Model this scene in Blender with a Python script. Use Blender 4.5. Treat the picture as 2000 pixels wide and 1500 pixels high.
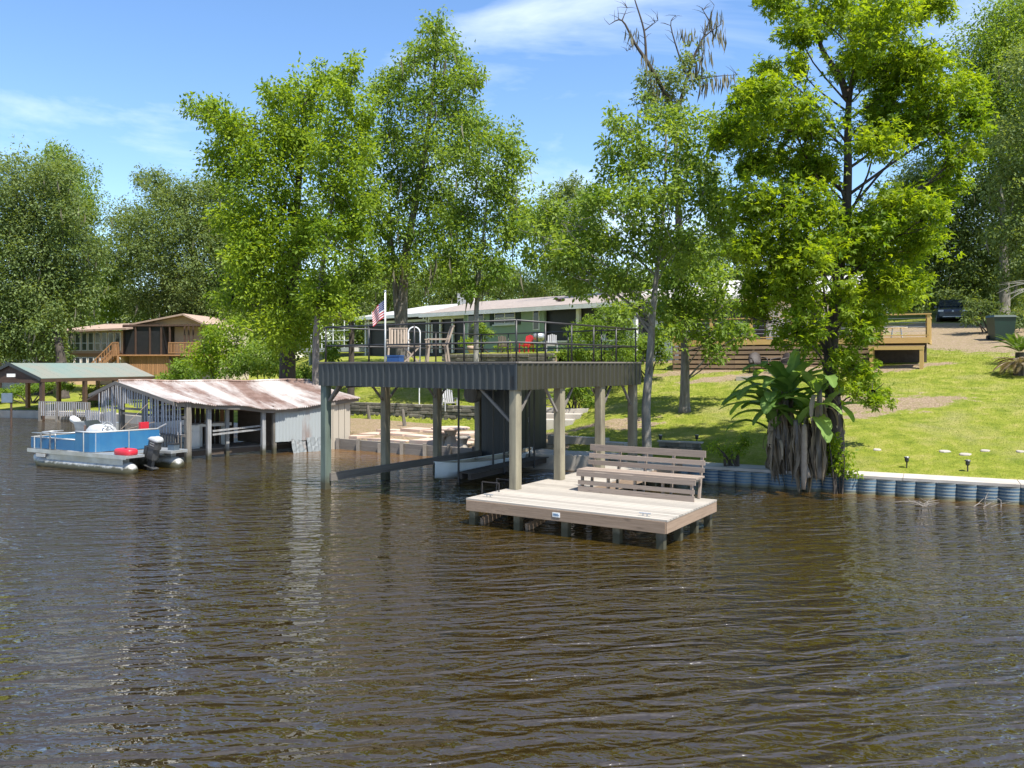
import bpy, math, random
import numpy as np
from mathutils import Vector, Matrix

random.seed(7)
rng = np.random.default_rng(11)
for o in list(bpy.data.objects):
    bpy.data.objects.remove(o)
sc = bpy.context.scene
col = sc.collection
R = math.radians

# ------------------------------------------------------------------ camera, sky, sun, exposure
H = 3.2                      # camera height above the water (a low drone)
F = 1600.0                   # focal length in photo pixels
HZ = 710.0                   # photo row of the horizon
cam_d = bpy.data.cameras.new('camera')
cam_d.sensor_width = 36.0
cam_d.lens = F / 2000.0 * 36.0
cam_d.shift_y = -(750.0 - HZ) / 2000.0
cam_d.clip_start = 0.1
cam_d.clip_end = 4000.0
cam = bpy.data.objects.new('camera', cam_d)
cam.location = (0, 0, H)
cam.rotation_euler = (R(90), 0, 0)
col.objects.link(cam)
sc.camera = cam

SUN_EL = 61.0
sun_h = Vector((0.60, -0.76, 0)).normalized()
sun_dir = (sun_h * math.cos(R(SUN_EL)) + Vector((0, 0, math.sin(R(SUN_EL))))).normalized()
world = bpy.data.worlds.new('World')
sc.world = world
world.use_nodes = True
nt = world.node_tree
nt.nodes.clear()
w_out = nt.nodes.new('ShaderNodeOutputWorld')
w_bg = nt.nodes.new('ShaderNodeBackground')
w_sky = nt.nodes.new('ShaderNodeTexSky')
w_sky.sky_type = 'NISHITA'
w_sky.sun_disc = False
w_sky.sun_elevation = R(SUN_EL)
w_sky.sun_rotation = math.atan2(sun_h.x, sun_h.y)
w_sky.air_density = 1.0
w_sky.dust_density = 0.35
w_sky.ozone_density = 2.0
w_bg.inputs['Strength'].default_value = 0.12
w_tc = nt.nodes.new('ShaderNodeTexCoord')
w_hs = nt.nodes.new('ShaderNodeHueSaturation')
w_hs.inputs['Saturation'].default_value = 1.15
w_hs.inputs['Hue'].default_value = 0.503
w_map = nt.nodes.new('ShaderNodeMapping')
w_map.inputs['Rotation'].default_value = (0.0, R(-24), R(12))
w_map.inputs['Scale'].default_value = (1.3, 1.0, 4.6)
w_map.inputs['Location'].default_value = (10.96, 5.68, 18.4)
w_n1 = nt.nodes.new('ShaderNodeTexNoise')
w_n1.inputs['Scale'].default_value = 1.7
w_n1.inputs['Detail'].default_value = 7.0
w_n1.inputs['Roughness'].default_value = 0.58
w_n1.inputs['Distortion'].default_value = 0.5
w_r1 = nt.nodes.new('ShaderNodeValToRGB')
w_r1.color_ramp.elements[0].position = 0.50
w_r1.color_ramp.elements[0].color = (0, 0, 0, 1)
w_r1.color_ramp.elements[1].position = 1.0
w_r1.color_ramp.elements[1].color = (1, 1, 1, 1)
w_mix = nt.nodes.new('ShaderNodeMix')
w_mix.data_type = 'RGBA'
w_mix.inputs[7].default_value = (6.6, 7.0, 7.6, 1)
L = nt.links.new
L(w_tc.outputs['Generated'], w_map.inputs['Vector'])
L(w_map.outputs['Vector'], w_n1.inputs['Vector'])
L(w_n1.outputs['Fac'], w_r1.inputs['Fac'])
L(w_sky.outputs['Color'], w_hs.inputs['Color'])
L(w_hs.outputs['Color'], w_mix.inputs[6])
L(w_r1.outputs['Color'], w_mix.inputs[0])
L(w_mix.outputs[2], w_bg.inputs['Color'])
L(w_bg.outputs['Background'], w_out.inputs['Surface'])

sun_l = bpy.data.lights.new('sun', 'SUN')
sun_l.energy = 4.7
sun_l.angle = R(0.55)
sun_l.color = (1.0, 0.95, 0.86)
sun = bpy.data.objects.new('sun', sun_l)
sun.rotation_euler = (-sun_dir).to_track_quat('-Z', 'Y').to_euler()
sun.location = (0, 0, 60)
col.objects.link(sun)

vs = sc.view_settings
vs.view_transform = 'Standard'
vs.look = 'None'
vs.gamma = 1.0
vs.exposure = 1.08
vs.use_curve_mapping = False
cy = sc.cycles
cy.max_bounces = 7
cy.diffuse_bounces = 3
cy.glossy_bounces = 3
cy.transmission_bounces = 4
cy.transparent_max_bounces = 8
cy.use_denoising = True
cy.sample_clamp_indirect = 6.0
cy.sample_clamp_direct = 3.0

# ------------------------------------------------------------------ helpers: places
def at(px, py, d):
    """photo pixel at a real distance d in front of the camera -> world point"""
    return Vector(((px - 1000.0) / F * d, d, H - (py - HZ) / F * d))

def lerp(a, b, t):
    return a + (b - a) * t

def V(*a):
    return Vector(a)

# ------------------------------------------------------------------ helpers: materials
MATS = {}
def nodes_of(name):
    m = bpy.data.materials.new(name)
    m.use_nodes = True
    t = m.node_tree
    b = t.nodes['Principled BSDF']
    MATS[name] = m
    return m, t, b

def rgba(c):
    return (c[0], c[1], c[2], 1.0)

def mixrgb(t, fac, a, b, blend='MIX'):
    n = t.nodes.new('ShaderNodeMix')
    n.data_type = 'RGBA'
    n.blend_type = blend
    for sock, val in ((0, fac), (6, a), (7, b)):
        if isinstance(val, bpy.types.NodeSocket):
            t.links.new(val, n.inputs[sock])
        elif sock == 0:
            n.inputs[0].default_value = val
        else:
            n.inputs[sock].default_value = rgba(val)
    return n.outputs[2]

def ramp(t, fac, stops):
    n = t.nodes.new('ShaderNodeValToRGB')
    cr = n.color_ramp
    while len(cr.elements) < len(stops):
        cr.elements.new(0.5)
    for e, (p, c) in zip(cr.elements, stops):
        e.position = p
        e.color = rgba(c) if not isinstance(c, (int, float)) else (c, c, c, 1)
    t.links.new(fac, n.inputs['Fac'])
    return n.outputs['Color']

def noise(t, coord, scale, detail=4, rough=0.55, vec=None, dist=0.0):
    n = t.nodes.new('ShaderNodeTexNoise')
    n.inputs['Scale'].default_value = scale
    n.inputs['Detail'].default_value = detail
    n.inputs['Roughness'].default_value = rough
    n.inputs['Distortion'].default_value = dist
    src = coord
    if vec is not None:
        mp = t.nodes.new('ShaderNodeMapping')
        mp.inputs['Scale'].default_value = vec
        t.links.new(coord, mp.inputs['Vector'])
        src = mp.outputs['Vector']
    t.links.new(src, n.inputs['Vector'])
    return n.outputs['Fac']

def bump(t, b, height, strength=0.4, dist=0.02):
    n = t.nodes.new('ShaderNodeBump')
    n.inputs['Strength'].default_value = strength
    n.inputs['Distance'].default_value = dist
    t.links.new(height, n.inputs['Height'])
    t.links.new(n.outputs['Normal'], b.inputs['Normal'])

def position(t):
    return t.nodes.new('ShaderNodeNewGeometry').outputs['Position']

def objrand(t):
    return t.nodes.new('ShaderNodeObjectInfo').outputs['Random']

def plain(name, c1, c2=None, rough=0.6, metal=0.0, scale=3.0, bmp=0.0, bd=0.01, vec=None, lo=0.35, hi=0.68, rand=0.0, spec=None, grime=None, tide=None):
    """two-tone procedural surface on world positions"""
    m, t, b = nodes_of(name)
    c2 = c2 or tuple(x * 0.75 for x in c1)
    p = position(t)
    f = noise(t, p, scale, 6, 0.6, vec)
    c = ramp(t, f, [(lo, c1), (hi, c2)])
    if grime:
        g = noise(t, p, scale * 0.23, 5, 0.65)
        gf = ramp(t, g, [(0.48, 0.0), (0.72, 1.0)])
        c = mixrgb(t, gf, c, grime)
    if rand:
        r = objrand(t)
        rr = ramp(t, r, [(0.0, 1 - rand), (1.0, 1.0)])
        c = mixrgb(t, 1.0, c, rr, 'MULTIPLY')
    if tide:
        # algae and mud stain left by the river on whatever stands in it
        sz_ = t.nodes.new('ShaderNodeSeparateXYZ'); t.links.new(p, sz_.inputs[0])
        ma_ = t.nodes.new('ShaderNodeMath'); ma_.operation = 'MULTIPLY_ADD'; ma_.inputs[1].default_value = -0.28
        t.links.new(noise(t, p, 6.0, 4, 0.6), ma_.inputs[0]); t.links.new(sz_.outputs['Z'], ma_.inputs[2])
        c = mixrgb(t, ramp(t, ma_.outputs[0], [(0.0, 1.0), (tide, 0.0)]), c, (0.045, 0.042, 0.022))
    t.links.new(c, b.inputs['Base Color'])
    b.inputs['Roughness'].default_value = rough
    b.inputs['Metallic'].default_value = metal
    if spec is not None:
        b.inputs['Specular IOR Level'].default_value = spec
    if bmp:
        f2 = noise(t, p, scale * 5, 4, 0.6, vec)
        bump(t, b, f2, bmp, bd)
    return m

def wood(name, c1, c2, knots=0.25, rough=0.75, rand=0.3):
    """boards: grain runs along the piece's own long (local x) axis, each board a little different"""
    m, t, b = nodes_of(name)
    tc = t.nodes.new('ShaderNodeTexCoord').outputs['Object']
    r = objrand(t)
    comb = t.nodes.new('ShaderNodeVectorMath')
    comb.operation = 'ADD'
    rv = t.nodes.new('ShaderNodeCombineXYZ')
    ml = t.nodes.new('ShaderNodeMath')
    ml.operation = 'MULTIPLY'
    ml.inputs[1].default_value = 37.0
    t.links.new(r, ml.inputs[0])
    t.links.new(ml.outputs[0], rv.inputs[0])
    t.links.new(ml.outputs[0], rv.inputs[1])
    t.links.new(tc, comb.inputs[0])
    t.links.new(rv.outputs[0], comb.inputs[1])
    v = comb.outputs[0]
    g = noise(t, v, 1.0, 5, 0.65, (5.0, 11.0, 9.0), 0.4)
    c = ramp(t, g, [(0.3, c1), (0.72, c2)])
    k = noise(t, v, 1.0, 2, 0.5, (9.0, 3.0, 3.0))
    kf = ramp(t, k, [(0.63, 0.0), (0.74, 1.0)])
    c = mixrgb(t, kf, c, mixrgb(t, knots, c, (0.03, 0.02, 0.014)))
    rr = ramp(t, r, [(0.0, 1 - rand), (1.0, 1.0)])
    c = mixrgb(t, 1.0, c, rr, 'MULTIPLY')
    t.links.new(c, b.inputs['Base Color'])
    b.inputs['Roughness'].default_value = rough
    bump(t, b, g, 0.35, 0.006)
    return m

def glass(name, c, rough=0.06):
    m, t, b = nodes_of(name)
    b.inputs['Base Color'].default_value = rgba(c)
    b.inputs['Roughness'].default_value = rough
    b.inputs['Specular IOR Level'].default_value = 0.6
    return m

def leafmat(name, c_lo, c_hi, trans=0.42, gloss=0.45):
    """foliage: per-leaf colour attribute picks between two greens; thin leaves let light through"""
    m, t, b = nodes_of(name)
    a = t.nodes.new('ShaderNodeAttribute')
    a.attribute_name = 'tint'
    c = ramp(t, a.outputs['Fac'], [(0.0, c_lo), (1.0, c_hi)])
    t.links.new(c, b.inputs['Base Color'])
    b.inputs['Roughness'].default_value = gloss
    b.inputs['Specular IOR Level'].default_value = 0.18
    tr = t.nodes.new('ShaderNodeBsdfTranslucent')
    tc = mixrgb(t, 1.0, c, (1.9, 1.75, 0.55), 'MULTIPLY')
    t.links.new(tc, tr.inputs['Color'])
    mx = t.nodes.new('ShaderNodeMixShader')
    mx.inputs[0].default_value = trans
    t.links.new(b.outputs[0], mx.inputs[1])
    t.links.new(tr.outputs[0], mx.inputs[2])
    t.links.new(mx.outputs[0], t.nodes['Material Output'].inputs['Surface'])
    return m

# woods
wood('dock_wood', (0.44, 0.40, 0.345), (0.29, 0.26, 0.22), 0.45, 0.88, 0.3)
wood('bench_wood', (0.37, 0.29, 0.23), (0.23, 0.18, 0.145), 0.4, 0.8, 0.3)
wood('rim_wood', (0.33, 0.235, 0.165), (0.21, 0.145, 0.095), 0.4, 0.8, 0.2)
wood('new_pine', (0.58, 0.38, 0.13), (0.45, 0.28, 0.09), 0.25, 0.7, 0.25)
wood('skirt_pine', (0.36, 0.24, 0.14), (0.25, 0.165, 0.10), 0.3, 0.75, 0.3)
wood('silver_slat', (0.46, 0.46, 0.48), (0.27, 0.26, 0.265), 0.25, 0.85, 0.35)
wood('old_grey', (0.23, 0.205, 0.175), (0.13, 0.115, 0.10), 0.3, 0.85, 0.3)
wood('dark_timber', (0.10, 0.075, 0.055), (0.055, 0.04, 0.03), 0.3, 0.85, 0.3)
wood('orange_wood', (0.38, 0.20, 0.09), (0.26, 0.13, 0.06), 0.2, 0.75, 0.25)
wood('teak', (0.36, 0.29, 0.22), (0.25, 0.19, 0.14), 0.2, 0.75, 0.25)
plain('post_wood', (0.27, 0.24, 0.165), (0.15, 0.13, 0.09), 0.85, 0, 2.2, 0.4, 0.01, (3, 3, 0.35), grime=(0.12, 0.10, 0.07), tide=0.22)
plain('post_green', (0.105, 0.135, 0.11), (0.065, 0.085, 0.07), 0.75, 0, 2.2, 0.3, 0.01, (3, 3, 0.4), tide=0.22)
plain('old_post', (0.19, 0.17, 0.145), (0.09, 0.08, 0.065), 0.85, 0, 3, 0.5, 0.01, (3, 3, 0.3), tide=0.22)
plain('white_post', (0.27, 0.275, 0.28), (0.17, 0.165, 0.155), 0.8, 0, 3, 0.3, 0.01, (3, 3, 0.4), tide=0.25)
# metals and paints
plain('navy_metal', (0.017, 0.022, 0.027), (0.026, 0.030, 0.032), 0.42, 0.0, 1.2, 0, 0.01, (2, 2, 0.4), spec=0.5)
plain('navy_metal_lit', (0.036, 0.033, 0.022), (0.025, 0.023, 0.016), 0.42, 0.0, 1.2, 0, 0.01, (2, 2, 0.4), spec=0.5)  # same dark metal, with the sunlit look of right-hand faces in its colour
plain('rail_black', (0.018, 0.018, 0.02), (0.035, 0.03, 0.028), 0.45, 0, 4)
plain('white_paint', (0.72, 0.72, 0.70), (0.60, 0.60, 0.57), 0.55, 0, 1.5)
plain('boat_white', (0.42, 0.43, 0.43), (0.33, 0.34, 0.34), 0.4, 0, 2.0, grime=(0.30, 0.28, 0.24), tide=0.10)
plain('boat_blue', (0.012, 0.085, 0.20), (0.018, 0.12, 0.25), 0.45, 0, 1.6, 0, 0.01, (1, 1, 0.5), grime=(0.04, 0.14, 0.23))
plain('aluminium', (0.50, 0.52, 0.53), (0.36, 0.38, 0.40), 0.35, 0.55, 2.5, grime=(0.30, 0.29, 0.25))
plain('red_plastic', (0.50, 0.018, 0.035), (0.42, 0.02, 0.03), 0.4, 0, 3)
plain('black_plastic', (0.016, 0.016, 0.018), (0.03, 0.03, 0.03), 0.4, 0, 5)
plain('motor_grey', (0.035, 0.037, 0.04), (0.06, 0.06, 0.06), 0.38, 0, 5)
plain('blue_plastic', (0.015, 0.055, 0.18), (0.02, 0.07, 0.2), 0.45, 0, 3)
plain('cushion', (0.62, 0.60, 0.57), (0.48, 0.46, 0.43), 0.7, 0, 3)
plain('brown_vinyl', (0.24, 0.14, 0.10), (0.17, 0.10, 0.07), 0.6, 0, 4)
plain('wicker', (0.032, 0.022, 0.018), (0.018, 0.013, 0.011), 0.6, 0, 30, 0.6, 0.01)
plain('canoe_white', (0.66, 0.68, 0.66), (0.55, 0.57, 0.56), 0.35, 0, 1.5)
plain('canoe_inside', (0.44, 0.38, 0.27), (0.34, 0.29, 0.2), 0.6, 0, 2)
plain('drum_steel', (0.17, 0.22, 0.27), (0.12, 0.15, 0.18), 0.4, 0.6, 3)
plain('bin_green', (0.006, 0.026, 0.018), (0.005, 0.02, 0.014), 0.45, 0, 3)
plain('car_paint', (0.02, 0.032, 0.048), (0.024, 0.038, 0.055), 0.2, 0.3, 1)
plain('tyre', (0.012, 0.012, 0.012), (0.02, 0.02, 0.02), 0.85, 0, 8)
plain('seawall_vinyl', (0.17, 0.27, 0.34), (0.24, 0.33, 0.38), 0.6, 0, 2.5, 0.2, 0.01, None, grime=(0.085, 0.13, 0.18))
plain('seawall_rib', (0.40, 0.43, 0.41), (0.26, 0.30, 0.30), 0.65, 0, 3.5, grime=(0.20, 0.19, 0.14))
# masonry
plain('concrete', (0.36, 0.33, 0.285), (0.27, 0.245, 0.21), 0.9, 0, 1.6, 0.3, 0.01, grime=(0.30, 0.265, 0.215))
plain('pale_concrete', (0.44, 0.40, 0.35), (0.34, 0.305, 0.265), 0.9, 0, 1.8, 0.3, 0.01, grime=(0.25, 0.22, 0.18))
plain('pink_slab', (0.48, 0.34, 0.27), (0.52, 0.43, 0.35), 0.9, 0, 0.9, 0.3, 0.01, rand=0.18)
plain('stone', (0.24, 0.215, 0.18), (0.14, 0.125, 0.10), 0.92, 0, 4, 0.6, 0.02, rand=0.45)
plain('white_brick', (0.62, 0.60, 0.56), (0.5, 0.48, 0.45), 0.85, 0, 3)
plain('soil', (0.26, 0.175, 0.11), (0.17, 0.115, 0.075), 0.95, 0, 3, 0.5, 0.02)
# houses
plain('green_wall', (0.27, 0.36, 0.285), (0.24, 0.325, 0.255), 0.8, 0, 0.7)
plain('grey_wall', (0.26, 0.30, 0.31), (0.20, 0.24, 0.25), 0.85, 0, 1.0)
plain('tan_wall', (0.52, 0.36, 0.235), (0.44, 0.30, 0.19), 0.85, 0, 0.8)
plain('cream_wall', (0.58, 0.50, 0.40), (0.5, 0.42, 0.33), 0.85, 0, 0.8)
plain('dark_brown', (0.07, 0.038, 0.024), (0.045, 0.026, 0.018), 0.7, 0, 2)
plain('pink_roof', (0.29, 0.245, 0.215), (0.22, 0.185, 0.165), 0.95, 0, 3.5, 0.5, 0.02)
plain('tan_roof', (0.36, 0.26, 0.20), (0.27, 0.195, 0.155), 0.95, 0, 3, 0.5, 0.02)
plain('white_roof', (0.46, 0.45, 0.43), (0.38, 0.37, 0.35), 0.7, 0, 0.8, grime=(0.42, 0.40, 0.36))
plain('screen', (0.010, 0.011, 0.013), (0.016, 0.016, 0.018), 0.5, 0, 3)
plain('shutter', (0.03, 0.05, 0.045), (0.02, 0.035, 0.03), 0.7, 0, 3)
glass('window_glass', (0.025, 0.03, 0.033))
glass('leafy_glass', (0.045, 0.06, 0.03), 0.12)
plain('pale_green_roof', (0.15, 0.205, 0.18), (0.19, 0.195, 0.16), 0.6, 0.1, 0.55, 0, 0.01, (1, 1, 1), 0.4, 0.6, grime=(0.23, 0.20, 0.16))
# rusty corrugated roof and white sheet iron
def rusty(name, base, rust_lo, rust_hi, streak):
    m, t, b = nodes_of(name)
    p = position(t)
    r = objrand(t)
    mpr = t.nodes.new('ShaderNodeMapping'); mpr.inputs['Rotation'].default_value = (0, 0, R(-47)); t.links.new(p, mpr.inputs['Vector']); p = mpr.outputs['Vector']
    n1 = noise(t, p, 0.42, 5, 0.6, streak, 0.3)
    n2 = noise(t, p, 4.0, 5, 0.7, streak)
    mm = t.nodes.new('ShaderNodeMath'); mm.operation = 'MULTIPLY_ADD'
    mm.inputs[1].default_value = 0.26
    t.links.new(n2, mm.inputs[0]); t.links.new(n1, mm.inputs[2])
    m2 = t.nodes.new('ShaderNodeMath'); m2.operation = 'MULTIPLY_ADD'
    m2.inputs[1].default_value = 0.12
    t.links.new(r, m2.inputs[0]); t.links.new(mm.outputs[0], m2.inputs[2])
    f = ramp(t, m2.outputs[0], [(rust_lo, 0.0), (rust_hi, 1.0)])
    rc = ramp(t, noise(t, p, 3.0, 4), [(0.35, (0.15, 0.09, 0.068)), (0.7, (0.27, 0.185, 0.15))])
    c = mixrgb(t, f, base, rc)
    t.links.new(c, b.inputs['Base Color'])
    b.inputs['Roughness'].default_value = 0.7
    b.inputs['Metallic'].default_value = 0.1
    return m
rusty('rust_roof', (0.52, 0.49, 0.46), 0.55, 0.77, (1.9, 0.5, 1.0))
rusty('white_iron', (0.27, 0.295, 0.30), 0.74, 0.95, (2.5, 2.5, 0.5))
rusty('shaded_sheet', (0.15, 0.165, 0.17), 0.74, 0.95, (2.5, 2.5, 0.5))  # white_iron made darker: shade on the loose sheets is put into the colour
rusty('cream_iron', (0.36, 0.32, 0.26), 0.76, 0.95, (2.5, 2.5, 0.5))
# bark and foliage
plain('bark_grey', (0.23, 0.205, 0.18), (0.11, 0.095, 0.08), 0.95, 0, 5, 0.8, 0.03, (2, 2, 0.5))
plain('bark_dark', (0.075, 0.06, 0.048), (0.04, 0.032, 0.026), 0.95, 0, 5, 0.8, 0.03, (2, 2, 0.5))
plain('bark_pale', (0.30, 0.285, 0.255), (0.16, 0.15, 0.13), 0.95, 0, 4, 0.7, 0.02, (2, 2, 0.6), grime=(0.14, 0.135, 0.11))
leafmat('leaf_fresh', (0.085, 0.155, 0.015), (0.25, 0.335, 0.035), 0.48)
leafmat('leaf_mid', (0.075, 0.14, 0.02), (0.22, 0.30, 0.06), 0.46)
leafmat('leaf_gum', (0.075, 0.145, 0.010), (0.235, 0.31, 0.02), 0.52)
leafmat('leaf_oak', (0.08, 0.125, 0.035), (0.20, 0.255, 0.10), 0.40, 0.5)
leafmat('leaf_dark', (0.05, 0.085, 0.025), (0.13, 0.17, 0.055), 0.36, 0.5)
leafmat('leaf_lime', (0.08, 0.145, 0.02), (0.19, 0.27, 0.045), 0.42)
leafmat('leaf_banana', (0.07, 0.155, 0.035), (0.22, 0.34, 0.09), 0.48, 0.5)
leafmat('leaf_palm', (0.05, 0.11, 0.02), (0.12, 0.19, 0.04), 0.25, 0.35)
leafmat('moss_grey', (0.13, 0.125, 0.085), (0.22, 0.21, 0.155), 0.30, 0.8)
leafmat('dry_frond', (0.17, 0.135, 0.095), (0.30, 0.245, 0.18), 0.12, 0.85)
leafmat('grass_blade', (0.085, 0.15, 0.012), (0.22, 0.25, 0.045), 0.35, 0.6)

# ------------------------------------------------------------------ helpers: objects
def wloc(o):
    v = Vector((0, 0, 0))
    while o is not None:
        v = v + o.location
        o = o.parent
    return v

def link(o, parent=None):
    col.objects.link(o)
    if parent is not None:
        o.parent = parent
    return o

def tag(o, label, cat, group=None):
    o['label'] = label
    o['category'] = cat
    if group:
        o['group'] = group
    return o

def thing(name, loc, label, cat, group=None):
    o = bpy.data.objects.new(name, None)
    o.location = loc
    o.empty_display_size = 0.2
    link(o)
    return tag(o, label, cat, group)

class MB:
    """collects shapes in world space (through an optional frame M) and links them as one mesh"""
    def __init__(self, M=None):
        self.v, self.f, self.M = [], [], M
    def add(self, vs_, fs_):
        k = len(self.v)
        if self.M is not None:
            vs_ = [self.M @ Vector(p) for p in vs_]
        self.v += [tuple(p) for p in vs_]
        self.f += [tuple(i + k for i in f) for f in fs_]
        return self
    def box(self, x0, x1, y0, y1, z0, z1):
        return self.add([(x0, y0, z0), (x1, y0, z0), (x1, y1, z0), (x0, y1, z0), (x0, y0, z1), (x1, y0, z1), (x1, y1, z1), (x0, y1, z1)],
                        [(3, 2, 1, 0), (4, 5, 6, 7), (0, 1, 5, 4), (1, 2, 6, 5), (2, 3, 7, 6), (3, 0, 4, 7)])
    def beam(self, p, q, w, h, up=(0, 0, 1)):
        p, q = Vector(p), Vector(q)
        a = (q - p).normalized()
        up = Vector(up)
        s = a.cross(up)
        if s.length < 1e-4:
            s = a.cross(Vector((1, 0, 0)))
        s.normalize()
        t = s.cross(a).normalized()
        c = [(-1, -1), (1, -1), (1, 1), (-1, 1)]
        vs_ = [e + s * (i * w / 2) + t * (j * h / 2) for e in (p, q) for i, j in c]
        return self.add(vs_, [(0, 1, 2, 3), (7, 6, 5, 4), (0, 4, 5, 1), (1, 5, 6, 2), (2, 6, 7, 3), (3, 7, 4, 0)])
    def tube(self, pts, rad, n=8, cap=True):
        pts = [Vector(p) for p in pts]
        if not hasattr(rad, '__len__'):
            rad = [rad] * len(pts)
        vs_, fs_ = [], []
        ref = Vector((0.13, 0.31, 0.94)).normalized()
        for i, p in enumerate(pts):
            a = (pts[min(i + 1, len(pts) - 1)] - pts[max(i - 1, 0)])
            a = a.normalized() if a.length > 1e-6 else Vector((0, 0, 1))
            s = a.cross(ref)
            if s.length < 1e-3:
                s = a.cross(Vector((1, 0, 0)))
            s.normalize()
            t = s.cross(a)
            for k in range(n):
                w = 2 * math.pi * k / n
                vs_.append(p + (s * math.cos(w) + t * math.sin(w)) * rad[i])
        for i in range(len(pts) - 1):
            for k in range(n):
                k2 = (k + 1) % n
                fs_.append((i * n + k, i * n + k2, (i + 1) * n + k2, (i + 1) * n + k))
        if cap:
            fs_.append(tuple(range(n - 1, -1, -1)))
            fs_.append(tuple((len(pts) - 1) * n + k for k in range(n)))
        return self.add(vs_, fs_)
    def lathe(self, c, prof, n=16):
        c = Vector(c)
        vs_ = [c + Vector((r * math.cos(2 * math.pi * k / n), r * math.sin(2 * math.pi * k / n), z)) for r, z in prof for k in range(n)]
        fs_ = [(i * n + k, i * n + (k + 1) % n, (i + 1) * n + (k + 1) % n, (i + 1) * n + k) for i in range(len(prof) - 1) for k in range(n)]
        fs_ += [tuple(range(n - 1, -1, -1)), tuple((len(prof) - 1) * n + k for k in range(n))]
        return self.add(vs_, fs_)
    def prism(self, poly, z0, z1):
        n = len(poly)
        vs_ = [(x, y, z0) for x, y in poly] + [(x, y, z1) for x, y in poly]
        return self.add(vs_, [tuple(range(n - 1, -1, -1)), tuple(range(n, 2 * n))] + [(k, (k + 1) % n, n + (k + 1) % n, n + k) for k in range(n)])
    def slab(self, quad, th):
        """a quad of four points given thickness th downwards along its normal"""
        q = [Vector(p) for p in quad]
        nrm = (q[1] - q[0]).cross(q[3] - q[0]).normalized()
        if nrm.z < 0:
            nrm = -nrm
        return self.add([p for p in q] + [p - nrm * th for p in q], [(0, 1, 2, 3), (7, 6, 5, 4), (0, 4, 5, 1), (1, 5, 6, 2), (2, 6, 7, 3), (3, 7, 4, 0)])
    def build(self, name, mat, parent=None, smooth=False, kind=None, label=None):
        me = bpy.data.meshes.new(name)
        off = wloc(parent) if parent is not None else Vector((0, 0, 0))
        me.from_pydata([(x - off.x, y - off.y, z - off.z) for x, y, z in self.v], [], self.f)
        me.materials.append(MATS[mat])
        if smooth:
            me.polygons.foreach_set('use_smooth', [True] * len(me.polygons))
        me.update()
        import bmesh
        bm = bmesh.new(); bm.from_mesh(me)
        bmesh.ops.recalc_face_normals(bm, faces=bm.faces)
        bm.to_mesh(me); bm.free()
        o = bpy.data.objects.new(name, me)
        link(o, parent)
        if kind:
            o['kind'] = kind
        if label:
            o['label'] = label
        return o

UNIT = {}
def unit_box(mat, name):
    k = (mat, name)
    if k not in UNIT:
        me = bpy.data.meshes.new(name)
        h, e = 0.5, 0.5
        v = [(x, y, z) for x in (-h, h) for y in (-h, h) for z in (-h, h)]
        f = [(0, 1, 3, 2), (4, 6, 7, 5), (0, 4, 5, 1), (2, 3, 7, 6), (0, 2, 6, 4), (1, 5, 7, 3)]
        me.from_pydata(v, [], f)
        me.materials.append(MATS[mat])
        UNIT[k] = me
    return UNIT[k]

def piece(name, mat, parent, p, q, w, h, up=(0, 0, 1), M=None):
    """one board between p and q, w wide and h thick; alike boards share one mesh"""
    p, q, up = Vector(p), Vector(q), Vector(up)
    if M is not None:
        p, q = M @ p, M @ q
        up = M.to_3x3() @ up
    a = q - p
    ln = a.length
    a.normalize()
    s = a.cross(up)
    if s.length < 1e-4:
        s = a.cross(Vector((1, 0, 0)))
    s.normalize()
    t = s.cross(a).normalized()
    o = bpy.data.objects.new(name, unit_box(mat, name))
    link(o, parent)
    m3 = Matrix((a, -s, t)).transposed()
    o.rotation_mode = 'QUATERNION'
    o.rotation_quaternion = m3.to_quaternion()
    o.scale = (ln, w, h)
    o.location = (p + q) / 2 - (wloc(parent) if parent is not None else Vector((0, 0, 0)))
    return o

def frame(origin, ang):
    return Matrix.Translation(Vector(origin)) @ Matrix.Rotation(ang, 4, 'Z')

def struct(o):
    o['kind'] = 'structure'
    return o

# ------------------------------------------------------------------ the terrain
SHORE = np.array([(-900, 110), (-60, 52), (-28, 48.4), (-22, 45.5), (-13, 38.0), (-6.9, 33.6), (-6.3, 30.7), (-1.3, 27.4), (0.2, 25.2), (2.6, 24.4),
                  (5.1, 21.95), (11.55, 18.65), (30, 9.3), (60, -6), (900, -300)], float)
WALL_A, WALL_B = np.array((-8.6, 41.0)), np.array((-1.6, 36.6))       # stone retaining wall line
def smooth01(t):
    t = np.clip(t, 0, 1)
    return t * t * (3 - 2 * t)
def shore_dist(x, y):
    best = np.full(np.shape(x), 1e9)
    for (ax, ay), (bx, by) in zip(SHORE[:-1], SHORE[1:]):
        dx, dy = bx - ax, by - ay
        t = np.clip(((x - ax) * dx + (y - ay) * dy) / (dx * dx + dy * dy), 0, 1)
        best = np.minimum(best, np.hypot(x - ax - t * dx, y - ay - t * dy))
    ys = np.interp(x, SHORE[:, 0], SHORE[:, 1])
    return np.where(y > ys, best, -best)
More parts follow.
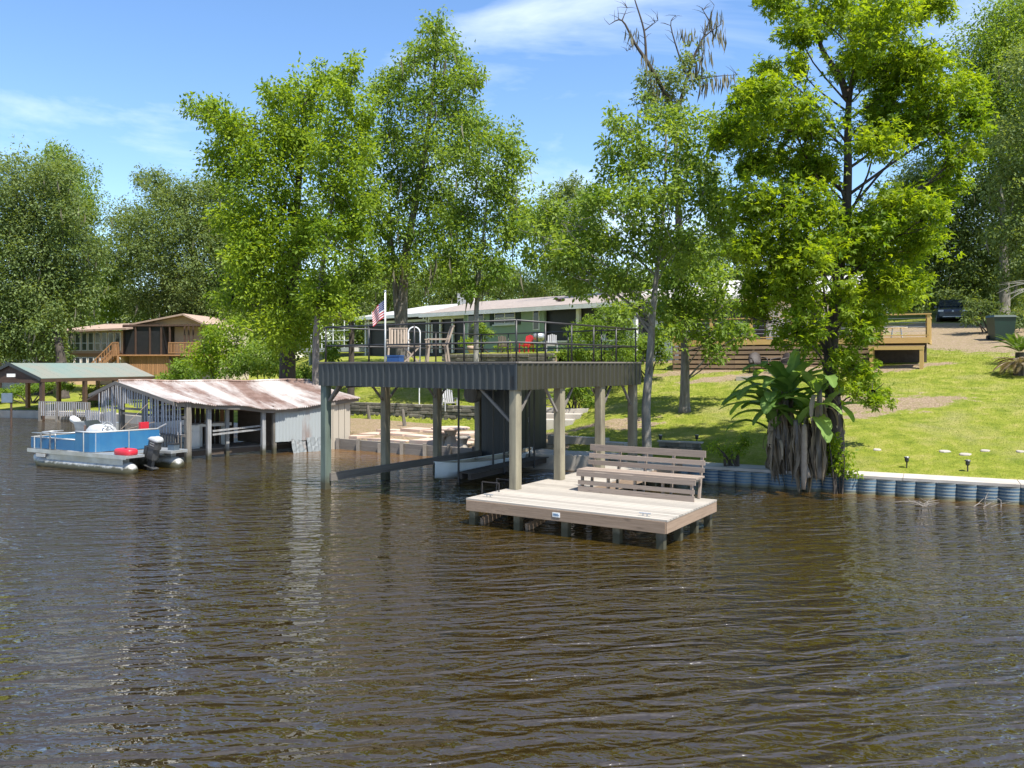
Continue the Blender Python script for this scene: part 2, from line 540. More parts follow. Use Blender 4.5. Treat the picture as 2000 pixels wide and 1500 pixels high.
def height(x, y):
    x = np.asarray(x, float); y = np.asarray(y, float)
    s = shore_dist(x, y)
    sp = np.maximum(s, 0)
    yy = np.maximum(y, 1.0)
    r = x / yy
    right = 0.40 + 0.175 * np.clip(sp - 0.95, 0, 15.0) + 0.118 * np.clip(sp - 15.5, 0, 40)
    dw = WALL_B - WALL_A
    nrm = np.array((-dw[1], dw[0])) / np.hypot(*dw)
    wd = (x - WALL_A[0]) * nrm[0] + (y - WALL_A[1]) * nrm[1]
    mid = 0.36 + 0.055 * np.minimum(sp, 9) + 0.68 * smooth01((wd + 0.05) / 0.25) + 0.20 * np.clip(wd - 0.5, 0, 10.5) + 0.03 * np.clip(wd - 12, 0, 60)
    left = 0.34 + 0.045 * np.minimum(sp, 40) + 0.01 * np.clip(sp - 40, 0, 100)
    wr = smooth01((r - 0.02) / 0.10)
    wl = smooth01((-0.215 - r) / 0.09)
    land = mid * (1 - wr) + right * wr
    land = land * (1 - wl) + left * wl
    land = land + 0.04 * np.sin(x * 0.9 + 1.3) * np.sin(y * 0.7) * smooth01(sp / 4)
    return np.where(s > 0, -1.2 + (land + 1.2) * smooth01((s - 0.06) / 0.22), -1.2)
def gz(x, y):
    return float(height(np.array([x]), np.array([y]))[0])
def ground_at(px, py, dmin=17.0, dmax=110.0):
    """where the sight line through a photo pixel meets the land"""
    d = np.arange(dmin, dmax, 0.05)
    x = (px - 1000) / F * d
    z = H - (py - HZ) / F * d
    g = height(x, d)
    hit = np.nonzero((g >= z) & (g > 0.1))[0]
    i = hit[0] if len(hit) else len(d) - 1
    return Vector((x[i], d[i], g[i]))

def axis_steps(lo, hi, step, far_lo, far_hi):
    a = list(np.arange(lo, hi + 1e-6, step))
    k, p = step, lo
    while p > far_lo:
        k *= 1.35; p -= k; a.insert(0, p)
    k, p = step, hi
    while p < far_hi:
        k *= 1.35; p += k; a.append(p)
    return np.array(a)
gx = axis_steps(-32, 26, 0.22, -1500, 1500)
gy = axis_steps(9, 62, 0.22, -300, 2500)
GX, GY = np.meshgrid(gx, gy)
GZ = height(GX, GY)
def grid_mesh(name, X, Y, Z):
    ny, nx = X.shape
    me = bpy.data.meshes.new(name)
    me.vertices.add(nx * ny)
    me.vertices.foreach_set('co', np.stack([X, Y, Z], -1).astype(np.float32).ravel())
    i = np.arange((ny - 1) * (nx - 1))
    a = (i // (nx - 1)) * nx + i % (nx - 1)
    quads = np.stack([a, a + 1, a + nx + 1, a + nx], -1)
    me.loops.add(quads.size)
    me.loops.foreach_set('vertex_index', quads.ravel().astype(np.int32))
    me.polygons.add(len(quads))
    me.polygons.foreach_set('loop_start', (np.arange(len(quads)) * 4).astype(np.int32))
    me.polygons.foreach_set('loop_total', np.full(len(quads), 4, np.int32))
    me.polygons.foreach_set('use_smooth', np.ones(len(quads), bool))
    me.update(calc_edges=True)
    return me
ground_me = grid_mesh('ground', GX, GY, GZ)
# bare soil map: places where the lawn is worn or mulched
SOIL = [(1745, 790, 2.3, 0.85, 0.80), (1660, 778, 1.5, 0.7, 0.65), (1690, 812, 1.2, 0.5, 0.45), (1480, 733, 3.0, 0.7, 0.80), (1400, 722, 3.0, 0.8, 0.75), (1560, 720, 2.6, 0.7, 0.75),
        (1860, 668, 2.6, 5.5, 0.95), (1800, 640, 4.0, 4.0, 0.7), (1900, 650, 3.4, 5.0, 0.95), (1330, 700, 2.0, 2.0, 0.8), (1190, 824, 1.5, 0.35, 0.8),
        (1230, 832, 0.9, 0.5, 0.7), (1280, 700, 1.2, 2.0, 0.7), (1770, 715, 2.0, 0.5, 0.8)]
def soil_map(X, Y):
    f = np.zeros(X.shape)
    for px, py, rx, ry, k in SOIL:
        g = ground_at(px, py)
        f = np.maximum(f, k * np.exp(-((X - g.x) / rx) ** 2 - ((Y - g.y) / ry) ** 2))
    s = shore_dist(X, Y)
    r = X / np.maximum(Y, 1)
    f = np.maximum(f, smooth01((4.2 - s) / 0.8) * smooth01((0.075 - r) / 0.02) * smooth01((r + 0.24) / 0.02))
    f = np.where(s < 0.1, 1.0, f)
    return np.clip(f, 0, 1)
soil = soil_map(GX, GY)
ca = ground_me.color_attributes.new('soil', 'FLOAT_COLOR', 'POINT')
sc4 = np.ones((soil.size, 4), np.float32)
sc4[:, :3] = soil.ravel()[:, None]
ca.data.foreach_set('color', sc4.ravel())
m, t, b = nodes_of('lawn')
p = position(t)
at_ = t.nodes.new('ShaderNodeAttribute'); at_.attribute_name = 'soil'
n_big = noise(t, p, 0.45, 5, 0.6)
n_mid = noise(t, p, 1.9, 6, 0.65)
n_fine = noise(t, p, 16.0, 4, 0.7)
gcol = ramp(t, n_mid, [(0.30, (0.11, 0.15, 0.014)), (0.50, (0.20, 0.225, 0.028)), (0.70, (0.30, 0.275, 0.075))])
dryc = ramp(t, n_fine, [(0.3, (0.25, 0.22, 0.085)), (0.7, (0.31, 0.27, 0.13))])
gcol = mixrgb(t, ramp(t, n_big, [(0.52, 0.0), (0.74, 0.75)]), gcol, dryc)
gcol = mixrgb(t, ramp(t, n_fine, [(0.35, 0.35), (0.6, 0.0)]), gcol, (0.06, 0.085, 0.012))
scol = ramp(t, n_fine, [(0.3, (0.12, 0.085, 0.055)), (0.5, (0.25, 0.185, 0.125)), (0.75, (0.38, 0.30, 0.22))])
scol = mixrgb(t, ramp(t, noise(t, p, 5.0, 5, 0.7), [(0.45, 0.0), (0.65, 0.7)]), scol, (0.17, 0.15, 0.055))
ad = t.nodes.new('ShaderNodeMath'); ad.operation = 'MULTIPLY_ADD'; ad.inputs[1].default_value = 1.1
t.links.new(n_mid, ad.inputs[0]); t.links.new(at_.outputs['Fac'], ad.inputs[2])
ad2 = t.nodes.new('ShaderNodeMath'); ad2.operation = 'MULTIPLY_ADD'; ad2.inputs[1].default_value = 0.35
t.links.new(n_fine, ad2.inputs[0]); t.links.new(ad.outputs[0], ad2.inputs[2])
c = mixrgb(t, ramp(t, ad2.outputs[0], [(0.88, 0.0), (1.15, 0.30), (1.38, 0.85), (1.7, 1.0)]), gcol, scol)
t.links.new(c, b.inputs['Base Color'])
b.inputs['Roughness'].default_value = 0.95
b.inputs['Specular IOR Level'].default_value = 0.1
bump(t, b, n_fine, 0.9, 0.06)
ground_me.materials.append(m)
struct(link(bpy.data.objects.new('ground', ground_me)))

# the river
wx = axis_steps(-30, 30, 0.8, -1500, 1500)
wy = axis_steps(2, 52, 0.8, -300, 2500)
WX, WY = np.meshgrid(wx, wy)
water_me = grid_mesh('river_water', WX, WY, np.zeros(WX.shape))
wa = water_me.color_attributes.new('shallow', 'FLOAT_COLOR', 'POINT')
wsd = -shore_dist(WX, WY)
rr_ = WX / np.maximum(WY, 1)
shal = smooth01((5.0 - wsd) / 4.5) * smooth01((0.03 - rr_) / 0.06) * smooth01((rr_ + 0.34) / 0.1) + 0.35 * smooth01((1.6 - wsd) / 1.6)
w4 = np.ones((shal.size, 4), np.float32)
w4[:, :3] = np.clip(shal, 0, 1).ravel()[:, None]
wa.data.foreach_set('color', w4.ravel())
m, t, b = nodes_of('water')
p = position(t)
def rot_noise(deg, sx, sy, scale, detail, rough, dist=0.0):
    mp = t.nodes.new('ShaderNodeMapping')
    mp.inputs['Rotation'].default_value = (0, 0, R(deg))
    t.links.new(p, mp.inputs['Vector'])
    return noise(t, mp.outputs['Vector'], scale, detail, rough, (sx, sy, 1.0), dist)
h1 = rot_noise(-9, 0.38, 1.35, 2.7, 2.0, 0.5, 0.6)
h2 = rot_noise(14, 0.75, 1.3, 6.0, 2.0, 0.5, 0.3)
h3 = rot_noise(-30, 0.9, 1.2, 10.0, 2.0, 0.5)
calm = rot_noise(5, 0.5, 1.0, 0.16, 2.0, 0.5)
def madd(a, k, bb=None):
    n = t.nodes.new('ShaderNodeMath'); n.operation = 'MULTIPLY_ADD'
    t.links.new(a, n.inputs[0]); n.inputs[1].default_value = k
    if bb is None:
        n.inputs[2].default_value = 0.0
    else:
        t.links.new(bb, n.inputs[2])
    return n.outputs[0]
hh = madd(h1, 1.0, madd(h2, 0.28, madd(h3, 0.05)))
amp = ramp(t, calm, [(0.32, 0.35), (0.68, 1.0)])
mu = t.nodes.new('ShaderNodeMath'); mu.operation = 'MULTIPLY'
t.links.new(hh, mu.inputs[0]); t.links.new(amp, mu.inputs[1])
bump(t, b, mu.outputs[0], 1.0, 0.28)
sh = t.nodes.new('ShaderNodeAttribute'); sh.attribute_name = 'shallow'
wc = mixrgb(t, sh.outputs['Fac'], (0.029, 0.0185, 0.0026), (0.12, 0.058, 0.013))
t.links.new(wc, b.inputs['Base Color'])
b.inputs['Roughness'].default_value = 0.02
b.inputs['IOR'].default_value = 1.68
b.inputs['Specular IOR Level'].default_value = 1.0
water_me.materials.append(m)
struct(link(bpy.data.objects.new('river_water', water_me)))
# ================================================================== black two-storey boathouse with roof deck
UX = Vector((0.8137, -0.5812, 0))      # along its water front, towards the near corner
VX = Vector((0.5812, 0.8137, 0))       # along its right side, towards the land
NC = Vector((0.11, 17.3, 0))           # near corner
LC = NC - UX * 6.2                     # left corner
RB = NC + VX * 5.75                    # right back
LB = LC + VX * 6.6                     # left back
Z = Vector((0, 0, 1))
bh = thing('boathouse', LC, 'black metal boathouse with railed roof deck on tall timber posts', 'boathouse')
def post(parent, p, w, z0, z1, mat, name='post'):
    b_ = MB(); k = 0.02
    c = [(-1, -1), (1, -1), (1, 1), (-1, 1)]
    h = w / 2
    poly = [p + UX * (i * h - i * k * (1 if s else 0)) + VX * (j * h - j * k * (0 if s else 1)) for (i, j) in c for s in ((0, 1) if i * j > 0 else (1, 0))]
    return b_.prism([(q.x, q.y) for q in poly], z0, z1).build(name, mat, parent)
in_l = UX * 0.13 + VX * 0.13
for tt, m_ in ((0.0, 'post_green'), (2.15, 'post_wood'), (4.34, 'post_wood'), (6.35, 'post_wood')):
    post(bh, LC + in_l + VX * tt, 0.205, -1.2, 2.66, m_)
for tt in (0.0, 1.76, 3.65, 5.42):
    post(bh, NC - UX * 0.14 + VX * (0.13 + tt), 0.205, -1.2, 2.66, 'post_wood')
# corrugated fascia, sheet by sheet
def fascia(a, bpt, outn, mat):
    ln = (bpt - a).length
    dr = (bpt - a).normalized()
    n_sh = max(1, round(ln / 0.82))
    w = ln / n_sh
    for k in range(n_sh):
        mb = MB()
        prof = []
        for r_ in range(4):
            x0 = k * w + r_ * w / 4
            q = w / 4
            prof += [(x0 + 0.002, 0.0), (x0 + q * 0.60, 0.0), (x0 + q * 0.70, 0.026), (x0 + q * 0.90, 0.026)]
        prof.append((k * w + w - 0.002, 0.0))
        zt, zb = 3.2 - 0.004 * random.random(), 2.64 - 0.006 * random.random()
        vs_ = [a + dr * x + outn * o_ + Z * zz for zz in (zt, zb) for x, o_ in prof]
        n = len(prof)
        mb.add(vs_, [(i, i + 1, n + i + 1, n + i) for i in range(n - 1)])
        mb.build('fascia_panel', mat, bh)
fascia(LC, NC, -VX, 'navy_metal')
fascia(NC + UX * 0.004, RB + UX * 0.004, UX, 'navy_metal_lit')
fascia(LC - UX * 0.004, LB - UX * 0.004, -UX, 'navy_metal')
fascia(LB, RB, VX, 'navy_metal')
for a, b2 in ((LC, NC), (NC, RB), (LC, LB), (LB, RB)):
    piece('edge_trim', 'old_grey', bh, a + Z * 3.225, b2 + Z * 3.225, 0.07, 0.035)
# deck boards and joists under them
for k in range(47):
    a = LC.lerp(LB, (k + 0.5) / 47); b2 = NC.lerp(RB, (k + 0.5) / 47)
    piece('deck_board', 'old_grey', bh, a + UX * 0.04 + Z * 3.19, b2 - UX * 0.04 + Z * 3.19, 0.128, 0.03)
for k in range(1, 15):
    a = LC.lerp(NC, k / 15); b2 = LB.lerp(RB, k / 15)
    piece('joist', 'dark_timber', bh, a + VX * 0.06 + Z * 3.06, b2 - VX * 0.06 + Z * 3.06, 0.045, 0.22)
for a, b2 in ((LC + in_l, LB + UX * 0.13), (NC - UX * 0.14, RB - UX * 0.14)):
    piece('beam', 'dark_timber', bh, a + Z * 2.80, b2 + Z * 2.80, 0.14, 0.27)
for t0, t1 in ((0, 1),):
    piece('lower_beam', 'old_grey', bh, LC + in_l + UX * 0.14 + VX * 0.02 + Z * 0.31, LC + in_l + UX * 0.14 + VX * 6.3 + Z * 0.36, 0.06, 0.2)
# diagonal braces
def brace(p, q, w=0.05):
    piece('brace', 'old_grey', bh, p, q, w, w)
for tt, s in ((0.0, 1), (2.15, -1), (2.15, 1), (4.34, -1), (4.34, 1)):
    c0 = LC + in_l + VX * tt
    brace(c0 + VX * (0.12 * s) + Z * 2.2, c0 + VX * (0.6 * s) + Z * 2.68)
brace(LC + in_l + UX * 0.11 + Z * 2.25, LC + in_l + UX * 0.5 + Z * 2.68)
for tt, s in ((1.76, -1), (1.76, 1), (3.65, 1), (5.42, -1), (0.0, 1)):
    c0 = NC - UX * 0.14 + VX * (0.13 + tt)
    brace(c0 + VX * (0.12 * s) + Z * 2.1, c0 + VX * (0.62 * s) + Z * 2.68)
brace(NC - UX * 0.26 + VX * 0.13 + Z * 1.95, NC - UX * 1.1 + VX * 0.13 + Z * 2.66)
# railing
def rail_run(a, b2, ts, r=0.021):
    for hgt in (0.90, 0.43):
        MB().tube([a + Z * (3.22 + hgt), b2 + Z * (3.22 + hgt)], r, 8).build('handrail' if hgt > 0.5 else 'mid_rail', 'rail_black', bh, True)
    for tt in ts:
        q = a.lerp(b2, tt)
        MB().tube([q + Z * 3.2, q + Z * 4.12], r * 1.05, 8).build('rail_post', 'rail_black', bh, True)
i_ = 0.07
rl, rn, rr2, rb2 = LC + UX * (i_ + .12) + VX * i_, NC - UX * i_ + VX * i_, RB - UX * i_ - VX * i_, LB + UX * (i_ + .12) - VX * i_
rail_run(rl, rn, (0.0, 0.26, 0.51, 0.76, 1.0))
rail_run(rn, rr2, (0.2, 0.4, 0.585, 0.79, 0.985))
rail_run(rl, rb2, (0.33, 0.66, 1.0))
rail_run(rb2, rr2, (0.2, 0.4, 0.6, 0.8))
# hoist wheel box by the shed
hb = LC + in_l + VX * 5.6 + UX * 0.35 + Z * 2.25
MB().tube([hb - VX * 0.12, hb + VX * 0.12], 0.26, 18).build('hoist_drum', 'old_post', bh)
MB().tube([hb + Z * 0.15 - UX * 0.3, hb + Z * 0.15 + UX * 0.9], 0.05, 8).build('hoist_shaft', 'rail_black', bh)
MB().tube([LC + in_l + VX * 0.7 + Z * 2.60, LC + in_l + VX * 5.5 + Z * 2.60], 0.035, 8).build('hoist_pipe', 'rail_black', bh)

# storage shed below the deck
SC = Vector((0.02, 25.25, 0))
sh_l, sh_d = 1.22, 1.9
shed = thing('storage_shed', SC, 'dark metal storage shed tucked under the roof deck', 'shed')
for k in range(5):
    a = SC - UX * (sh_l * (k + 1) / 5); b2 = SC - UX * (sh_l * k / 5)
    MB().add([a + Z * .40 + VX * .01, b2 + Z * .40 + VX * .01, b2 + Z * 2.66 + VX * .01, a + Z * 2.66 + VX * .01, a.lerp(b2, .12) + Z * .40 - VX * .025, a.lerp(b2, .12) + Z * 2.66 - VX * .025],
             [(4, 1, 2, 5), (0, 4, 5, 3)]).build('wall_panel', 'navy_metal', shed)
for k in range(7):
    a = SC + VX * (sh_d * k / 7); b2 = SC + VX * (sh_d * (k + 1) / 7)
    MB().add([a + Z * .45, b2 + Z * .45, b2 + Z * 2.66, a + Z * 2.66, b2 - VX * .04 + UX * .025 + Z * .45, b2 - VX * .04 + UX * .025 + Z * 2.66],
             [(0, 4, 5, 3), (4, 1, 2, 5)]).build('wall_panel', 'navy_metal_lit', shed)
MB().beam(SC + UX * .02 + VX * 1.05 + Z * 0.48, SC + UX * .02 + VX * 1.05 + Z * 2.5, .03, .72, VX).build('door', 'navy_metal_lit', shed)
MB().tube([SC + UX * .06 + VX * .78 + Z * 1.35, SC + UX * .06 + VX * .78 + Z * 1.5], .02, 6).build('door_handle', 'aluminium', shed)
MB().add([SC - UX * sh_l + Z * .0 - VX * 0, SC - UX * 0 + Z * 0, SC + Z * .43, SC - UX * sh_l + Z * .43, SC - UX * sh_l + VX * sh_d, SC + VX * sh_d, SC + VX * sh_d + Z * .43, SC - UX * sh_l + VX * sh_d + Z * .43],
         [(0, 1, 2, 3), (1, 5, 6, 2), (4, 0, 3, 7), (5, 4, 7, 6), (3, 2, 6, 7)]).build('floor_skirt', 'navy_metal', shed)
a = SC - UX * sh_l
MB().add([a + Z * .4, a + VX * sh_d + Z * .4, a + VX * sh_d + Z * 2.66, a + Z * 2.66, SC + VX * sh_d + Z * .4, SC + VX * sh_d + Z * 2.66], [(0, 1, 2, 3), (1, 4, 5, 2), (3, 2, 5)]).build('back_wall', 'navy_metal', shed)

# boat lift in the slip, with hanging poles
lift0, lift1 = Vector((-1.38, 22.0, 0)), Vector((1.35, 25.85, 0))
lift = thing('boat_lift', lift0, 'dark boat lift cradle hanging on poles inside the slip', 'boat lift')
ld = (lift1 - lift0).normalized(); ls = Vector((ld.y, -ld.x, 0))
for s in (0, 1):
    piece('cradle_beam', 'dark_timber', lift, lift0 + ls * (0.3 * s) + Z * 0.17, lift1 + ls * (0.3 * s) + Z * 0.30, 0.1, 0.15)
for k in range(24):
    q = lift0.lerp(lift1, (k + .5) / 24)
    piece('plank', 'dark_timber', lift, q - ls * .1 + Z * (0.265 + .13 * k / 24), q + ls * .42 + Z * (0.265 + .13 * k / 24), 0.17, 0.03)
for s, tt in ((-.07, 0.0), (-.07, .33), (-.07, .72), (.42, 0.30), (.42, .62), (.42, .95)):
    q = lift0.lerp(lift1, tt) + ls * s
    MB().tube([q + Z * (-0.6 if tt == 0 else 0.12), q + Z * 2.95], 0.03, 8).build('lift_pole', 'rail_black', lift)

# canoe
cn0 = Vector((-2.08, 22.0, 0)); cn1 = cn0 + ld * 4.7
canoe = thing('canoe', cn0, 'white canoe floating in the boathouse slip beside the lift', 'canoe')
mb, ins = MB(), MB()
nS, nP = 17, 9
ring_o, ring_i = [], []
for i in range(nS):
    tt = i / (nS - 1)
    wd = 0.43 * (math.sin(math.pi * min(max(tt, 0.0), 1)) ** 0.55) + 0.012
    rise = 0.14 * abs(2 * tt - 1) ** 2.5
    for j in range(nP):
        w = math.pi * j / (nP - 1)
        x = math.cos(w) * wd
        z = 0.40 + rise - math.sin(w) ** 0.8 * 0.43
        ring_o.append(cn0 + ld * (4.7 * tt) + ls * x + Z * z)
        ring_i.append(cn0 + ld * (4.7 * (0.015 + tt * .97)) + ls * x * .93 + Z * (z + 0.02 + (0 if j in (0, nP - 1) else .02)))
fq = [(i * nP + j, i * nP + j + 1, (i + 1) * nP + j + 1, (i + 1) * nP + j) for i in range(nS - 1) for j in range(nP - 1)]
mb.add(ring_o, fq).build('hull', 'canoe_white', canoe, True)
ins.add(ring_i, fq).build('inner_hull', 'canoe_inside', canoe, True)
for s in (0, nP - 1):
    MB().tube([ring_o[i * nP + s] + Z * .015 for i in range(nS)], .017, 6).build('gunwale', 'canoe_white', canoe, True)
for tt in (.22, .5, .78):
    wd = 0.42 * math.sin(math.pi * tt) ** .55
    q = cn0 + ld * 4.7 * tt
    piece('thwart', 'teak', canoe, q - ls * wd + Z * .41, q + ls * wd + Z * .41, .16, .03)

# concrete landing behind the slip
land = thing('concrete_landing', Vector((1.2, 26, 0)), 'pale concrete landing beside the storage shed', 'landing')
MB().prism([(0.12, 25.12), (2.72, 24.25), (3.9, 26.0), (1.5, 27.6)], -1.0, 0.44).build('slab', 'pale_concrete', land)
MB().prism([(1.2, 27.4), (1.36, 27.62), (3.15, 26.45), (3.0, 26.2)], 0.3, 0.80).build('kerb_wall', 'pale_concrete', land)
MB().prism([(2.7, 26.1), (2.95, 26.5), (3.75, 26.0), (3.5, 25.6)], 0.3, 0.70).build('kerb_block', 'pale_concrete', land)

# ================================================================== swimming dock with bench
DA = Vector((-0.897, 16.3, 0))
DU = Vector((0.839, -0.544, 0)).normalized(); DV = Vector((0.544, 0.839, 0))
DZ = 0.52
dock = thing('swim_dock', DA, 'weathered wooden swim dock standing on short piles in the water', 'dock')
LEN, DEP, WALK, WLEN = 4.20, 2.55, 1.35, 8.6
nb = 18
for k in range(nb):
    v = (k + .5) * DEP / nb
    piece('deck_board', 'dock_wood', dock, DA + DV * v - DU * .03 + Z * (DZ - .016), DA + DV * v + DU * (LEN + .03) + Z * (DZ - .016), DEP / nb - .013, .032)
nb2 = 43
for k in range(nb2):
    v = DEP + (k + .5) * (WLEN - DEP) / nb2
    piece('deck_board', 'dock_wood', dock, DA + DV * v - DU * .03 + Z * (DZ - .016), DA + DV * v + DU * WALK + Z * (DZ - .016), (WLEN - DEP) / nb2 - .013, .032)
def rim(a, b2, h=.2, z=DZ - .135):
    piece('rim_joist', 'rim_wood', dock, a + Z * z, b2 + Z * z, .045, h)
rim(DA, DA + DU * 1.0); rim(DA + DU * 1.0, DA + DU * LEN)
rim(DA + DU * LEN, DA + DU * LEN + DV * DEP)
rim(DA, DA + DV * WLEN)
rim(DA + DU * LEN + DV * DEP, DA + DU * WALK + DV * DEP)
rim(DA + DU * WALK + DV * DEP, DA + DU * WALK + DV * WLEN)
for k in range(1, 6):
    piece('joist', 'rim_wood', dock, DA + DU * (k * LEN / 6) + DV * .05 + Z * (DZ - .15), DA + DU * (k * LEN / 6) + DV * (DEP - .05) + Z * (DZ - .15), .04, .18)
for u_, v_ in ((.1, .1), (1.15, .1), (2.2, .1), (3.25, .1), (4.08, .1), (4.08, .9), (4.08, 1.7), (4.08, 2.45), (.1, 1.3), (.1, 2.5), (2.2, 1.3), (2.2, 2.45), (3.25, 2.45), (1.25, 2.5),
               (.1, 4.4), (1.25, 4.4), (.1, 6.4), (1.25, 6.4), (.1, 8.4), (1.25, 8.4)):
    q = DA + DU * u_ + DV * v_
    w = .085 if v_ != .1 else .09
    MB().beam(q + Z * -1.2, q + Z * (DZ - .04), w * 1.5, w * 1.5, DV).build('pile', 'post_wood' if random.random() < .7 else 'old_post', dock)
for u_ in (.25, 1.3):
    piece('cross_brace', 'rim_wood', dock, DA + DU * u_ + DV * .15 + Z * .05, DA + DU * u_ + DV * 2.3 + Z * .33, .05, .16)
piece('dock_plate', 'white_paint', dock, DA + DU * 1.98 - DV * .028 + Z * .40, DA + DU * 2.14 - DV * .028 + Z * .40, .008, .085)
for z_, l_ in ((.415, .10), (.395, .12)):
    piece('plate_print', 'boat_blue', dock, DA + DU * 2.0 - DV * .034 + Z * z_, DA + DU * (2.0 + l_) - DV * .034 + Z * z_, .004, .010)
for u_, v_ in ((.32, 1.0), (.32, 1.55)):
    q = DA + DU * u_ * .3 + DV * v_
    MB().tube([q + Z * .5, q + Z * .70, q + Z * .70 - DU * .42, q + Z * .1 - DU * .45], .018, 6).build('ladder_rail', 'rail_black', dock)
for u_, v_ in ((.28, .35), (3.75, .16)):
    q = DA + DU * u_ + DV * v_ + Z * .52
    cl = MB().tube([q - DU * .11 + Z * .05, q + DU * .11 + Z * .05], .014, 6)
    cl.tube([q - DU * .04, q - DU * .04 + Z * .05], .012, 6).tube([q + DU * .04, q + DU * .04 + Z * .05], .012, 6)
    cl.build('cleat', 'aluminium', dock)

BA = DA + DU * 1.42 + DV * 2.02 + Z * DZ
BL = 2.54
bench = thing('dock_bench', BA, 'long slatted wooden bench at the back edge of the swim dock', 'bench')
for k in range(3):
    piece('seat_board', 'bench_wood', bench, BA + DV * (.08 + k * .155) - DU * .04 + Z * .44, BA + DV * (.08 + k * .155) + DU * (BL + .04) + Z * .44, .148, .035)
piece('seat_front', 'bench_wood', bench, BA - DU * .03 + DV * -.012 + Z * .37, BA + DU * (BL + .03) + DV * -.012 + Z * .37, .03, .10)
for z_, h_ in ((.055, .105), (.19, .085)):
    piece('lower_slat', 'bench_wood', bench, BA + Z * z_ + DV * .0, BA + DU * BL + Z * z_ + DV * .0, .03, h_)
for k, (z_, h_) in enumerate(((.56, .095), (.70, .095), (.87, .135))):
    piece('back_slat', 'bench_wood', bench, BA + DV * (.50 + k * .045) + Z * z_ - DU * .02, BA + DV * (.50 + k * .045) + DU * (BL + .02) + Z * z_, .03, h_, Z)
for k in range(5):
    q = BA + DU * (.07 + k * (BL - .14) / 4)
    piece('front_leg', 'bench_wood', bench, q + DV * .055 + Z * 0.002, q + DV * .055 + Z * .42, .075, .04, DU)
    piece('back_leg', 'bench_wood', bench, q + DV * .46 + Z * 0.002, q + DV * .655 + Z * .90, .075, .04, DU)
    piece('seat_bearer', 'bench_wood', bench, q + DV * .02 + Z * .385, q + DV * .5 + Z * .385, .04, .07)

# ================================================================== sheet-pile seawall with concrete cap
sw = thing('seawall', Vector((8, 20, 0)), 'blue ribbed scalloped seawall with pale concrete cap along the lawn', 'seawall')
swp = [Vector((2.9, 24.05, 0)), Vector((5.1, 21.9, 0)), Vector((11.55, 18.6, 0)), Vector((19.5, 14.5, 0))]
wsc = 0.405
def scallop_mesh(rib):
    mb = MB()
    nA, zs = 9, []
    lev = [-.6, -.12, -.06, .0, .03, .06, .09, .12, .15, .18, .21, .24, .27, .30, .33, .36, .385]
    for z_ in lev:
        for i in range(nA):
            tt = i / (nA - 1)
            ph = (z_ / .075) * 2 * math.pi
            bulge = .125 * (math.sin(math.pi * tt) ** .62) + .012 * math.cos(ph) * math.sin(math.pi * tt) ** .3
            mb.v.append(((tt - .5) * wsc, -bulge, z_))
    for j in range(len(lev) - 1):
        for i in range(nA - 1):
            mb.f.append((j * nA + i, j * nA + i + 1, (j + 1) * nA + i + 1, (j + 1) * nA + i))
    me = bpy.data.meshes.new('scallop')
    me.from_pydata(mb.v, [], mb.f)
    me.polygons.foreach_set('use_smooth', [True] * len(me.polygons))
    return me
m, t, b = nodes_of('scallop_paint')
p = position(t)
sx = t.nodes.new('ShaderNodeSeparateXYZ'); t.links.new(p, sx.inputs[0])
mz = t.nodes.new('ShaderNodeMath'); mz.operation = 'MULTIPLY'; mz.inputs[1].default_value = 2 * math.pi / .075
t.links.new(sx.outputs['Z'], mz.inputs[0])
cs = t.nodes.new('ShaderNodeMath'); cs.operation = 'COSINE'; t.links.new(mz.outputs[0], cs.inputs[0])
nf = noise(t, p, 5.0, 4, .6)
nd = t.nodes.new('ShaderNodeMath'); nd.operation = 'MULTIPLY_ADD'; nd.inputs[1].default_value = 1.6
t.links.new(nf, nd.inputs[0]); t.links.new(cs.outputs[0], nd.inputs[2])
base = ramp(t, noise(t, p, 1.3, 4, .6), [(.35, (.035, .075, .125)), (.65, (.085, .15, .20))])
cc = mixrgb(t, ramp(t, nd.outputs[0], [(.95, 0.0), (1.0, 1.0)]), base, (.19, .21, .20))
nz = ramp(t, sx.outputs['Z'], [(.02, 1.0), (.10, 0.0)])
cc = mixrgb(t, nz, cc, (.12, .11, .06))
t.links.new(cc, b.inputs['Base Color']); b.inputs['Roughness'].default_value = .6
scal_me = scallop_mesh(0); scal_me.materials.append(m)
carry = 0
for a, b2 in zip(swp[:-1], swp[1:]):
    ln = (b2 - a).length; dr = (b2 - a).normalized()
    n = int(ln / wsc)
    ang = math.atan2(dr.y, dr.x)
    for k in range(n):
        o = bpy.data.objects.new('scallop_panel', scal_me)
        link(o, sw)
        o.location = a + dr * ((k + .5) * ln / n) - wloc(sw)
        o.rotation_euler = (0, 0, ang)
        o.scale = (ln / n / wsc, 1, 1)
    inn = Vector((-dr.y, dr.x, 0))
    nc = max(1, int(ln / 2.4))
    for k in range(nc):
        p0, p1 = a + dr * (k * ln / nc + .006), a + dr * ((k + 1) * ln / nc - .006)
        MB().prism([((p0 - inn * .03).x, (p0 - inn * .03).y), ((p1 - inn * .03).x, (p1 - inn * .03).y), ((p1 + inn * .88).x, (p1 + inn * .88).y), ((p0 + inn * .88).x, (p0 + inn * .88).y)],
                   .385, .452 + .006 * random.random()).build('cap_slab', 'pale_concrete', sw)
    piece('water_line_band', 'old_post', sw, a + Z * -.2 + inn * .02, b2 + Z * -.2 + inn * .02, .04, .9)

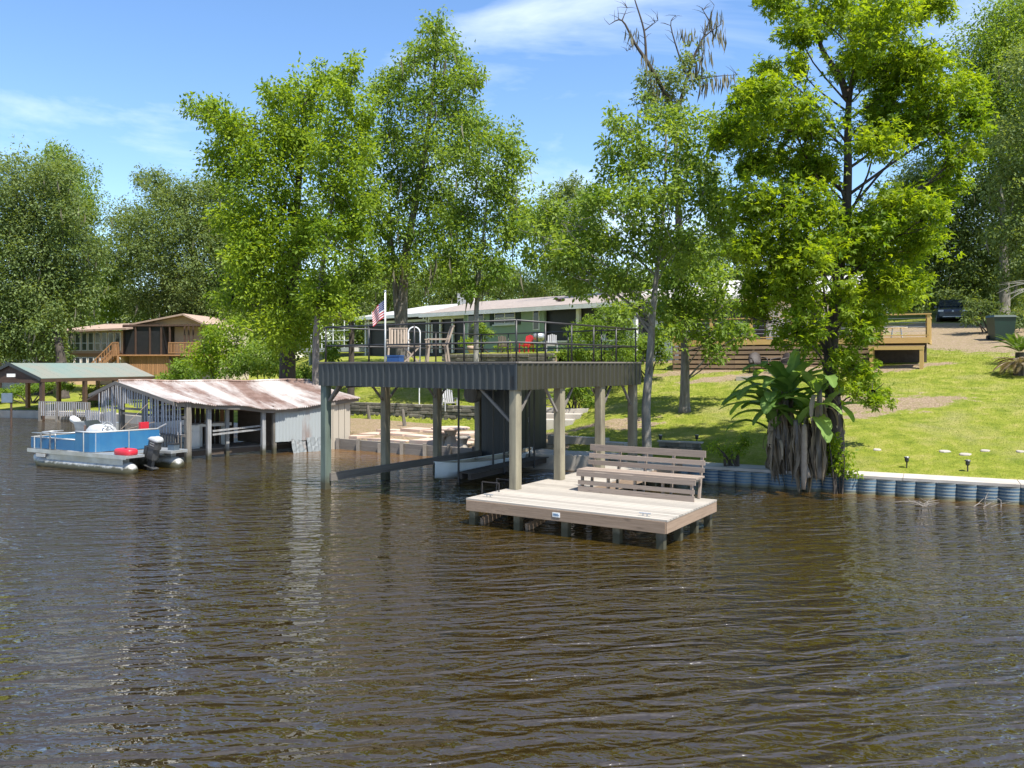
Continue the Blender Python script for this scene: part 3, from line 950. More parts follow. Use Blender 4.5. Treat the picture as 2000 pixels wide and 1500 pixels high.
# timber bulkhead and broken patio
bk = thing('timber_bulkhead', Vector((-3.8, 29, 0)), 'old dark timber bulkhead holding the broken patio above the water', 'bulkhead')
bpts = [Vector((-6.45, 30.75, 0)), Vector((-4.6, 29.55, 0)), Vector((-2.9, 28.4, 0)), Vector((-1.2, 27.3, 0)), Vector((-.1, 25.9, 0))]
for k, (a, b2) in enumerate(zip(bpts[:-1], bpts[1:])):
    for j in range(3):
        piece('timber', 'old_grey', bk, a + Z * (-.12 + j * .2 + random.uniform(-.01, .01)), b2 + Z * (-.12 + j * .2 + random.uniform(-.01, .01)), .2 - .02 * j, .19)
for k in range(7):
    q = bpts[0].lerp(bpts[3], k / 6)
    piece('stake', 'old_grey', bk, q + Vector((-.07, -.13, -.8)), q + Vector((-.07, -.13, .32 + random.uniform(0, .15))), .12, .12)
slabs = thing('broken_patio', Vector((-3.5, 31, .4)), 'broken pinkish concrete patio slabs sloping to the timber bulkhead', 'patio')
random.seed(3)
for i in range(5):
    for j in range(3):
        c0 = Vector((-6.0, 31.5, 0)) + Vector((.838, -.545, 0)) * (i * 1.22) + Vector((.545, .838, 0)) * (j * 1.12)
        w2, d2 = .60 - random.random() * .07, .55 - random.random() * .07
        an = -.575 + random.uniform(-.06, .06)
        ca_, sa_ = math.cos(an), math.sin(an)
        pts = []
        for sx_, sy_ in ((-1, -1), (.1 + random.random() * .3, -1.03), (1, -1), (1.02, 0), (1, 1), (random.uniform(-.2, .3), 1.04), (-1, 1)):
            x, y = sx_ * w2 * random.uniform(.93, 1), sy_ * d2 * random.uniform(.93, 1)
            pts.append((c0.x + x * ca_ - y * sa_, c0.y + x * sa_ + y * ca_))
        zt = gz(c0.x, c0.y) + random.uniform(-.01, .07)
        tx, ty = random.uniform(-.05, .05), random.uniform(-.05, .06)
        n = len(pts)
        vs_ = [(x, y, zt - .14 + tx * (x - c0.x) + ty * (y - c0.y)) for x, y in pts] + [(x, y, zt + tx * (x - c0.x) + ty * (y - c0.y)) for x, y in pts]
        MB().add(vs_, [tuple(range(n - 1, -1, -1)), tuple(range(n, 2 * n))] + [(k, (k + 1) % n, n + (k + 1) % n, n + k) for k in range(n)]).build('patio_slab', 'pink_slab', slabs)
# low concrete edging along the left bank
be = thing('bank_edging', Vector((-20, 44, 0)), 'low pale concrete edging along the left bank', 'edging')
ep = [Vector((-46, 50.5, 0)), Vector((-28, 48.4, 0)), Vector((-22, 45.5, 0)), Vector((-13, 38.0, 0)), Vector((-7.2, 33.8, 0))]
for a, b2 in zip(ep[:-1], ep[1:]):
    n = max(1, round((b2 - a).length / 1.5))
    for k in range(n):
        piece('edging_block', 'concrete', be, a.lerp(b2, k / n) + Z * .02, a.lerp(b2, (k + .992) / n) + Z * .02, .62, .82)
# stone retaining walls built stone by stone
def stone_wall(name, label, a, b2, h, courses, base_z, lng=.42, mat='stone', capmat='old_grey'):
    a, b2 = Vector(a), Vector(b2)
    root = thing(name, (a + b2) / 2 + Z * base_z, label, 'retaining wall')
    dr = (b2 - a).normalized(); ln = (b2 - a).length
    ch = h / courses
    me = bpy.data.meshes.new('stone')
    k_ = .07
    v, f = [], []
    for z_, s_ in ((-.5, .42), (-.4, .5), (.4, .5), (.5, .42)):
        v += [(-s_, -s_, z_), (s_, -s_, z_), (s_, s_, z_), (-s_, s_, z_)]
    for q in range(3):
        f += [(q * 4 + i, q * 4 + (i + 1) % 4, q * 4 + 4 + (i + 1) % 4, q * 4 + 4 + i) for i in range(4)]
    f += [(3, 2, 1, 0), (12, 13, 14, 15)]
    me.from_pydata(v, [], f); me.materials.append(MATS[mat])
    ang = math.atan2(dr.y, dr.x)
    MB().beam(a + dr * .05 + Z * (base_z + h * .45) + Vector((-dr.y, dr.x, 0)) * .12, b2 - dr * .05 + Z * (base_z + h * .45) + Vector((-dr.y, dr.x, 0)) * .12, .14, h * .92).build('core', 'soil', root)
    for c_ in range(courses):
        x = -random.random() * .2
        while x < ln:
            w = lng * random.uniform(.65, 1.4)
            x0, x1 = max(x, 0), min(x + w, ln)
            if x1 - x0 > .08:
                o = bpy.data.objects.new('stone', me)
                link(o, root)
                o.location = a + dr * ((x0 + x1) / 2) + Z * (base_z + (c_ + .5) * ch) + Vector((-dr.y, dr.x, 0)) * random.uniform(-.03, .03) - wloc(root)
                o.rotation_euler = (random.uniform(-.03, .03), random.uniform(-.02, .02), ang + random.uniform(-.03, .03))
                o.scale = (x1 - x0 - .02, .26, ch - .015)
            x += w
    return root
wa_, wb_ = Vector((WALL_A[0] + .4, WALL_A[1] - .25, 0)), Vector((WALL_B[0] + .8, WALL_B[1] - .5, 0))
stone_wall('retaining_wall', 'low grey stone retaining wall behind the patio grass', wa_, wb_, .76, 5, gz(-4.8, 37.6) - .06)
# patio stones, chair, round table and steps
tb = ground_at(880, 868)
rt = thing('round_table', tb, 'round concrete garden table on stone pedestal by the patio', 'table')
MB().lathe(tb + Z * .52, [(.62, 0), (.68, .02), (.68, .06), (.64, .075)], 24).build('table_top', 'pink_slab', rt)
MB().lathe(tb - Z * .05, [(.30, 0), (.22, .15), (.17, .35), (.26, .58)], 14).build('pedestal', 'concrete', rt)
for px_, py_, lb in ((905, 880, 'small curved concrete stool nearest the boathouse post'), (862, 876, 'small curved concrete stool left of the round table')):
    g = ground_at(px_, py_)
    st = thing('garden_stool', g, lb, 'stool', 'concrete garden stools')
    MB().lathe(g + Z * .30, [(.24, 0), (.26, .03), (.25, .08)], 14).build('seat', 'concrete', st)
    MB().lathe(g - Z * .05, [(.18, 0), (.12, .18), (.17, .36)], 12).build('pedestal', 'concrete', st)
stp = ground_at(1120, 826)
steps = thing('garden_steps', stp, 'pale concrete garden steps behind the boathouse posts', 'steps')
for k in range(3):
    c0 = stp + Vector((-.9 + k * .35, k * .75 + .3, 0))
    MB(frame(c0, R(-12))).box(-1.0, .95, -.4, .45, -.4, .12 + k * .17).build('step', 'pale_concrete', steps)
lad = ground_at(1078, 830)
ladd = thing('metal_ladder', lad, 'thin dark rack of horizontal bars beside the shed', 'rack')
for k in range(9):
    MB().tube([lad + Vector((-.3, 0, .25 + k * .26)), lad + Vector((.35, .1, .25 + k * .26))], .018, 6).build('bar', 'rail_black', ladd)
for s in (-.3, .35):
    MB().tube([lad + Vector((s, 0 if s < 0 else .1, -.1)), lad + Vector((s, 0 if s < 0 else .1, 2.4))], .022, 6).build('upright', 'rail_black', ladd)
def adirondack(name, g, rz, label, mat, group, sc_=1.0):
    r = thing(name, g, label, 'chair', group)
    M = frame(g, rz) @ Matrix.Scale(sc_, 4)
    for k in range(5):
        piece('back_slat', mat, r, (-.2 + k * .1, .22, .38), (-.2 + k * .1, .42, .98 - abs(k - 2) * .03), .07, .02, (0, -1, .3), M)
    for k in range(4):
        piece('seat_slat', mat, r, (-.26, -.26 + k * .13, .40 - k * .02), (.26, -.26 + k * .13, .40 - k * .02), .1, .02, (0, 0, 1), M)
    for s in (-1, 1):
        piece('arm', mat, r, (s * .3, -.32, .58), (s * .3, .3, .56), .09, .02, (0, 0, 1), M)
        piece('leg', mat, r, (s * .28, -.27, -.01), (s * .28, -.27, .58), .05, .05, (0, 1, 0), M)
        piece('leg', mat, r, (s * .28, .30, -.01), (s * .28, .24, .57), .05, .05, (0, 1, 0), M)
    return r
g = ground_at(878, 806)
adirondack('garden_chair', g, R(20), 'grey slatted garden chair below the stone wall, under the deck', 'silver_slat', None)
# little stakes in the patio grass
for px_, py_, h_, lb in ((722, 818, .62, 'short tree stump stake nearest the white shed'), (791, 832, .72, 'leaning split wooden stake in the patio grass')):
    g = ground_at(px_, py_)
    tag(MB().tube([g - Z * .1, g + Vector((-.10, 0, h_))], [.09, .06], 7).build('stake', 'old_post'), lb, 'stake')
g = ground_at(819, 812)
tag(MB().tube([g - Z * .1, g + Z * 2.6], .028, 8).build('thin_pole', 'white_paint'), 'thin pale pole standing in the grass behind the slip', 'pole')

# ================================================================== things on the roof deck
fp = NC - UX * 3.9 + VX * .05
flagp = thing('flag_pole', fp + Z * 3.2, 'white flag pole fixed to the front rail of the roof deck', 'flag pole')
MB().tube([fp + Z * 3.2, fp + Z * 4.9], [.022, .018], 10).build('pole', 'white_paint', flagp, True)
MB().lathe(fp + Z * 4.9, [(.01, 0), (.03, .02), (.03, .04), (.01, .06)], 10).build('finial', 'aluminium', flagp)
# American flag hanging slack
nu, nv = 30, 26
vs_, fs_, cols = [], [], []
for i in range(nu + 1):
    for j in range(nv + 1):
        u_, v_ = i / nu, j / nv
        sag = .30 * u_ ** 1.2
        fold = .035 * math.sin(u_ * 9 + v_ * 1.5) * (0.3 + u_)
        vs_.append(fp + Vector((-.31 * u_ ** .9 * (1 - .12 * v_) - .015, fold + .02 * u_, 4.72 - .42 * v_ - sag * (1 - .25 * v_))) - (fp + Z * 3.2))
for i in range(nu):
    for j in range(nv):
        fs_.append((i * (nv + 1) + j, (i + 1) * (nv + 1) + j, (i + 1) * (nv + 1) + j + 1, i * (nv + 1) + j + 1))
        stripe = int(j / nv * 13)
        if i < nu * .42 and stripe < 7:
            c_ = (.62, .62, .65) if (i % 2 == 1 and j % 3 == 1) else (.02, .035, .13)
        else:
            c_ = (.45, .016, .03) if stripe % 2 == 0 else (.70, .68, .66)
        cols += [c_ + (1.0,)] * 4
me = bpy.data.meshes.new('flag'); me.from_pydata(vs_, [], fs_)
fa = me.color_attributes.new('tint', 'FLOAT_COLOR', 'CORNER')
fa.data.foreach_set('color', np.array(cols, np.float32).ravel())
m, t, b = nodes_of('flag_cloth')
a_ = t.nodes.new('ShaderNodeAttribute'); a_.attribute_name = 'tint'
t.links.new(a_.outputs['Color'], b.inputs['Base Color']); b.inputs['Roughness'].default_value = .8
tr = t.nodes.new('ShaderNodeBsdfTranslucent'); t.links.new(a_.outputs['Color'], tr.inputs['Color'])
mx = t.nodes.new('ShaderNodeMixShader'); mx.inputs[0].default_value = .4
t.links.new(b.outputs[0], mx.inputs[1]); t.links.new(tr.outputs[0], mx.inputs[2]); t.links.new(mx.outputs[0], t.nodes['Material Output'].inputs['Surface'])
me.materials.append(m)
me.polygons.foreach_set('use_smooth', [True] * len(me.polygons))
fo = bpy.data.objects.new('flag', me); link(fo); fo.location = fp + Z * 3.2
tag(fo, 'slack red, white and blue striped flag hanging from the white pole', 'flag')

def bar_chair(g, rz, label):
    r = thing('deck_chair', g, label, 'chair', 'tall slatted chairs on the roof deck')
    M = frame(g, rz)
    for s in (-1, 1):
        piece('leg', 'teak', r, (s * .26, -.24, 0), (s * .24, -.20, .44), .045, .045, (0, 1, 0), M)
        piece('leg', 'teak', r, (s * .26, .30, 0), (s * .24, .24, .44), .045, .045, (0, 1, 0), M)
        piece('arm', 'teak', r, (s * .28, -.26, .60), (s * .28, .28, .60), .06, .025, (0, 0, 1), M)
        piece('arm_post', 'teak', r, (s * .27, -.22, .42), (s * .28, -.22, .60), .04, .04, (0, 1, 0), M)
        piece('back_post', 'teak', r, (s * .22, .24, .42), (s * .22, .40, .92), .04, .04, (0, 1, 0), M)
    for k in range(4):
        piece('seat_slat', 'teak', r, (-.25, -.2 + k * .12, .45), (.25, -.2 + k * .12, .45), .1, .022, (0, 0, 1), M)
    for k in range(5):
        piece('back_slat', 'teak', r, (-.16 + k * .08, .255, .5), (-.16 + k * .08, .40, .90), .05, .015, (0, -1, .3), M)
    piece('back_rail', 'teak', r, (-.25, .405, .92), (.25, .405, .92), .05, .03, (0, 0, 1), M)
    return r
q = at(778, 710, 21.2); q.z = 3.207
bar_chair(q, R(8), 'slatted wooden chair facing the water, nearest the flag pole')
q = at(852, 710, 20.4); q.z = 3.207
bar_chair(q, R(-78), 'slatted wooden chair seen side on, right of the white arch')
q = at(809, 710, 21.0); q.z = 3.207
arch = MB()
arch.tube([q + Vector((-.15, 0, 0)), q + Vector((-.15, 0, .78))] + [q + Vector((-.15 * math.cos(w), 0, .78 + .15 * math.sin(w))) for w in np.linspace(0, math.pi, 9)] + [q + Vector((.15, 0, .78)), q + Vector((.15, 0, 0))], .018, 8)
tag(arch.build('ladder_arch', 'white_paint', None, True), 'white metal ladder arch standing between the two deck chairs', 'ladder')
q = at(772, 710, 19.9); q.z = 3.207
cool = thing('cooler', q, 'blue cooler box on the roof deck below the wooden chair', 'cooler')
M = frame(q, R(-20))
MB(M).box(-.17, .17, -.12, .12, 0, .16).build('tub', 'blue_plastic', cool)
MB(M).box(-.18, .18, -.13, .13, .162, .195).build('lid', 'blue_plastic', cool)
q = at(803, 710, 20.3); q.z = 3.207
sd = thing('side_table', q, 'small wooden folding side table between the deck chairs', 'table')
M = frame(q, R(10))
for k in range(4):
    piece('top_slat', 'teak', sd, (-.22, -.17 + k * .11, .42), (.22, -.17 + k * .11, .42), .09, .02, (0, 0, 1), M)
for s in (-1, 1):
    piece('leg', 'teak', sd, (-.2, s * .18, 0), (.2, s * .18, .41), .035, .025, (0, 1, 0), M)
    piece('leg', 'teak', sd, (.2, s * .15, 0), (-.2, s * .15, .41), .035, .025, (0, 1, 0), M)

# ================================================================== rusty boathouse
rd = Vector((0.678, 0.735, 0)); rn_ = Vector((-0.735, 0.678, 0))
E0 = at(345, 784, 26.3); E2 = at(701, 774, 31.2)
E1 = at(564, 799, 29.3)
R0 = at(231, 745, 29.0); R2 = at(606, 743, 33.4)
rb = thing('rusty_boathouse', Vector((-10.4, 26.6, 0)), 'ramshackle old boathouse with rusty white tin roof and open front', 'boathouse')
def eave(tt):
    tm = .62
    a = E0.lerp(E1, tt / tm) if tt < tm else E1.lerp(E2, (tt - tm) / (1 - tm))
    return a + Z * (.03 * math.sin(tt * 23))
def ridge(tt):
    return R0.lerp(R2, tt) + Z * (.02 * math.sin(tt * 17) - .03 * math.sin(math.pi * tt))
BE0, BE2 = R0 + rn_ * 3.0 - Z * .75, R2 + rn_ * 2.6 - Z * .75
nsh = 15
for k in range(nsh):
    mb = MB()
    nr = 12
    ov = random.uniform(-.06, .08)
    if k == 1:
        ov = .25
    vs_ = []
    for i in range(nr + 1):
        tt = min(max((k + i / nr) / nsh, 0), 1)
        e, r_ = eave(tt), ridge(tt)
        wv = .022 * (1 if i % 2 else -1)
        for s in range(7):
            q = e.lerp(r_, s / 6)
            if s == 0:
                q = q + (e - r_).normalized() * (.1 + ov)
            vs_.append(q + Z * (wv + .012 * (k % 2) - .05 * math.sin(math.pi * s / 6)))
    mb.add(vs_, [(i * 7 + s, (i + 1) * 7 + s, (i + 1) * 7 + s + 1, i * 7 + s + 1) for i in range(nr) for s in range(6)])
    mb.build('roof_sheet', 'rust_roof', rb)
for k in range(8):
    a, b2 = k / 8, (k + 1) / 8
    MB().slab([ridge(a) + Z * .0, ridge(b2) + Z * .0, BE0.lerp(BE2, b2), BE0.lerp(BE2, a)], .02).build('back_roof_sheet', 'rust_roof', rb)
MB().tube([ridge(k / 8) + Z * .03 for k in range(9)], .05, 6).build('ridge_cap', 'rust_roof', rb)
for k in range(6):
    a, b2 = eave(k / 6), eave((k + 1) / 6)
    piece('eave_board', 'old_grey', rb, a - Z * .09 + rn_ * .02, b2 - Z * .09 + rn_ * .02, .03, .14)
def on_eave(px, back=.12):
    """point on the front line (plan) seen at photo column px"""
    best = min((abs((eave(i / 400).x / eave(i / 400).y) * F + 1000 - px), i / 400) for i in range(401))[1]
    e = eave(best)
    return e + rn_ * back, best
P = {}
for px_, w, m_ in ((368, .17, 'old_post'), (413, .13, 'white_post'), (463, .11, 'white_post'), (519, .13, 'white_post'), (541, .12, 'old_post')):
    e, tt = on_eave(px_, .18 if px_ > 370 else .05)
    if px_ == 463:
        e = e + rn_ * .5
    MB().beam(Vector((e.x, e.y, -1.2)), Vector((e.x, e.y, e.z - .05)), w, w, rd).build('post', m_, rb)
    P[px_] = e
# floor of the slip walkway
f0 = Vector((P[368].x, P[368].y, 0)) + rn_ * .9; f1 = Vector((P[541].x, P[541].y, 0)) + rn_ * .5
for k in range(26):
    q = f0.lerp(f1 + rd * 2.4, k / 25)
    piece('floor_plank', 'old_grey', rb, q + Z * .26, q + rn_ * 1.5 + Z * .26, .27, .05)
piece('floor_beam', 'dark_timber', rb, f0 + Z * .15, f1 + rd * 2.4 + Z * .15, .1, .16)
# white and cream sheet-iron wall panels at the right
wl0, _ = on_eave(541, .1); wl1, _ = on_eave(642, .1)
for k in range(4):
    a, b2 = wl0.lerp(wl1, k / 4), wl0.lerp(wl1, (k + 1) / 4)
    ta, tb_ = eave(.62 + .25 * 0).z, 0
    mb = MB(); nr = 8; vs_ = []
    for i in range(nr + 1):
        q = a.lerp(b2, i / nr)
        _, t_ = on_eave(1000 + F * q.x / q.y)
        zt = eave(t_).z - .06
        o_ = rn_ * (.012 * (i % 2))
        vs_ += [Vector((q.x, q.y, .40 + .02 * random.random())) + o_, Vector((q.x, q.y, zt)) + o_]
    mb.add(vs_, [(2 * i, 2 * i + 2, 2 * i + 3, 2 * i + 1) for i in range(nr)]).build('white_wall_panel', 'white_iron', rb)
wl2, _ = on_eave(687, .1)
for k in range(4):
    a, b2 = wl1.lerp(wl2, k / 4) + rd * .004, wl1.lerp(wl2, (k + 1) / 4) - rd * .012
    za, zb_ = eave(.86 + .1 * k / 4).z - .04, eave(.86 + .1 * (k + 1) / 4).z - .04
    MB().add([Vector((a.x, a.y, -.3)), Vector((b2.x, b2.y, -.3)), Vector((b2.x, b2.y, zb_)), Vector((a.x, a.y, za)), Vector((b2.x, b2.y, -.3)) + rn_ * .03, Vector((b2.x, b2.y, zb_)) + rn_ * .03], [(0, 1, 2, 3), (1, 4, 5, 2)]).build('cream_wall_panel', 'cream_iron', rb)
# right end wall and back wall (close the shed from behind)
wb2 = wl2 + rn_ * 3.1
MB().add([Vector((wl2.x, wl2.y, -.3)), Vector((wb2.x, wb2.y, -.1)), Vector((wb2.x, wb2.y, R2.z - .08)), Vector((wl2.x, wl2.y, E2.z - .06))], [(0, 1, 2, 3)]).build('end_wall', 'cream_iron', rb)
bw0, bw1 = Vector((P[463].x, P[463].y, 0)) + rn_ * 2.7, Vector((wl0.x, wl0.y, 0)) + rn_ * 2.9
for k in range(9):
    a, b2 = bw0.lerp(bw1, k / 9), bw0.lerp(bw1, (k + 1) / 9 - .006)
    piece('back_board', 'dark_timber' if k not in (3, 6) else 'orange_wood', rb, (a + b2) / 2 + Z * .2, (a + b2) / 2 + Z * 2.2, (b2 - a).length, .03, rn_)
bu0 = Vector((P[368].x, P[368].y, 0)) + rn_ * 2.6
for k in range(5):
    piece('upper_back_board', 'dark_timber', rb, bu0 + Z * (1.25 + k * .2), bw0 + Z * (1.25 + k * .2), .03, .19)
piece('partition', 'dark_timber', rb, wl0 + rn_ * .1 - Z * (wl0.z - 1.0), wl0 + rn_ * 2.6 - Z * (wl0.z - 1.0), .03, 1.4)
for z_ in (.98, .86):
    e, _ = on_eave(424, .3); e2, _ = on_eave(517, .3)
    piece('grab_rail', 'white_post', rb, Vector((e.x, e.y, z_ - .05)), Vector((e2.x, e2.y, z_ + .03)), .04, .06)
piece('top_plate', 'dark_brown', rb, P[368] + rn_ * .1 - Z * .13, P[541] + rn_ * .1 - Z * .13, .09, .1)
# slatted left gable: slats between the front corner and beyond the ridge
g0 = Vector((P[368].x, P[368].y, 0)) - rd * .12
gr_ = Vector((R0.x, R0.y, 0)); gdir = (gr_ - g0).normalized(); glen = (gr_ - g0).length
def gable_top(s):
    if s <= glen:
        return lerp(E0.z - .1, R0.z - .08, s / glen)
    return R0.z - .08 - (s - glen) * .27
k = 0
s = .22
random.seed(21)
while s < glen + 1.5:
    q = g0 + gdir * s
    zt = gable_top(s)
    zb_ = .86
    if glen * .60 < s < glen * 1.02:
        zb_ = zt - .62 if s < glen * .9 else 1.6
    ln_ = Vector((random.uniform(-.05, .05), random.uniform(-.03, .03), 0))
    piece('gable_slat', 'silver_slat', rb, q + Z * (zb_ + random.uniform(-.03, .03)), q + ln_ * .5 + Z * (zt + random.uniform(-.02, .02)), .085 + random.uniform(-.015, .02), .02, rd)
    s += .165 + random.uniform(-.02, .02)
s = .2
while s < glen * .58:
    q = g0 + gdir * s
    piece('lower_slat', 'old_grey', rb, q + Z * .30, q + Z * .84, .08, .02, rd)
    s += .17
for z_, s0, s1 in ((.85, 0, glen * .6), (1.45, 0, glen * .95), (1.62, glen * .3, glen * 1.2)):
    piece('girt', 'old_grey', rb, g0 + gdir * s0 + rd * .04 + Z * z_, g0 + gdir * s1 + rd * .04 + Z * z_, .05, .08)
for s in (glen * .62, glen * .99):
    q = g0 + gdir * s + rd * .1
    MB().beam(Vector((q.x, q.y, -1)), Vector((q.x, q.y, gable_top(s) - .05)), .16, .16, rd).build('post', 'old_post', rb)
piece('rake_board', 'old_grey', rb, E0 - Z * .07 - rd * .1, R0 - Z * .05 - rd * .1, .03, .12)
piece('rake_board', 'old_grey', rb, R0 - Z * .05 - rd * .1, R0 + gdir * 1.9 - Z * .55 - rd * .1, .03, .12)
# slumping white slats left of the gable
for k in range(9):
    q = g0 + gdir * (glen + .35 + k * .17)
    piece('leaning_slat', 'silver_slat', rb, q + Z * (.35 + .02 * k) + gdir * .1, q + Z * (1.55 - .03 * k) - gdir * .12, .09, .02, rd)
for k in range(7):
    q = g0 + gdir * (glen + .9 + k * .15)
    piece('leaning_slat', 'silver_slat', rb, q + Z * .3 - gdir * .05 - rd * .2, q + Z * 1.5 + gdir * .08 - rd * .2, .1, .02, rd)
# things inside it
def inside(px, back):
    e, _ = on_eave(px, back)
    return Vector((e.x, e.y, .286))
q = inside(388, 1.3)
dr_ = thing('steel_drum', q, 'blue grey steel drum standing in the rusty boathouse', 'drum')
MB().lathe(q, [(.20, 0), (.215, .02), (.21, .24), (.225, .26), (.21, .28), (.21, .50), (.225, .52), (.215, .55)], 18).build('barrel', 'drum_steel', dr_)
MB().lathe(q, [(.19, .535), (.195, .555), (.1, .558)], 18).build('lid', 'drum_steel', dr_)
q = inside(410, 1.5)
ws = thing('old_freezer', q, 'old white upright cabinet inside the rusty boathouse', 'cabinet')
M = frame(q, math.atan2(rd.y, rd.x))
MB(M).box(-.27, .27, -.25, .25, 0, .80).build('body', 'white_paint', ws)
MB(M).box(-.26, .26, -.28, -.253, .06, .58).build('door', 'white_paint', ws)
MB(M).box(-.22, -.19, -.31, -.28, .3, .5).build('handle', 'aluminium', ws)
q = inside(440, 1.9)
wt = thing('white_counter', q, 'long white work counter inside the rusty boathouse', 'counter')
M = frame(q, math.atan2(rd.y, rd.x))
MB(M).box(-.2, 1.1, -.3, .3, .70, .80).build('top', 'white_paint', wt)
for x_ in (0, 1.0):
    MB(M).box(x_ - .05, x_ + .05, -.2, .2, 0, .70).build('leg', 'white_paint', wt)
# crumpled white sheets leaning in the water
for k, (px_, dd) in enumerate(((585, .05), (614, .02))):
    e, _ = on_eave(px_, -.18)
    e.z = 0
    mb = MB(); vs_ = []
    for i in range(7):
        for j in range(5):
            vs_.append(e + rd * ((i / 6 - .5) * .62) + rn_ * (j / 4 * .26 + .04 * math.sin(i * 2.1 + j + k)) + Z * (-.12 + j / 4 * .62 - .02 * i * (1 - k) + .02 * math.sin(i * 3)))
    mb.add(vs_, [(i * 5 + j, (i + 1) * 5 + j, (i + 1) * 5 + j + 1, i * 5 + j + 1) for i in range(6) for j in range(4)])
    tag(mb.build('loose_sheet', 'shaded_sheet', None), ('crumpled white tin sheet leaning in the water, left of two', 'crumpled white tin sheet leaning in the water, nearest the green post')[k], 'tin sheet', 'loose tin sheets')

# ================================================================== pontoon boat
PB = Vector((-15.25, 25.75, 0))
p1 = Vector((.882, -.472, 0)); p2 = Vector((.472, .882, 0))
def pb(a, b_, z):
    return PB + p1 * a + p2 * b_ + Z * z
boat = thing('pontoon_boat', PB, 'blue and white pontoon boat with outboard motor moored by the rusty boathouse', 'pontoon boat')
for b_ in (.26, 1.9):
    pts = [pb(-.02, b_, .30), pb(.12, b_, .22), pb(.35, b_, .12), pb(.7, b_, .08)] + [pb(a, b_, .08) for a in (2, 3.5, 4.5)] + [pb(4.66, b_, .08), pb(4.78, b_, .12)]
    MB().tube(pts, [.03, .12, .2, .245, .25, .25, .25, .2, .06], 16).build('pontoon', 'boat_white', boat, True)
    for a in (.75, 1.55, 2.4, 3.3, 4.1):
        MB(Matrix(((p1.x, p2.x, 0, PB.x), (p1.y, p2.y, 0, PB.y), (0, 0, 1, 0), (0, 0, 0, 1)))).box(a, a + .3, b_ - .09, b_ + .09, .30, .455).build('pontoon_bracket', 'aluminium', boat)
BM = Matrix(((p1.x, p2.x, 0, PB.x), (p1.y, p2.y, 0, PB.y), (0, 0, 1, 0), (0, 0, 0, 1)))
MB(BM).prism([(0, .02), (4.72, .02), (4.72, .62), (4.25, .66), (4.25, 1.5), (4.72, 1.54), (4.72, 2.15), (0, 2.15)], .46, .53).build('deck', 'aluminium', boat)
MB(BM).box(.02, 4.70, -.005, .018, .43, .545).build('side_trim', 'aluminium', boat)
MB(BM).box(.02, 4.70, 2.152, 2.175, .43, .545).build('side_trim', 'aluminium', boat)
MB(BM).box(.5, .95, -.022, -.007, .31, .41).build('registration_plate', 'boat_white', boat)
MB(BM).box(.9, 4.5, .06, .078, .25, .44).build('splash_panel', 'aluminium', boat)
# enclosure panels (plan polygon with rounded near stern corner)
outline = [(.10, 2.08), (.08, .10), (1.0, .08), (2.45, .08), (2.46, .08)]
def wall_run(pts, zb_, zt, name, mat, th=.03):
    mb = MB(BM)
    n = len(pts)
    vs_ = []
    for i, (a, b_) in enumerate(pts):
        a0, b0 = pts[max(i - 1, 0)]; a1, b1 = pts[min(i + 1, n - 1)]
        nx, ny = (b1 - b0), -(a1 - a0)
        l_ = math.hypot(nx, ny) or 1
        nx, ny = nx / l_ * th / 2, ny / l_ * th / 2
        vs_ += [(a + nx, b_ + ny, zb_), (a + nx, b_ + ny, zt), (a - nx, b_ - ny, zt), (a - nx, b_ - ny, zb_)]
    fs_ = [(i * 4 + k, (i + 1) * 4 + k, (i + 1) * 4 + (k + 1) % 4, i * 4 + (k + 1) % 4) for i in range(n - 1) for k in range(4)] + [(0, 1, 2, 3), (n * 4 - 1, n * 4 - 2, n * 4 - 3, n * 4 - 4)]
    return mb.add(vs_, fs_).build(name, mat, boat)
low = [(.08, 2.08), (.08, .10), (2.30, .08)]
hi_ = [(2.31, .08), (2.75, .08), (2.95, .10), (3.08, .16), (3.16, .28), (3.60, 2.02)]
far = [(3.60, 2.03), (3.3, 2.10), (.09, 2.10)]
wall_run(low, .56, .88, 'side_panel', 'boat_blue'); wall_run(hi_, .56, 1.13, 'stern_panel', 'boat_blue'); wall_run(far, .56, .95, 'side_panel', 'boat_blue')
def top_rail(pts, z_, r_=.022, name='top_rail', mat='boat_white'):
    MB().tube([pb(a, b_, z_) for a, b_ in pts], r_, 8).build(name, mat, boat, True)
top_rail(low, .895); top_rail(hi_, 1.145, .026); top_rail(far, .965)
for a, b_ in ((.3, .06), (2.72, .06), (3.1, .19), (3.38, 1.1)):
    MB().tube([pb(a, b_, .55), pb(a, b_, .9 if a < 1 else 1.15)], .018, 6).build('panel_post', 'aluminium', boat)
for a0, a1 in ((.08, 1.05), (1.15, 2.1)):
    MB().tube([pb(a0 if a0 > 1 else a1 - .35, .02, .55), pb(a0 if a0 > 1 else a1 - .35, .02, 1.02), pb((a0 if a0 > 1 else a1 - .35) + .06, .02, 1.07), pb(a1, .06, 1.1), pb(a1 + .02, .5, 1.1)], .02, 8).build('boarding_rail', 'aluminium', boat, True)
MB().tube([pb(.08, .12, 1.02), pb(1.3, .10, 1.04), pb(1.35, .06, .98), pb(1.35, .06, .56)], .02, 8).build('bow_rail', 'aluminium', boat, True)
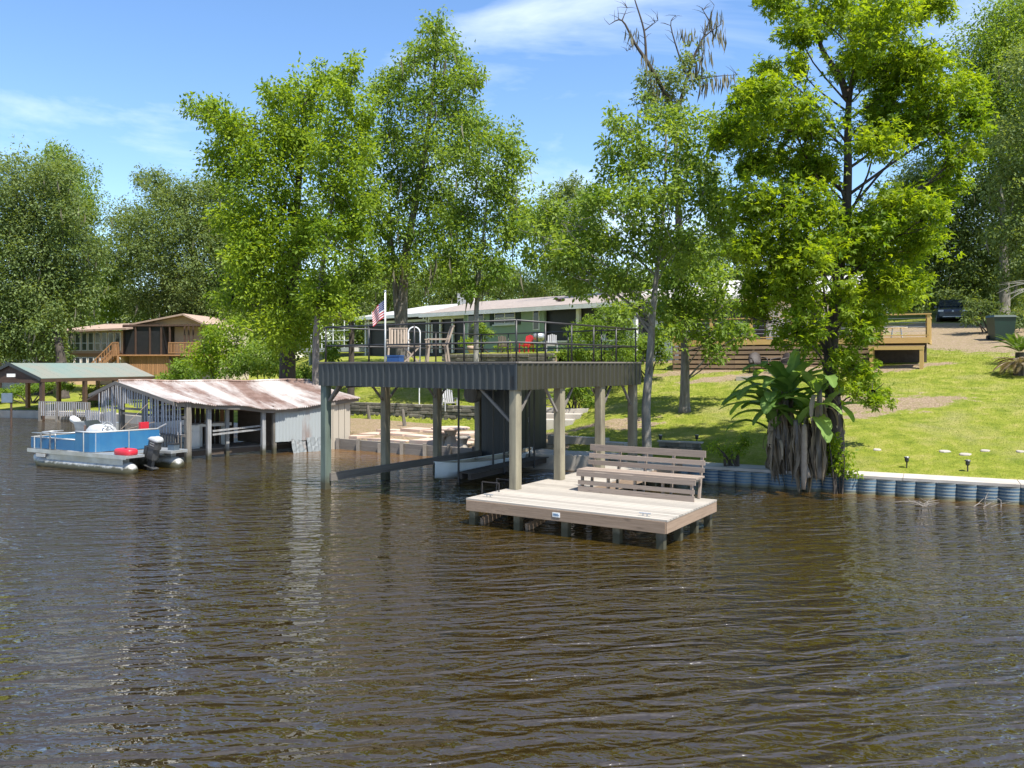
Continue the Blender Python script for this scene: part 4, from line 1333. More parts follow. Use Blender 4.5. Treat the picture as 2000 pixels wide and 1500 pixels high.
# seats, console, wheel
MB(BM).box(.35, 1.3, 1.45, 2.05, .535, .86).build('bow_seat', 'cushion', boat)
MB(BM).box(.35, 1.3, 1.86, 2.06, .865, 1.12).build('seat_back', 'cushion', boat)
MB(BM).box(.5, 1.7, .2, .62, .535, .84).build('bow_seat', 'cushion', boat)
con = MB(BM)
cv = []
for z_, s in ((.55, 1.0), (.95, 1.0), (1.12, .92), (1.24, .72), (1.29, .4)):
    for k in range(14):
        w = 2 * math.pi * k / 14
        cv.append((2.05 + .50 * s * math.copysign(abs(math.cos(w)) ** .6, math.cos(w)), 1.12 + .36 * s * math.copysign(abs(math.sin(w)) ** .6, math.sin(w)), z_))
con.add(cv, [(i * 14 + k, i * 14 + (k + 1) % 14, (i + 1) * 14 + (k + 1) % 14, (i + 1) * 14 + k) for i in range(4) for k in range(14)] + [tuple(range(56, 70))])
cns = con.build('console', 'boat_white', boat, True)
wc_ = pb(2.56, 1.0, 1.24)
ax = (p1 * .8 + Z * .6).normalized(); s1 = p2; s2 = ax.cross(s1)
MB().tube([wc_ + (s1 * math.cos(w) + s2 * math.sin(w)) * .17 for w in np.linspace(0, 2 * math.pi, 21)], .017, 6).build('steering_wheel', 'aluminium', boat, True)
whl = MB()
for w in (0.3, 2.4, 4.5):
    whl.tube([wc_ - ax * .03, wc_ + (s1 * math.cos(w) + s2 * math.sin(w)) * .16], .012, 5)
whl.tube([wc_ - ax * .2, wc_], .02, 6).build('wheel_spokes', 'aluminium', boat)
MB().add([pb(1.75, .82, 1.22), pb(1.75, 1.42, 1.22), pb(1.52, 1.36, 1.40), pb(1.52, .88, 1.40)], [(0, 1, 2, 3)]).build('windscreen', 'window_glass', boat)
MB(BM).box(2.66, 2.98, .75, 1.1, .535, 1.0).build('helm_seat', 'brown_vinyl', boat)
MB(BM).box(1.35, 1.5, 1.0, 1.38, .56, 1.24).build('seat_back', 'brown_vinyl', boat)
q = pb(3.15, 1.72, .535)
rs = MB(BM); rs.box(2.98, 3.28, 1.58, 1.88, .9, 1.02); rs.box(3.2, 3.29, 1.58, 1.88, 1.02, 1.36)
rs.build('red_seat', 'red_plastic', boat)
MB(BM).box(3.10, 3.16, 1.70, 1.76, .53, .9).build('seat_stem', 'black_plastic', boat)
for a0, b0 in ((2.75, 1.3), (2.85, 1.45)):
    MB().tube([pb(a0, b0, 1.15), pb(a0 + .55, b0 + .55, 1.95 if a0 < 2.8 else 1.35)], .009, 5).build('fishing_rod', 'teak', boat)
MB().tube([pb(3.55, 1.95, 1.14), pb(3.80, 2.12, 1.30)], .022, 6).build('rod_holder', 'aluminium', boat)
# outboard
mc = pb(4.38, 1.06, 0)
MM = Matrix(((p1.x, p2.x, 0, mc.x), (p1.y, p2.y, 0, mc.y), (0, 0, 1, 0), (0, 0, 0, 1))) @ Matrix.Rotation(R(14), 4, 'Y')
motor = thing('outboard_motor', mc, 'black outboard motor with grey cowl on the stern of the pontoon boat', 'outboard motor')
cw = MB(MM); cv = []
for z_, sx_, sy_, ox in ((.93, .235, .145, .03), (.97, .24, .15, .03), (1.03, .225, .14, .03), (1.06, .19, .12, .02), (1.075, .12, .07, .01)):
    for k in range(14):
        w = 2 * math.pi * k / 14
        cv.append((ox + sx_ * math.copysign(abs(math.cos(w)) ** .5, math.cos(w)), sy_ * math.copysign(abs(math.sin(w)) ** .5, math.sin(w)), z_ - (.0 if z_ < .95 else .10 * max(0, -math.cos(w)) * (z_ - .93) / .1)))
cw.add(cv, [(i * 14 + k, i * 14 + (k + 1) % 14, (i + 1) * 14 + (k + 1) % 14, (i + 1) * 14 + k) for i in range(4) for k in range(14)] + [tuple(range(56, 70)), tuple(range(13, -1, -1))])
cw.build('cowl_cap', 'boat_white', motor, True)
MB(MM).prism([(-.14, -.10), (-.05, -.13), (.18, -.13), (.25, -.06), (.25, .06), (.18, .13), (-.05, .13), (-.14, .10)], .70, .928).build('cowl', 'motor_grey', motor)
for z_ in (.86, .93):
    MB(MM).box(-.02, .16, -.136, -.131, z_ - .07, z_ - .05).build('cowl_stripe', 'aluminium', motor)
MB(MM).prism([(-.13, -.10), (.15, -.12), (.21, 0), (.15, .12), (-.13, .10)], .36, .72).build('midsection', 'motor_grey', motor)
MB(MM).prism([(-.09, -.05), (.10, -.06), (.15, 0), (.10, .06), (-.09, .05)], -.35, .36).build('leg', 'motor_grey', motor)
MB(MM).box(-.16, .26, -.11, .11, .10, .125).build('cavitation_plate', 'motor_grey', motor)
MB(MM).box(-.26, -.12, -.12, .12, .36, .70).build('clamp_bracket', 'black_plastic', motor)
ft = pb(4.32, .3, .531)
fuel = thing('fuel_tank', ft, 'low red plastic fuel tank on the near stern corner', 'fuel tank')
cv = []; mb = MB(Matrix.Translation(ft) @ Matrix.Rotation(math.atan2(p1.y, p1.x), 4, 'Z'))
for z_, s in ((.0, .92), (.03, 1), (.13, 1), (.17, .9), (.185, .7)):
    for k in range(16):
        w = 2 * math.pi * k / 16
        cv.append((.36 * s * math.copysign(abs(math.cos(w)) ** .5, math.cos(w)), .2 * s * math.copysign(abs(math.sin(w)) ** .5, math.sin(w)), z_))
mb.add(cv, [(i * 16 + k, i * 16 + (k + 1) % 16, (i + 1) * 16 + (k + 1) % 16, (i + 1) * 16 + k) for i in range(4) for k in range(16)] + [tuple(range(64, 80)), tuple(range(15, -1, -1))]).build('tank', 'red_plastic', fuel, True)
MB().lathe(ft + Z * .18, [(.04, 0), (.04, .03), (.02, .04)], 8).build('cap', 'black_plastic', fuel)
q = pb(4.45, 1.86, .531)
bt = thing('battery_box', q, 'small dark teal battery box on the far stern corner', 'battery box')
MB(frame(q, math.atan2(p1.y, p1.x))).box(-.14, .14, -.1, .1, 0, .17).build('box', 'drum_steel', bt)
MB(frame(q, math.atan2(p1.y, p1.x))).box(-.15, .15, -.11, .11, .172, .21).build('lid', 'black_plastic', bt)

# ================================================================== green-roofed boathouse, far left
GB = Vector((-26.6, 46.6, 0))
gd = Vector((.34, .94, 0)).normalized(); gl = 8.6
gn = Vector((-gd.y, gd.x, 0))
G0 = at(80, 739, 46.3); G0.z = 2.36
gb = thing('green_roof_boathouse', Vector((G0.x, G0.y, 0)), 'open boathouse with pale green gabled roof at the left edge', 'boathouse')
GW, GRZ = 2.45, 3.23
for k in range(12):
    a, b2 = G0 + gd * (gl * k / 12 + .004), G0 + gd * (gl * (k + 1) / 12 - .004)
    rs0 = .9 if False else 0
    ra, rb_ = a + gn * GW, b2 + gn * GW
    ra.z = rb_.z = GRZ
    MB().slab([a, b2, rb_, ra], .03).build('roof_sheet', 'pale_green_roof', gb)
    ba, bb_ = a + gn * GW * 2, b2 + gn * GW * 2
    MB().slab([ra + gn * .004, rb_ + gn * .004, bb_, ba], .03).build('roof_sheet', 'pale_green_roof', gb)
piece('fascia', 'dark_brown', gb, G0 - Z * .12 + gn * .03, G0 + gd * gl - Z * .12 + gn * .03, .04, .2)
piece('fascia', 'dark_brown', gb, G0 - Z * .12 + gn * (2 * GW - .03), G0 + gd * gl - Z * .12 + gn * (2 * GW - .03), .04, .2)
ap = G0 + gn * GW; ap.z = GRZ - .06
for e in (G0 - Z * .06, G0 + gn * GW * 2 - Z * .06):
    piece('rake_board', 'navy_metal', gb, e - gd * .03, ap - gd * .03, .03, .18)
piece('tie_beam', 'dark_brown', gb, G0 - Z * .17 + gn * .1 + gd * .05, G0 - Z * .17 + gn * (2 * GW - .1) + gd * .05, .1, .2)
gable = MB()
gable.add([G0 - Z * .06 + gd * .1, G0 + gn * GW * 2 - Z * .06 + gd * .1, ap + gd * .1], [(0, 1, 2)]).build('gable_board', 'dark_brown', gb)
MB(frame(at(28, 733, 46.9) + gd * -.2, 0)).box(-.22, .22, -.05, .05, -.09, .09).build('gable_lamp', 'white_paint', gb)
for tt in (.02, .36, .62, .98):
    for s in (.12, 2 * GW - .15):
        q = G0 + gd * gl * tt + gn * s
        MB().beam(Vector((q.x, q.y, -1)), Vector((q.x, q.y, 2.2)), .2, .2, gd).build('post', 'dark_brown' if s < 1 else 'orange_wood', gb)
# walkway with grey railing in front of it
W0 = at(78, 800, 45.6); W0.z = 0; W1 = at(172, 800, 44.4); W1.z = 0
wk = thing('railed_walkway', W0, 'low grey walkway with close railings in front of the green roof boathouse', 'walkway')
wd_ = (W1 - W0).normalized(); wn_ = Vector((-wd_.y, wd_.x, 0))
for k in range(14):
    q = W0.lerp(W1, (k + .5) / 14)
    piece('plank', 'old_grey', wk, q + Z * .36, q + wn_ * 1.4 + Z * .36, .185, .04)
for z_ in (1.08, .5):
    piece('rail', 'old_grey', wk, W0 + Z * z_, W1 + Z * z_, .06, .06)
for k in range(23):
    q = W0.lerp(W1, k / 22)
    piece('baluster', 'silver_slat', wk, q + Z * .30 - wn_ * .03, q + Z * 1.08 - wn_ * .03, .05, .03, wn_)
for k in (0, 8, 16, 22):
    q = W0.lerp(W1, k / 22)
    piece('pile', 'old_grey', wk, q + Z * -1, q + Z * 1.1 + wn_ * .03, .14, .14)
# box on a post in the water
q = at(22, 817, 41.0); q.z = 0
sg = thing('channel_marker', q, 'grey box on a thin post in the water, far left', 'marker')
MB().tube([q - Z, q + Z * 1.25], .05, 8).build('post', 'dark_brown', sg)
MB(frame(q, R(12))).box(-.42, .06, -.08, .08, 1.25, 1.72).build('box', 'drum_steel', sg)
# far second outboard
q = at(148, 826, 38.0); q.z = .0
om = thing('tilted_outboard', q, 'tilted grey outboard with pale cowl beyond the pontoon boat', 'outboard motor')
MO = frame(q + Z * .55, R(0)) @ Matrix.Rotation(R(32), 4, 'Y')
cv = []; cw = MB(MO)
for x_, s in ((-.28, .5), (-.2, .9), (.05, 1), (.2, .7)):
    cv += [(x_, .15 * s * math.cos(w), .17 * s * math.sin(w)) for w in np.linspace(0, 2 * math.pi, 11)[:-1]]
cw.add(cv, [(i * 10 + k, i * 10 + (k + 1) % 10, (i + 1) * 10 + (k + 1) % 10, (i + 1) * 10 + k) for i in range(3) for k in range(10)] + [tuple(range(9, -1, -1)), tuple(range(30, 40))]).build('cowl', 'white_paint', om, True)
MB(MO).box(.2, .75, -.06, .06, -.11, .1).build('leg', 'motor_grey', om)
jb = thing('skiff', at(190, 826, 37.5) * 1.0, 'grey aluminium skiff half hidden behind the pontoon boat', 'skiff')
jb.location.z = 0
M = frame(jb.location, R(-20))
MB(M).add([(-.9, -.5, .55), (.9, -.55, .5), (.9, .55, .5), (-.9, .5, .55), (-.8, -.38, -.1), (.9, -.42, -.1), (.9, .42, -.1), (-.8, .38, -.1)], [(0, 1, 5, 4), (1, 2, 6, 5), (2, 3, 7, 6), (3, 0, 4, 7), (4, 5, 6, 7)]).build('hull', 'aluminium', jb)
MB(M).box(-.2, .1, -.45, .45, .38, .42).build('seat', 'aluminium', jb)

# ================================================================== brown house on the left
def facade(p_ref, px_ref, direc):
    """returns px -> local x along a facade line through p_ref with plan direction direc"""
    def fx(px):
        r_ = (px - 1000) / F
        return (p_ref.y * r_ - p_ref.x) / (direc.x - direc.y * r_)
    return fx
hd = Vector((.995, -.10, 0)).normalized()
hp = at(120, 700, 72); hp.z = 0
fx = facade(hp, 120, hd)
HM = frame(hp, math.atan2(hd.y, hd.x))
bz = gz(hp.x + 6, hp.y) - .3
br = thing('brown_house', hp + Z * bz, 'two storey tan and brown house with sunroom, stairs and balcony', 'house')
def zy(py, px):
    x = fx(px); d = hp.y + hd.y * x
    return H - (py - HZ) / F * d
xa, xb, xc, xd = fx(120), fx(238), fx(328), fx(410)
MB(HM).box(xa, xb, .12, 6, bz, 6.05).build('sunroom_wall', 'tan_wall', br)
MB(HM).box(xb, xd, 2.6, 8, bz, 6.5).build('main_wall', 'cream_wall', br)
n_w = 8
for row, (z0, z1, wn2) in enumerate(((4.32, 5.92, n_w), (2.25, 3.75, n_w))):
    for k in range(wn2):
        if row == 1 and k == 2:
            nm = 'door'
        else:
            nm = 'window'
        x0 = lerp(xa + .55, xb - .12, k / wn2) + .05; x1 = lerp(xa + .55, xb - .12, (k + 1) / wn2) - .05
        w_ = MB(HM).box(x0, x1, .06, .118, z0, z1).build(nm, 'white_paint', br)
        zm = lerp(z0, z1, .42)
        for za, zb_ in ((z0 + .06, zm - .03), (zm + .03, z1 - .06)):
            MB(HM).box(x0 + .07, x1 - .07, .045, .058, za, zb_).build('pane', 'leafy_glass' if (row == 0 and k < 7) else 'window_glass', w_)
piece('floor_band', 'orange_wood', br, (xa + .3, .05, 4.0), (xb, .05, 4.0), .08, .22, (0, 0, 1), HM)
for (x0, x1, y0, y1, za, zb_, nm) in ((xa - .6, xb + .9, -.9, 7.5, 6.02, 7.05, 'roof'),):
    MB(HM).slab([(x0, y0, za + .0), (x1, y0, za + .25), (x1, y1, zb_ + .15), (x0, y1, zb_)], .16).build(nm, 'tan_roof', br)
# main gable roof, ridge running away from the river
xr = fx(353); xe0, xe1 = fx(248), fx(412)
zr, ze = 7.55, 6.62
MB(HM).slab([(xe0, .3, ze + .05), (xr, .3, zr), (xr, 9, zr), (xe0, 9, ze + .05)], .14).build('roof', 'tan_roof', br)
MB(HM).slab([(xr + .003, .3, zr), (xe1, .3, ze - .25), (xe1, 9, ze - .25), (xr + .003, 9, zr)], .14).build('roof', 'tan_roof', br)
MB(HM).add([(xe0 + .5, 1.0, ze), (xe1 - .6, 1.0, ze - .2), (xr, 1.0, zr - .16)], [(0, 1, 2)]).build('gable_wall', 'tan_wall', br)
MB(HM).box(fx(195), fx(250), 9.0, 14, 6.5, 7.6).build('rear_wing', 'tan_wall', br)
MB(HM).slab([(fx(190), 8.6, 7.3), (fx(262), 8.6, 7.3), (fx(262), 13, 8.8), (fx(190), 13, 8.8)], .14).build('roof', 'tan_roof', br)
# screened porch
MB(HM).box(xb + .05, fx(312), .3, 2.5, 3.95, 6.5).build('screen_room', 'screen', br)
for px_ in (238, 262, 290, 312, 329):
    piece('porch_post', 'dark_brown', br, (fx(px_), .24, 3.9), (fx(px_), .24, 6.55), .12, .12, (0, 1, 0), HM)
for px_ in (355, 363, 372, 390, 396, 408):
    piece('porch_post', 'dark_brown', br, (fx(px_), .5, 4.0), (fx(px_), .5, 6.5), .11, .11, (0, 1, 0), HM)
piece('porch_beam', 'dark_brown', br, (xb, .2, 6.52), (fx(428), .2, 6.52), .12, .16, (0, 0, 1), HM)
# lower board skirt
nsk = 18
for k in range(nsk):
    x0, x1 = lerp(fx(250), fx(330), k / nsk), lerp(fx(250), fx(330), (k + 1) / nsk)
    piece('skirt_board', 'orange_wood', br, ((x0 + x1) / 2, .2, bz), ((x0 + x1) / 2, .2, 3.92), (x1 - x0) - .03, .04, (0, 1, 0), HM)
MB(HM).box(xb, xd, -.1, 2.6, 3.86, 3.98).build('porch_floor', 'orange_wood', br)
for x0, x1 in ((fx(330), fx(392)),):
    for z_ in (5.0, 4.12):
        piece('balcony_rail', 'orange_wood', br, (x0, -.06, z_), (x1, -.06, z_), .08, .09, (0, 0, 1), HM)
    for k in range(22):
        x = lerp(x0, x1, k / 21)
        piece('baluster', 'orange_wood', br, (x, -.06, 4.05), (x, -.06, 5.0), .06, .05, (0, 1, 0), HM)
for k in range(3):
    piece('balcony_post', 'dark_brown', br, (lerp(fx(331), fx(392), k / 2), .1, bz), (lerp(fx(331), fx(392), k / 2), .1, 3.9), .16, .16, (0, 1, 0), HM)
# outside stair
sx0, sx1 = fx(196), fx(236)
for k in range(9):
    t_ = (k + .5) / 9
    piece('stair_tread', 'orange_wood', br, (lerp(sx0, sx1, t_), -1.3, lerp(2.3, 4.0, t_)), (lerp(sx0, sx1, t_), -.3, lerp(2.3, 4.0, t_)), .24, .05, (0, 0, 1), HM)
for y_ in (-1.3, -.3):
    piece('stringer', 'orange_wood', br, (sx0, y_, 2.15), (sx1, y_, 3.9), .06, .25, (0, 0, 1), HM)
    piece('stair_rail', 'orange_wood', br, (sx0, y_, 3.2), (sx1, y_, 4.95), .07, .09, (0, 0, 1), HM)
    for k in range(9):
        t_ = k / 8
        piece('baluster', 'orange_wood', br, (lerp(sx0, sx1, t_), y_, lerp(2.2, 4.0, t_)), (lerp(sx0, sx1, t_), y_, lerp(3.2, 4.95, t_)), .05, .05, (0, 1, 0), HM)
for k in range(6):
    x = lerp(sx1, fx(248), k / 5)
    piece('baluster', 'orange_wood', br, (x, -1.3, 4.0), (x, -1.3, 5.0), .06, .05, (0, 1, 0), HM)
piece('landing_rail', 'orange_wood', br, (sx1, -1.3, 5.0), (fx(248), -1.3, 5.0), .08, .09, (0, 0, 1), HM)
MB(HM).box(sx1, fx(248), -1.35, -.1, 3.86, 3.98).build('landing', 'orange_wood', br)
piece('landing_post', 'orange_wood', br, (fx(247), -1.28, bz), (fx(247), -1.28, 3.86), .14, .14, (0, 1, 0), HM)
# sliver of another house at the left edge
q = at(-12, 700, 66); q.z = 0
lh = thing('blue_window_house', q, 'sliver of a pale house with orange stair at the far left edge', 'house')
M = frame(q, R(8))
zb_ = gz(q.x, q.y) - .4
MB(M).box(-4, .55, 0, 6, zb_, 6.0).build('wall', 'white_paint', lh)
MB(M).slab([(-4.3, -.6, 6.05), (.95, -.6, 6.05), (.95, 6, 7.2), (-4.3, 6, 7.2)], .15).build('roof', 'white_roof', lh)
w_ = MB(M).box(-.5, .4, -.05, -.003, 4.6, 5.8).build('window', 'white_paint', lh)
MB(M).box(-.42, .32, -.07, -.053, 4.7, 5.7).build('pane', 'window_glass', w_)
for k in range(10):
    piece('stair_board', 'orange_wood', lh, (-.6 + k * .2, -1.6, 3.1 + k * .08), (-.6 + k * .2, -1.6, 4.2 + k * .08), .1, .04, (0, 1, 0), M)
piece('stair_rail', 'orange_wood', lh, (-.8, -1.66, 4.15), (1.4, -1.66, 5.0), .08, .1, (0, 0, 1), M)
for x_ in (-.6, 1.2):
    piece('stair_post', 'orange_wood', lh, (x_, -1.55, zb_), (x_, -1.55, 4.2), .12, .12, (0, 1, 0), M)

# ================================================================== green house in the centre
gdv = Vector((.742, -.670, 0)).normalized()
gp_ = at(920, 700, 51.8); gp_.z = 0
fx = facade(gp_, 920, gdv)
GM = frame(gp_, math.atan2(gdv.y, gdv.x))
gh = thing('green_house', gp_ + Z * 4.0, 'low sage green house with pinkish shingle roof on the terrace', 'house')
FZ, EZ = 3.9, 6.42
def gy(py, px):
    return H - (py - HZ) / F * (gp_.y + gdv.y * fx(px))
XL, XR = fx(836), fx(1240)
MB(GM).box(fx(906), fx(1058), 0, 7, FZ - 1.2, EZ).build('wall', 'green_wall', gh)
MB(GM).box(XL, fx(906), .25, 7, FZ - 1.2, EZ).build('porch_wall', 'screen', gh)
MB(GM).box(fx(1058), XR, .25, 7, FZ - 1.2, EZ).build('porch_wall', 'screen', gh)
# roof
ov = .6
MB(GM).slab([(XL - .2, -ov, EZ + .08), (XR + .6, -ov, EZ + .08), (XR + .6, 4.4, EZ + 1.12), (XL - .2, 4.4, EZ + 1.12)], .12).build('roof', 'pink_roof', gh)
MB(GM).slab([(XL - .2, 4.404, EZ + 1.12), (XR + .6, 4.404, EZ + 1.12), (XR + .6, 9, EZ + .1), (XL - .2, 9, EZ + .1)], .12).build('roof', 'pink_roof', gh)
piece('fascia', 'white_paint', gh, (XL - .2, -ov - .03, EZ - .06), (XR + .6, -ov - .03, EZ - .06), .04, .24, (0, 0, 1), GM)
MB(GM).box(XL - .2, XR + .5, -ov, .24, EZ - .10, EZ - .06).build('soffit', 'white_paint', gh)
MB(GM).box(fx(1062), fx(1072), 1.1, 1.5, EZ + .5, EZ + .62).build('roof_vent', 'dark_brown', gh)
def window(M, root, x0, x1, z0, z1, cols_, rows, y=-.02, fr='white_paint', gl_='window_glass', t_=.07):
    w = MB(M).box(x0, x1, y - .05, y + .018, z0, z1).build('window', fr, root)
    for i in range(cols_):
        for j in range(rows):
            MB(M).box(lerp(x0, x1, i / cols_) + t_, lerp(x0, x1, (i + 1) / cols_) - t_ * .6, y - .065, y - .052, lerp(z0, z1, j / rows) + t_, lerp(z0, z1, (j + 1) / rows) - t_ * .6).build('pane', gl_, w)
    return w
x0, x1 = fx(967), fx(1007)
window(GM, gh, x0, x1, gy(633, 985), gy(611, 985), 2, 2)
MB(GM).box(x0 - .1, x1 + .1, -.16, -.002, gy(636, 985), gy(633.5, 985)).build('sill', 'white_paint', gh)
for xs in (x0 - .42, x1 + .04):
    MB(GM).box(xs, xs + .38, -.05, -.002, gy(635, 985), gy(611, 985)).build('shutter', 'shutter', gh)
window(GM, gh, fx(915), fx(946), FZ + .25, gy(612, 930), 2, 1, gl_='window_glass')
window(GM, gh, fx(1042), fx(1054), gy(645, 1048), gy(602, 1048), 1, 1)
for px_ in (836, 858, 882, 906):
    piece('porch_post', 'white_paint', gh, (fx(px_), .12, FZ), (fx(px_), .12, EZ - .1), .14, .14, (0, 1, 0), GM)
piece('porch_header', 'white_paint', gh, (XL, .1, EZ - .22), (fx(906), .1, EZ - .22), .12, .2, (0, 0, 1), GM)
for px_ in (1060, 1128, 1178, 1226, 1239):
    piece('porch_post', 'green_wall' if px_ < 1100 else 'white_paint', gh, (fx(px_), .1, FZ - .3), (fx(px_), .1, EZ - .08), .22, .2, (0, 1, 0), GM)
MB(GM).box(fx(1058), XR, .0, .2, FZ - .6, FZ + .5).build('porch_low_wall', 'green_wall', gh)
piece('porch_rail', 'white_paint', gh, (fx(1058), .02, FZ + .56), (XR, .02, FZ + .56), .26, .1, (0, 0, 1), GM)
MB().tube([GM @ Vector((XL + .1, -.5, EZ - .1)), GM @ Vector((XL + .1, -.5, EZ - .3)), GM @ Vector((XL + .45, -.05, EZ - .6)), GM @ Vector((XL + .45, -.05, FZ))], .05, 8).build('downpipe', 'white_paint', gh)
# left wing with white roof and chimney
wg = thing('white_roof_wing', GM @ Vector((fx(700), 0, FZ)), 'dark screened wing with white roof left of the green house', 'house wing')
WL = fx(695)
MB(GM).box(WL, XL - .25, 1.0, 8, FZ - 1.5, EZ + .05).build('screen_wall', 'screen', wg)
MB(GM).slab([(WL - .6, .2, EZ + .16), (XL + 1.5, .2, EZ + .2), (XL + 1.5, 6.0, EZ + 1.25), (WL + 1.0, 6.0, EZ + 1.25)], .12).build('roof', 'white_roof', wg)
MB(GM).slab([(WL - .6, .2, EZ + .16), (WL + 1.0, 6.0, EZ + 1.25), (WL + 1.0, 6.004, EZ + 1.25), (WL - .6, 10, EZ + .16)], .12).build('roof', 'white_roof', wg)
piece('fascia', 'white_paint', wg, (WL - .6, .17, EZ + .05), (XL - .22, .17, EZ + .05), .04, .2, (0, 0, 1), GM)
piece('header', 'white_paint', wg, (WL, .9, EZ - .25), (XL - .25, .9, EZ - .25), .08, .16, (0, 0, 1), GM)
for px_ in (696, 702, 760, 815):
    piece('post', 'white_paint', wg, (fx(px_), .85, FZ - .3), (fx(px_), .85, EZ), .1, .1, (0, 1, 0), GM)
MB(GM).box(WL, XL, .8, 1.0, FZ - 1.6, FZ - .15).build('foundation_wall', 'grey_wall', wg)
for k in range(5):
    MB(GM).box(WL + .2 + k * 1.3, WL + 1.3 + k * 1.3, .74, .8, FZ - 1.4, FZ - .7).build('foundation_panel', 'grey_wall', wg)
ch = thing('chimney', GM @ Vector((fx(818) + .6, 4.5, EZ + .8)), 'pale brick chimney rising from the white roof', 'chimney')
cx0, cx1 = fx(818), fx(843)
for k in range(8):
    MB(GM).box(cx0 + .02 * (k % 2), cx1 - .02 * (k % 2), 3.6, 4.4, EZ + .45 + k * .16, EZ + .45 + k * .16 + .150).build('brick_course', 'white_brick', ch)
MB(GM).box(cx0 + .05, cx1 - .05, 3.65, 4.35, EZ + .4, EZ + 1.7).build('core', 'white_brick', ch)
# raised walkway with thin white railing, further left
rw = thing('raised_walkway', GM @ Vector((fx(640), .5, FZ)), 'raised walkway with thin white railing beside the white roof wing', 'walkway')
xw0, xw1 = fx(590), fx(693)
MB(GM).box(xw0, xw1, -.3, 1.6, FZ + .18, FZ + .48).build('floor', 'white_roof', rw)
for z_ in (1.0, 1.75):
    piece('rail', 'white_paint', rw, (xw0, -.25, FZ + z_), (xw1, -.25, FZ + z_), .05, .05, (0, 0, 1), GM)
for px_ in (592, 613, 634, 656, 678, 690):
    piece('rail_post', 'white_paint', rw, (fx(px_), -.25, FZ + .4), (fx(px_), -.25, FZ + (2.6 if px_ in (656, 678, 613) else 1.75)), .06, .06, (0, 1, 0), GM)
for px_ in (600, 640, 680):
    piece('support', 'grey_wall', rw, (fx(px_), .3, FZ - 2.5), (fx(px_), .3, FZ + .2), .2, .2, (0, 1, 0), GM)
MB(GM).box(xw0, xw1, 1.0, 1.2, FZ - 2.2, FZ + .1).build('skirt_wall', 'grey_wall', rw)
# terrace wall in front of the green house
gnv = Vector((-gdv.y, gdv.x, 0))
def fxy(px, y):
    r_ = (px - 1000) / F
    o_ = gp_ + gnv * y
    return (o_.y * r_ - o_.x) / (gdv.x - gdv.y * r_)
ta, tb2 = GM @ Vector((fxy(866, -5.0), -5.0, 0)), GM @ Vector((fxy(1085, -5.0), -5.0, 0))
tw = stone_wall('terrace_wall', 'long brown stone terrace wall below the green house', ta, tb2, .95, 5, 2.75, .55)
MB().add([ta + Z * 3.72, tb2 + Z * 3.72, (GM @ Vector((fxy(1085, -5.0) + .6, .2, 3.92))), (GM @ Vector((fxy(866, -5.0) - .5, .2, 3.92)))], [(0, 1, 2, 3)]).build('terrace_fill', 'lawn', tw)
# patio furniture on the terrace
for k, (px_, sc_, mat_, lb) in enumerate(((1028, .9, 'red_plastic', 'red garden chair on the terrace left of the grill'), (1078, .9, 'silver_slat', 'pale garden chair on the terrace right of the grill'), (985, .9, 'dark_timber', 'dark garden chair on the terrace below the window'))):
    q = GM @ Vector((fxy(px_, -3.0), -3.0, 3.80))
    adirondack('terrace_chair', q, R(-30 + k * 25), lb, mat_, 'chairs on the terrace', 1.0)
q = GM @ Vector((fxy(1053, -2.6), -2.6, 3.8))
gl2 = thing('kettle_grill', q, 'silver kettle grill on the terrace by the red chairs', 'grill')
MB().lathe(q + Z * .6, [(.12, 0), (.3, .12), (.34, .26), (.3, .4), (.14, .5)], 16).build('kettle', 'aluminium', gl2, True)
for w in (0, 2.1, 4.2):
    MB().tube([q + Vector((.2 * math.cos(w), .2 * math.sin(w), .7)), q + Vector((.32 * math.cos(w), .32 * math.sin(w), 0))], .02, 6).build('leg', 'rail_black', gl2)
q = GM @ Vector((fxy(922, -3.2), -3.2, 3.8))
pl = thing('clay_pot', q, 'round terracotta pot on the terrace near the sliding door', 'pot')
MB().lathe(q, [(.18, 0), (.28, .25), (.30, .4), (.25, .42)], 14).build('pot', 'pink_slab', pl, True)

# ================================================================== pine deck and white house on the right
DR = Vector((17.3, 34.0, 0)); dd_ = Vector((-.88, .475, 0)).normalized(); dn_ = Vector((.475, .88, 0)).normalized()
DLn = 10.9
pd = thing('pine_deck', DR, 'raised yellow pine deck with railing and slatted skirt on the lawn', 'deck')
DKZ = 4.28
zg = 3.0
for k in range(30):
    a = DR + dn_ * (.08 + k * .142)
    piece('deck_board', 'new_pine', pd, a + Z * DKZ, a + dd_ * DLn + Z * DKZ, .135, .035)
for k in range(4):
    piece('fascia_board', 'new_pine', pd, DR + dd_ * (DLn * k / 4) + Z * (DKZ - .12) - dn_ * .02, DR + dd_ * (DLn * (k + 1) / 4 - .01) + Z * (DKZ - .12) - dn_ * .02, .04, .21)
piece('fascia_board', 'new_pine', pd, DR + Z * (DKZ - .12), DR + dn_ * 4.3 + Z * (DKZ - .12), .04, .21)
for j in range(6):
    z_ = DKZ - .36 - j * .215
    for k in range(3):
        piece('skirt_board', 'skirt_pine', pd, DR + dd_ * (2.15 + (DLn - 2.15) * k / 3) + Z * z_ - dn_ * .01, DR + dd_ * (2.15 + (DLn - 2.15) * (k + 1) / 3 - .01) + Z * z_ - dn_ * .01, .03, .145)
for k in range(8):
    q = DR + dd_ * (2.15 + (DLn - 2.15) * k / 7)
    piece('skirt_post', 'skirt_pine', pd, q + Z * (DKZ - 1.7) + dn_ * .07, q + Z * (DKZ - .2) + dn_ * .07, .1, .1)
MB().beam(DR + dd_ * .1 + dn_ * .9 + Z * 3.5, DR + dd_ * DLn + dn_ * .9 + Z * 3.5, .05, 1.5).build('dark_backing', 'dark_timber', pd)
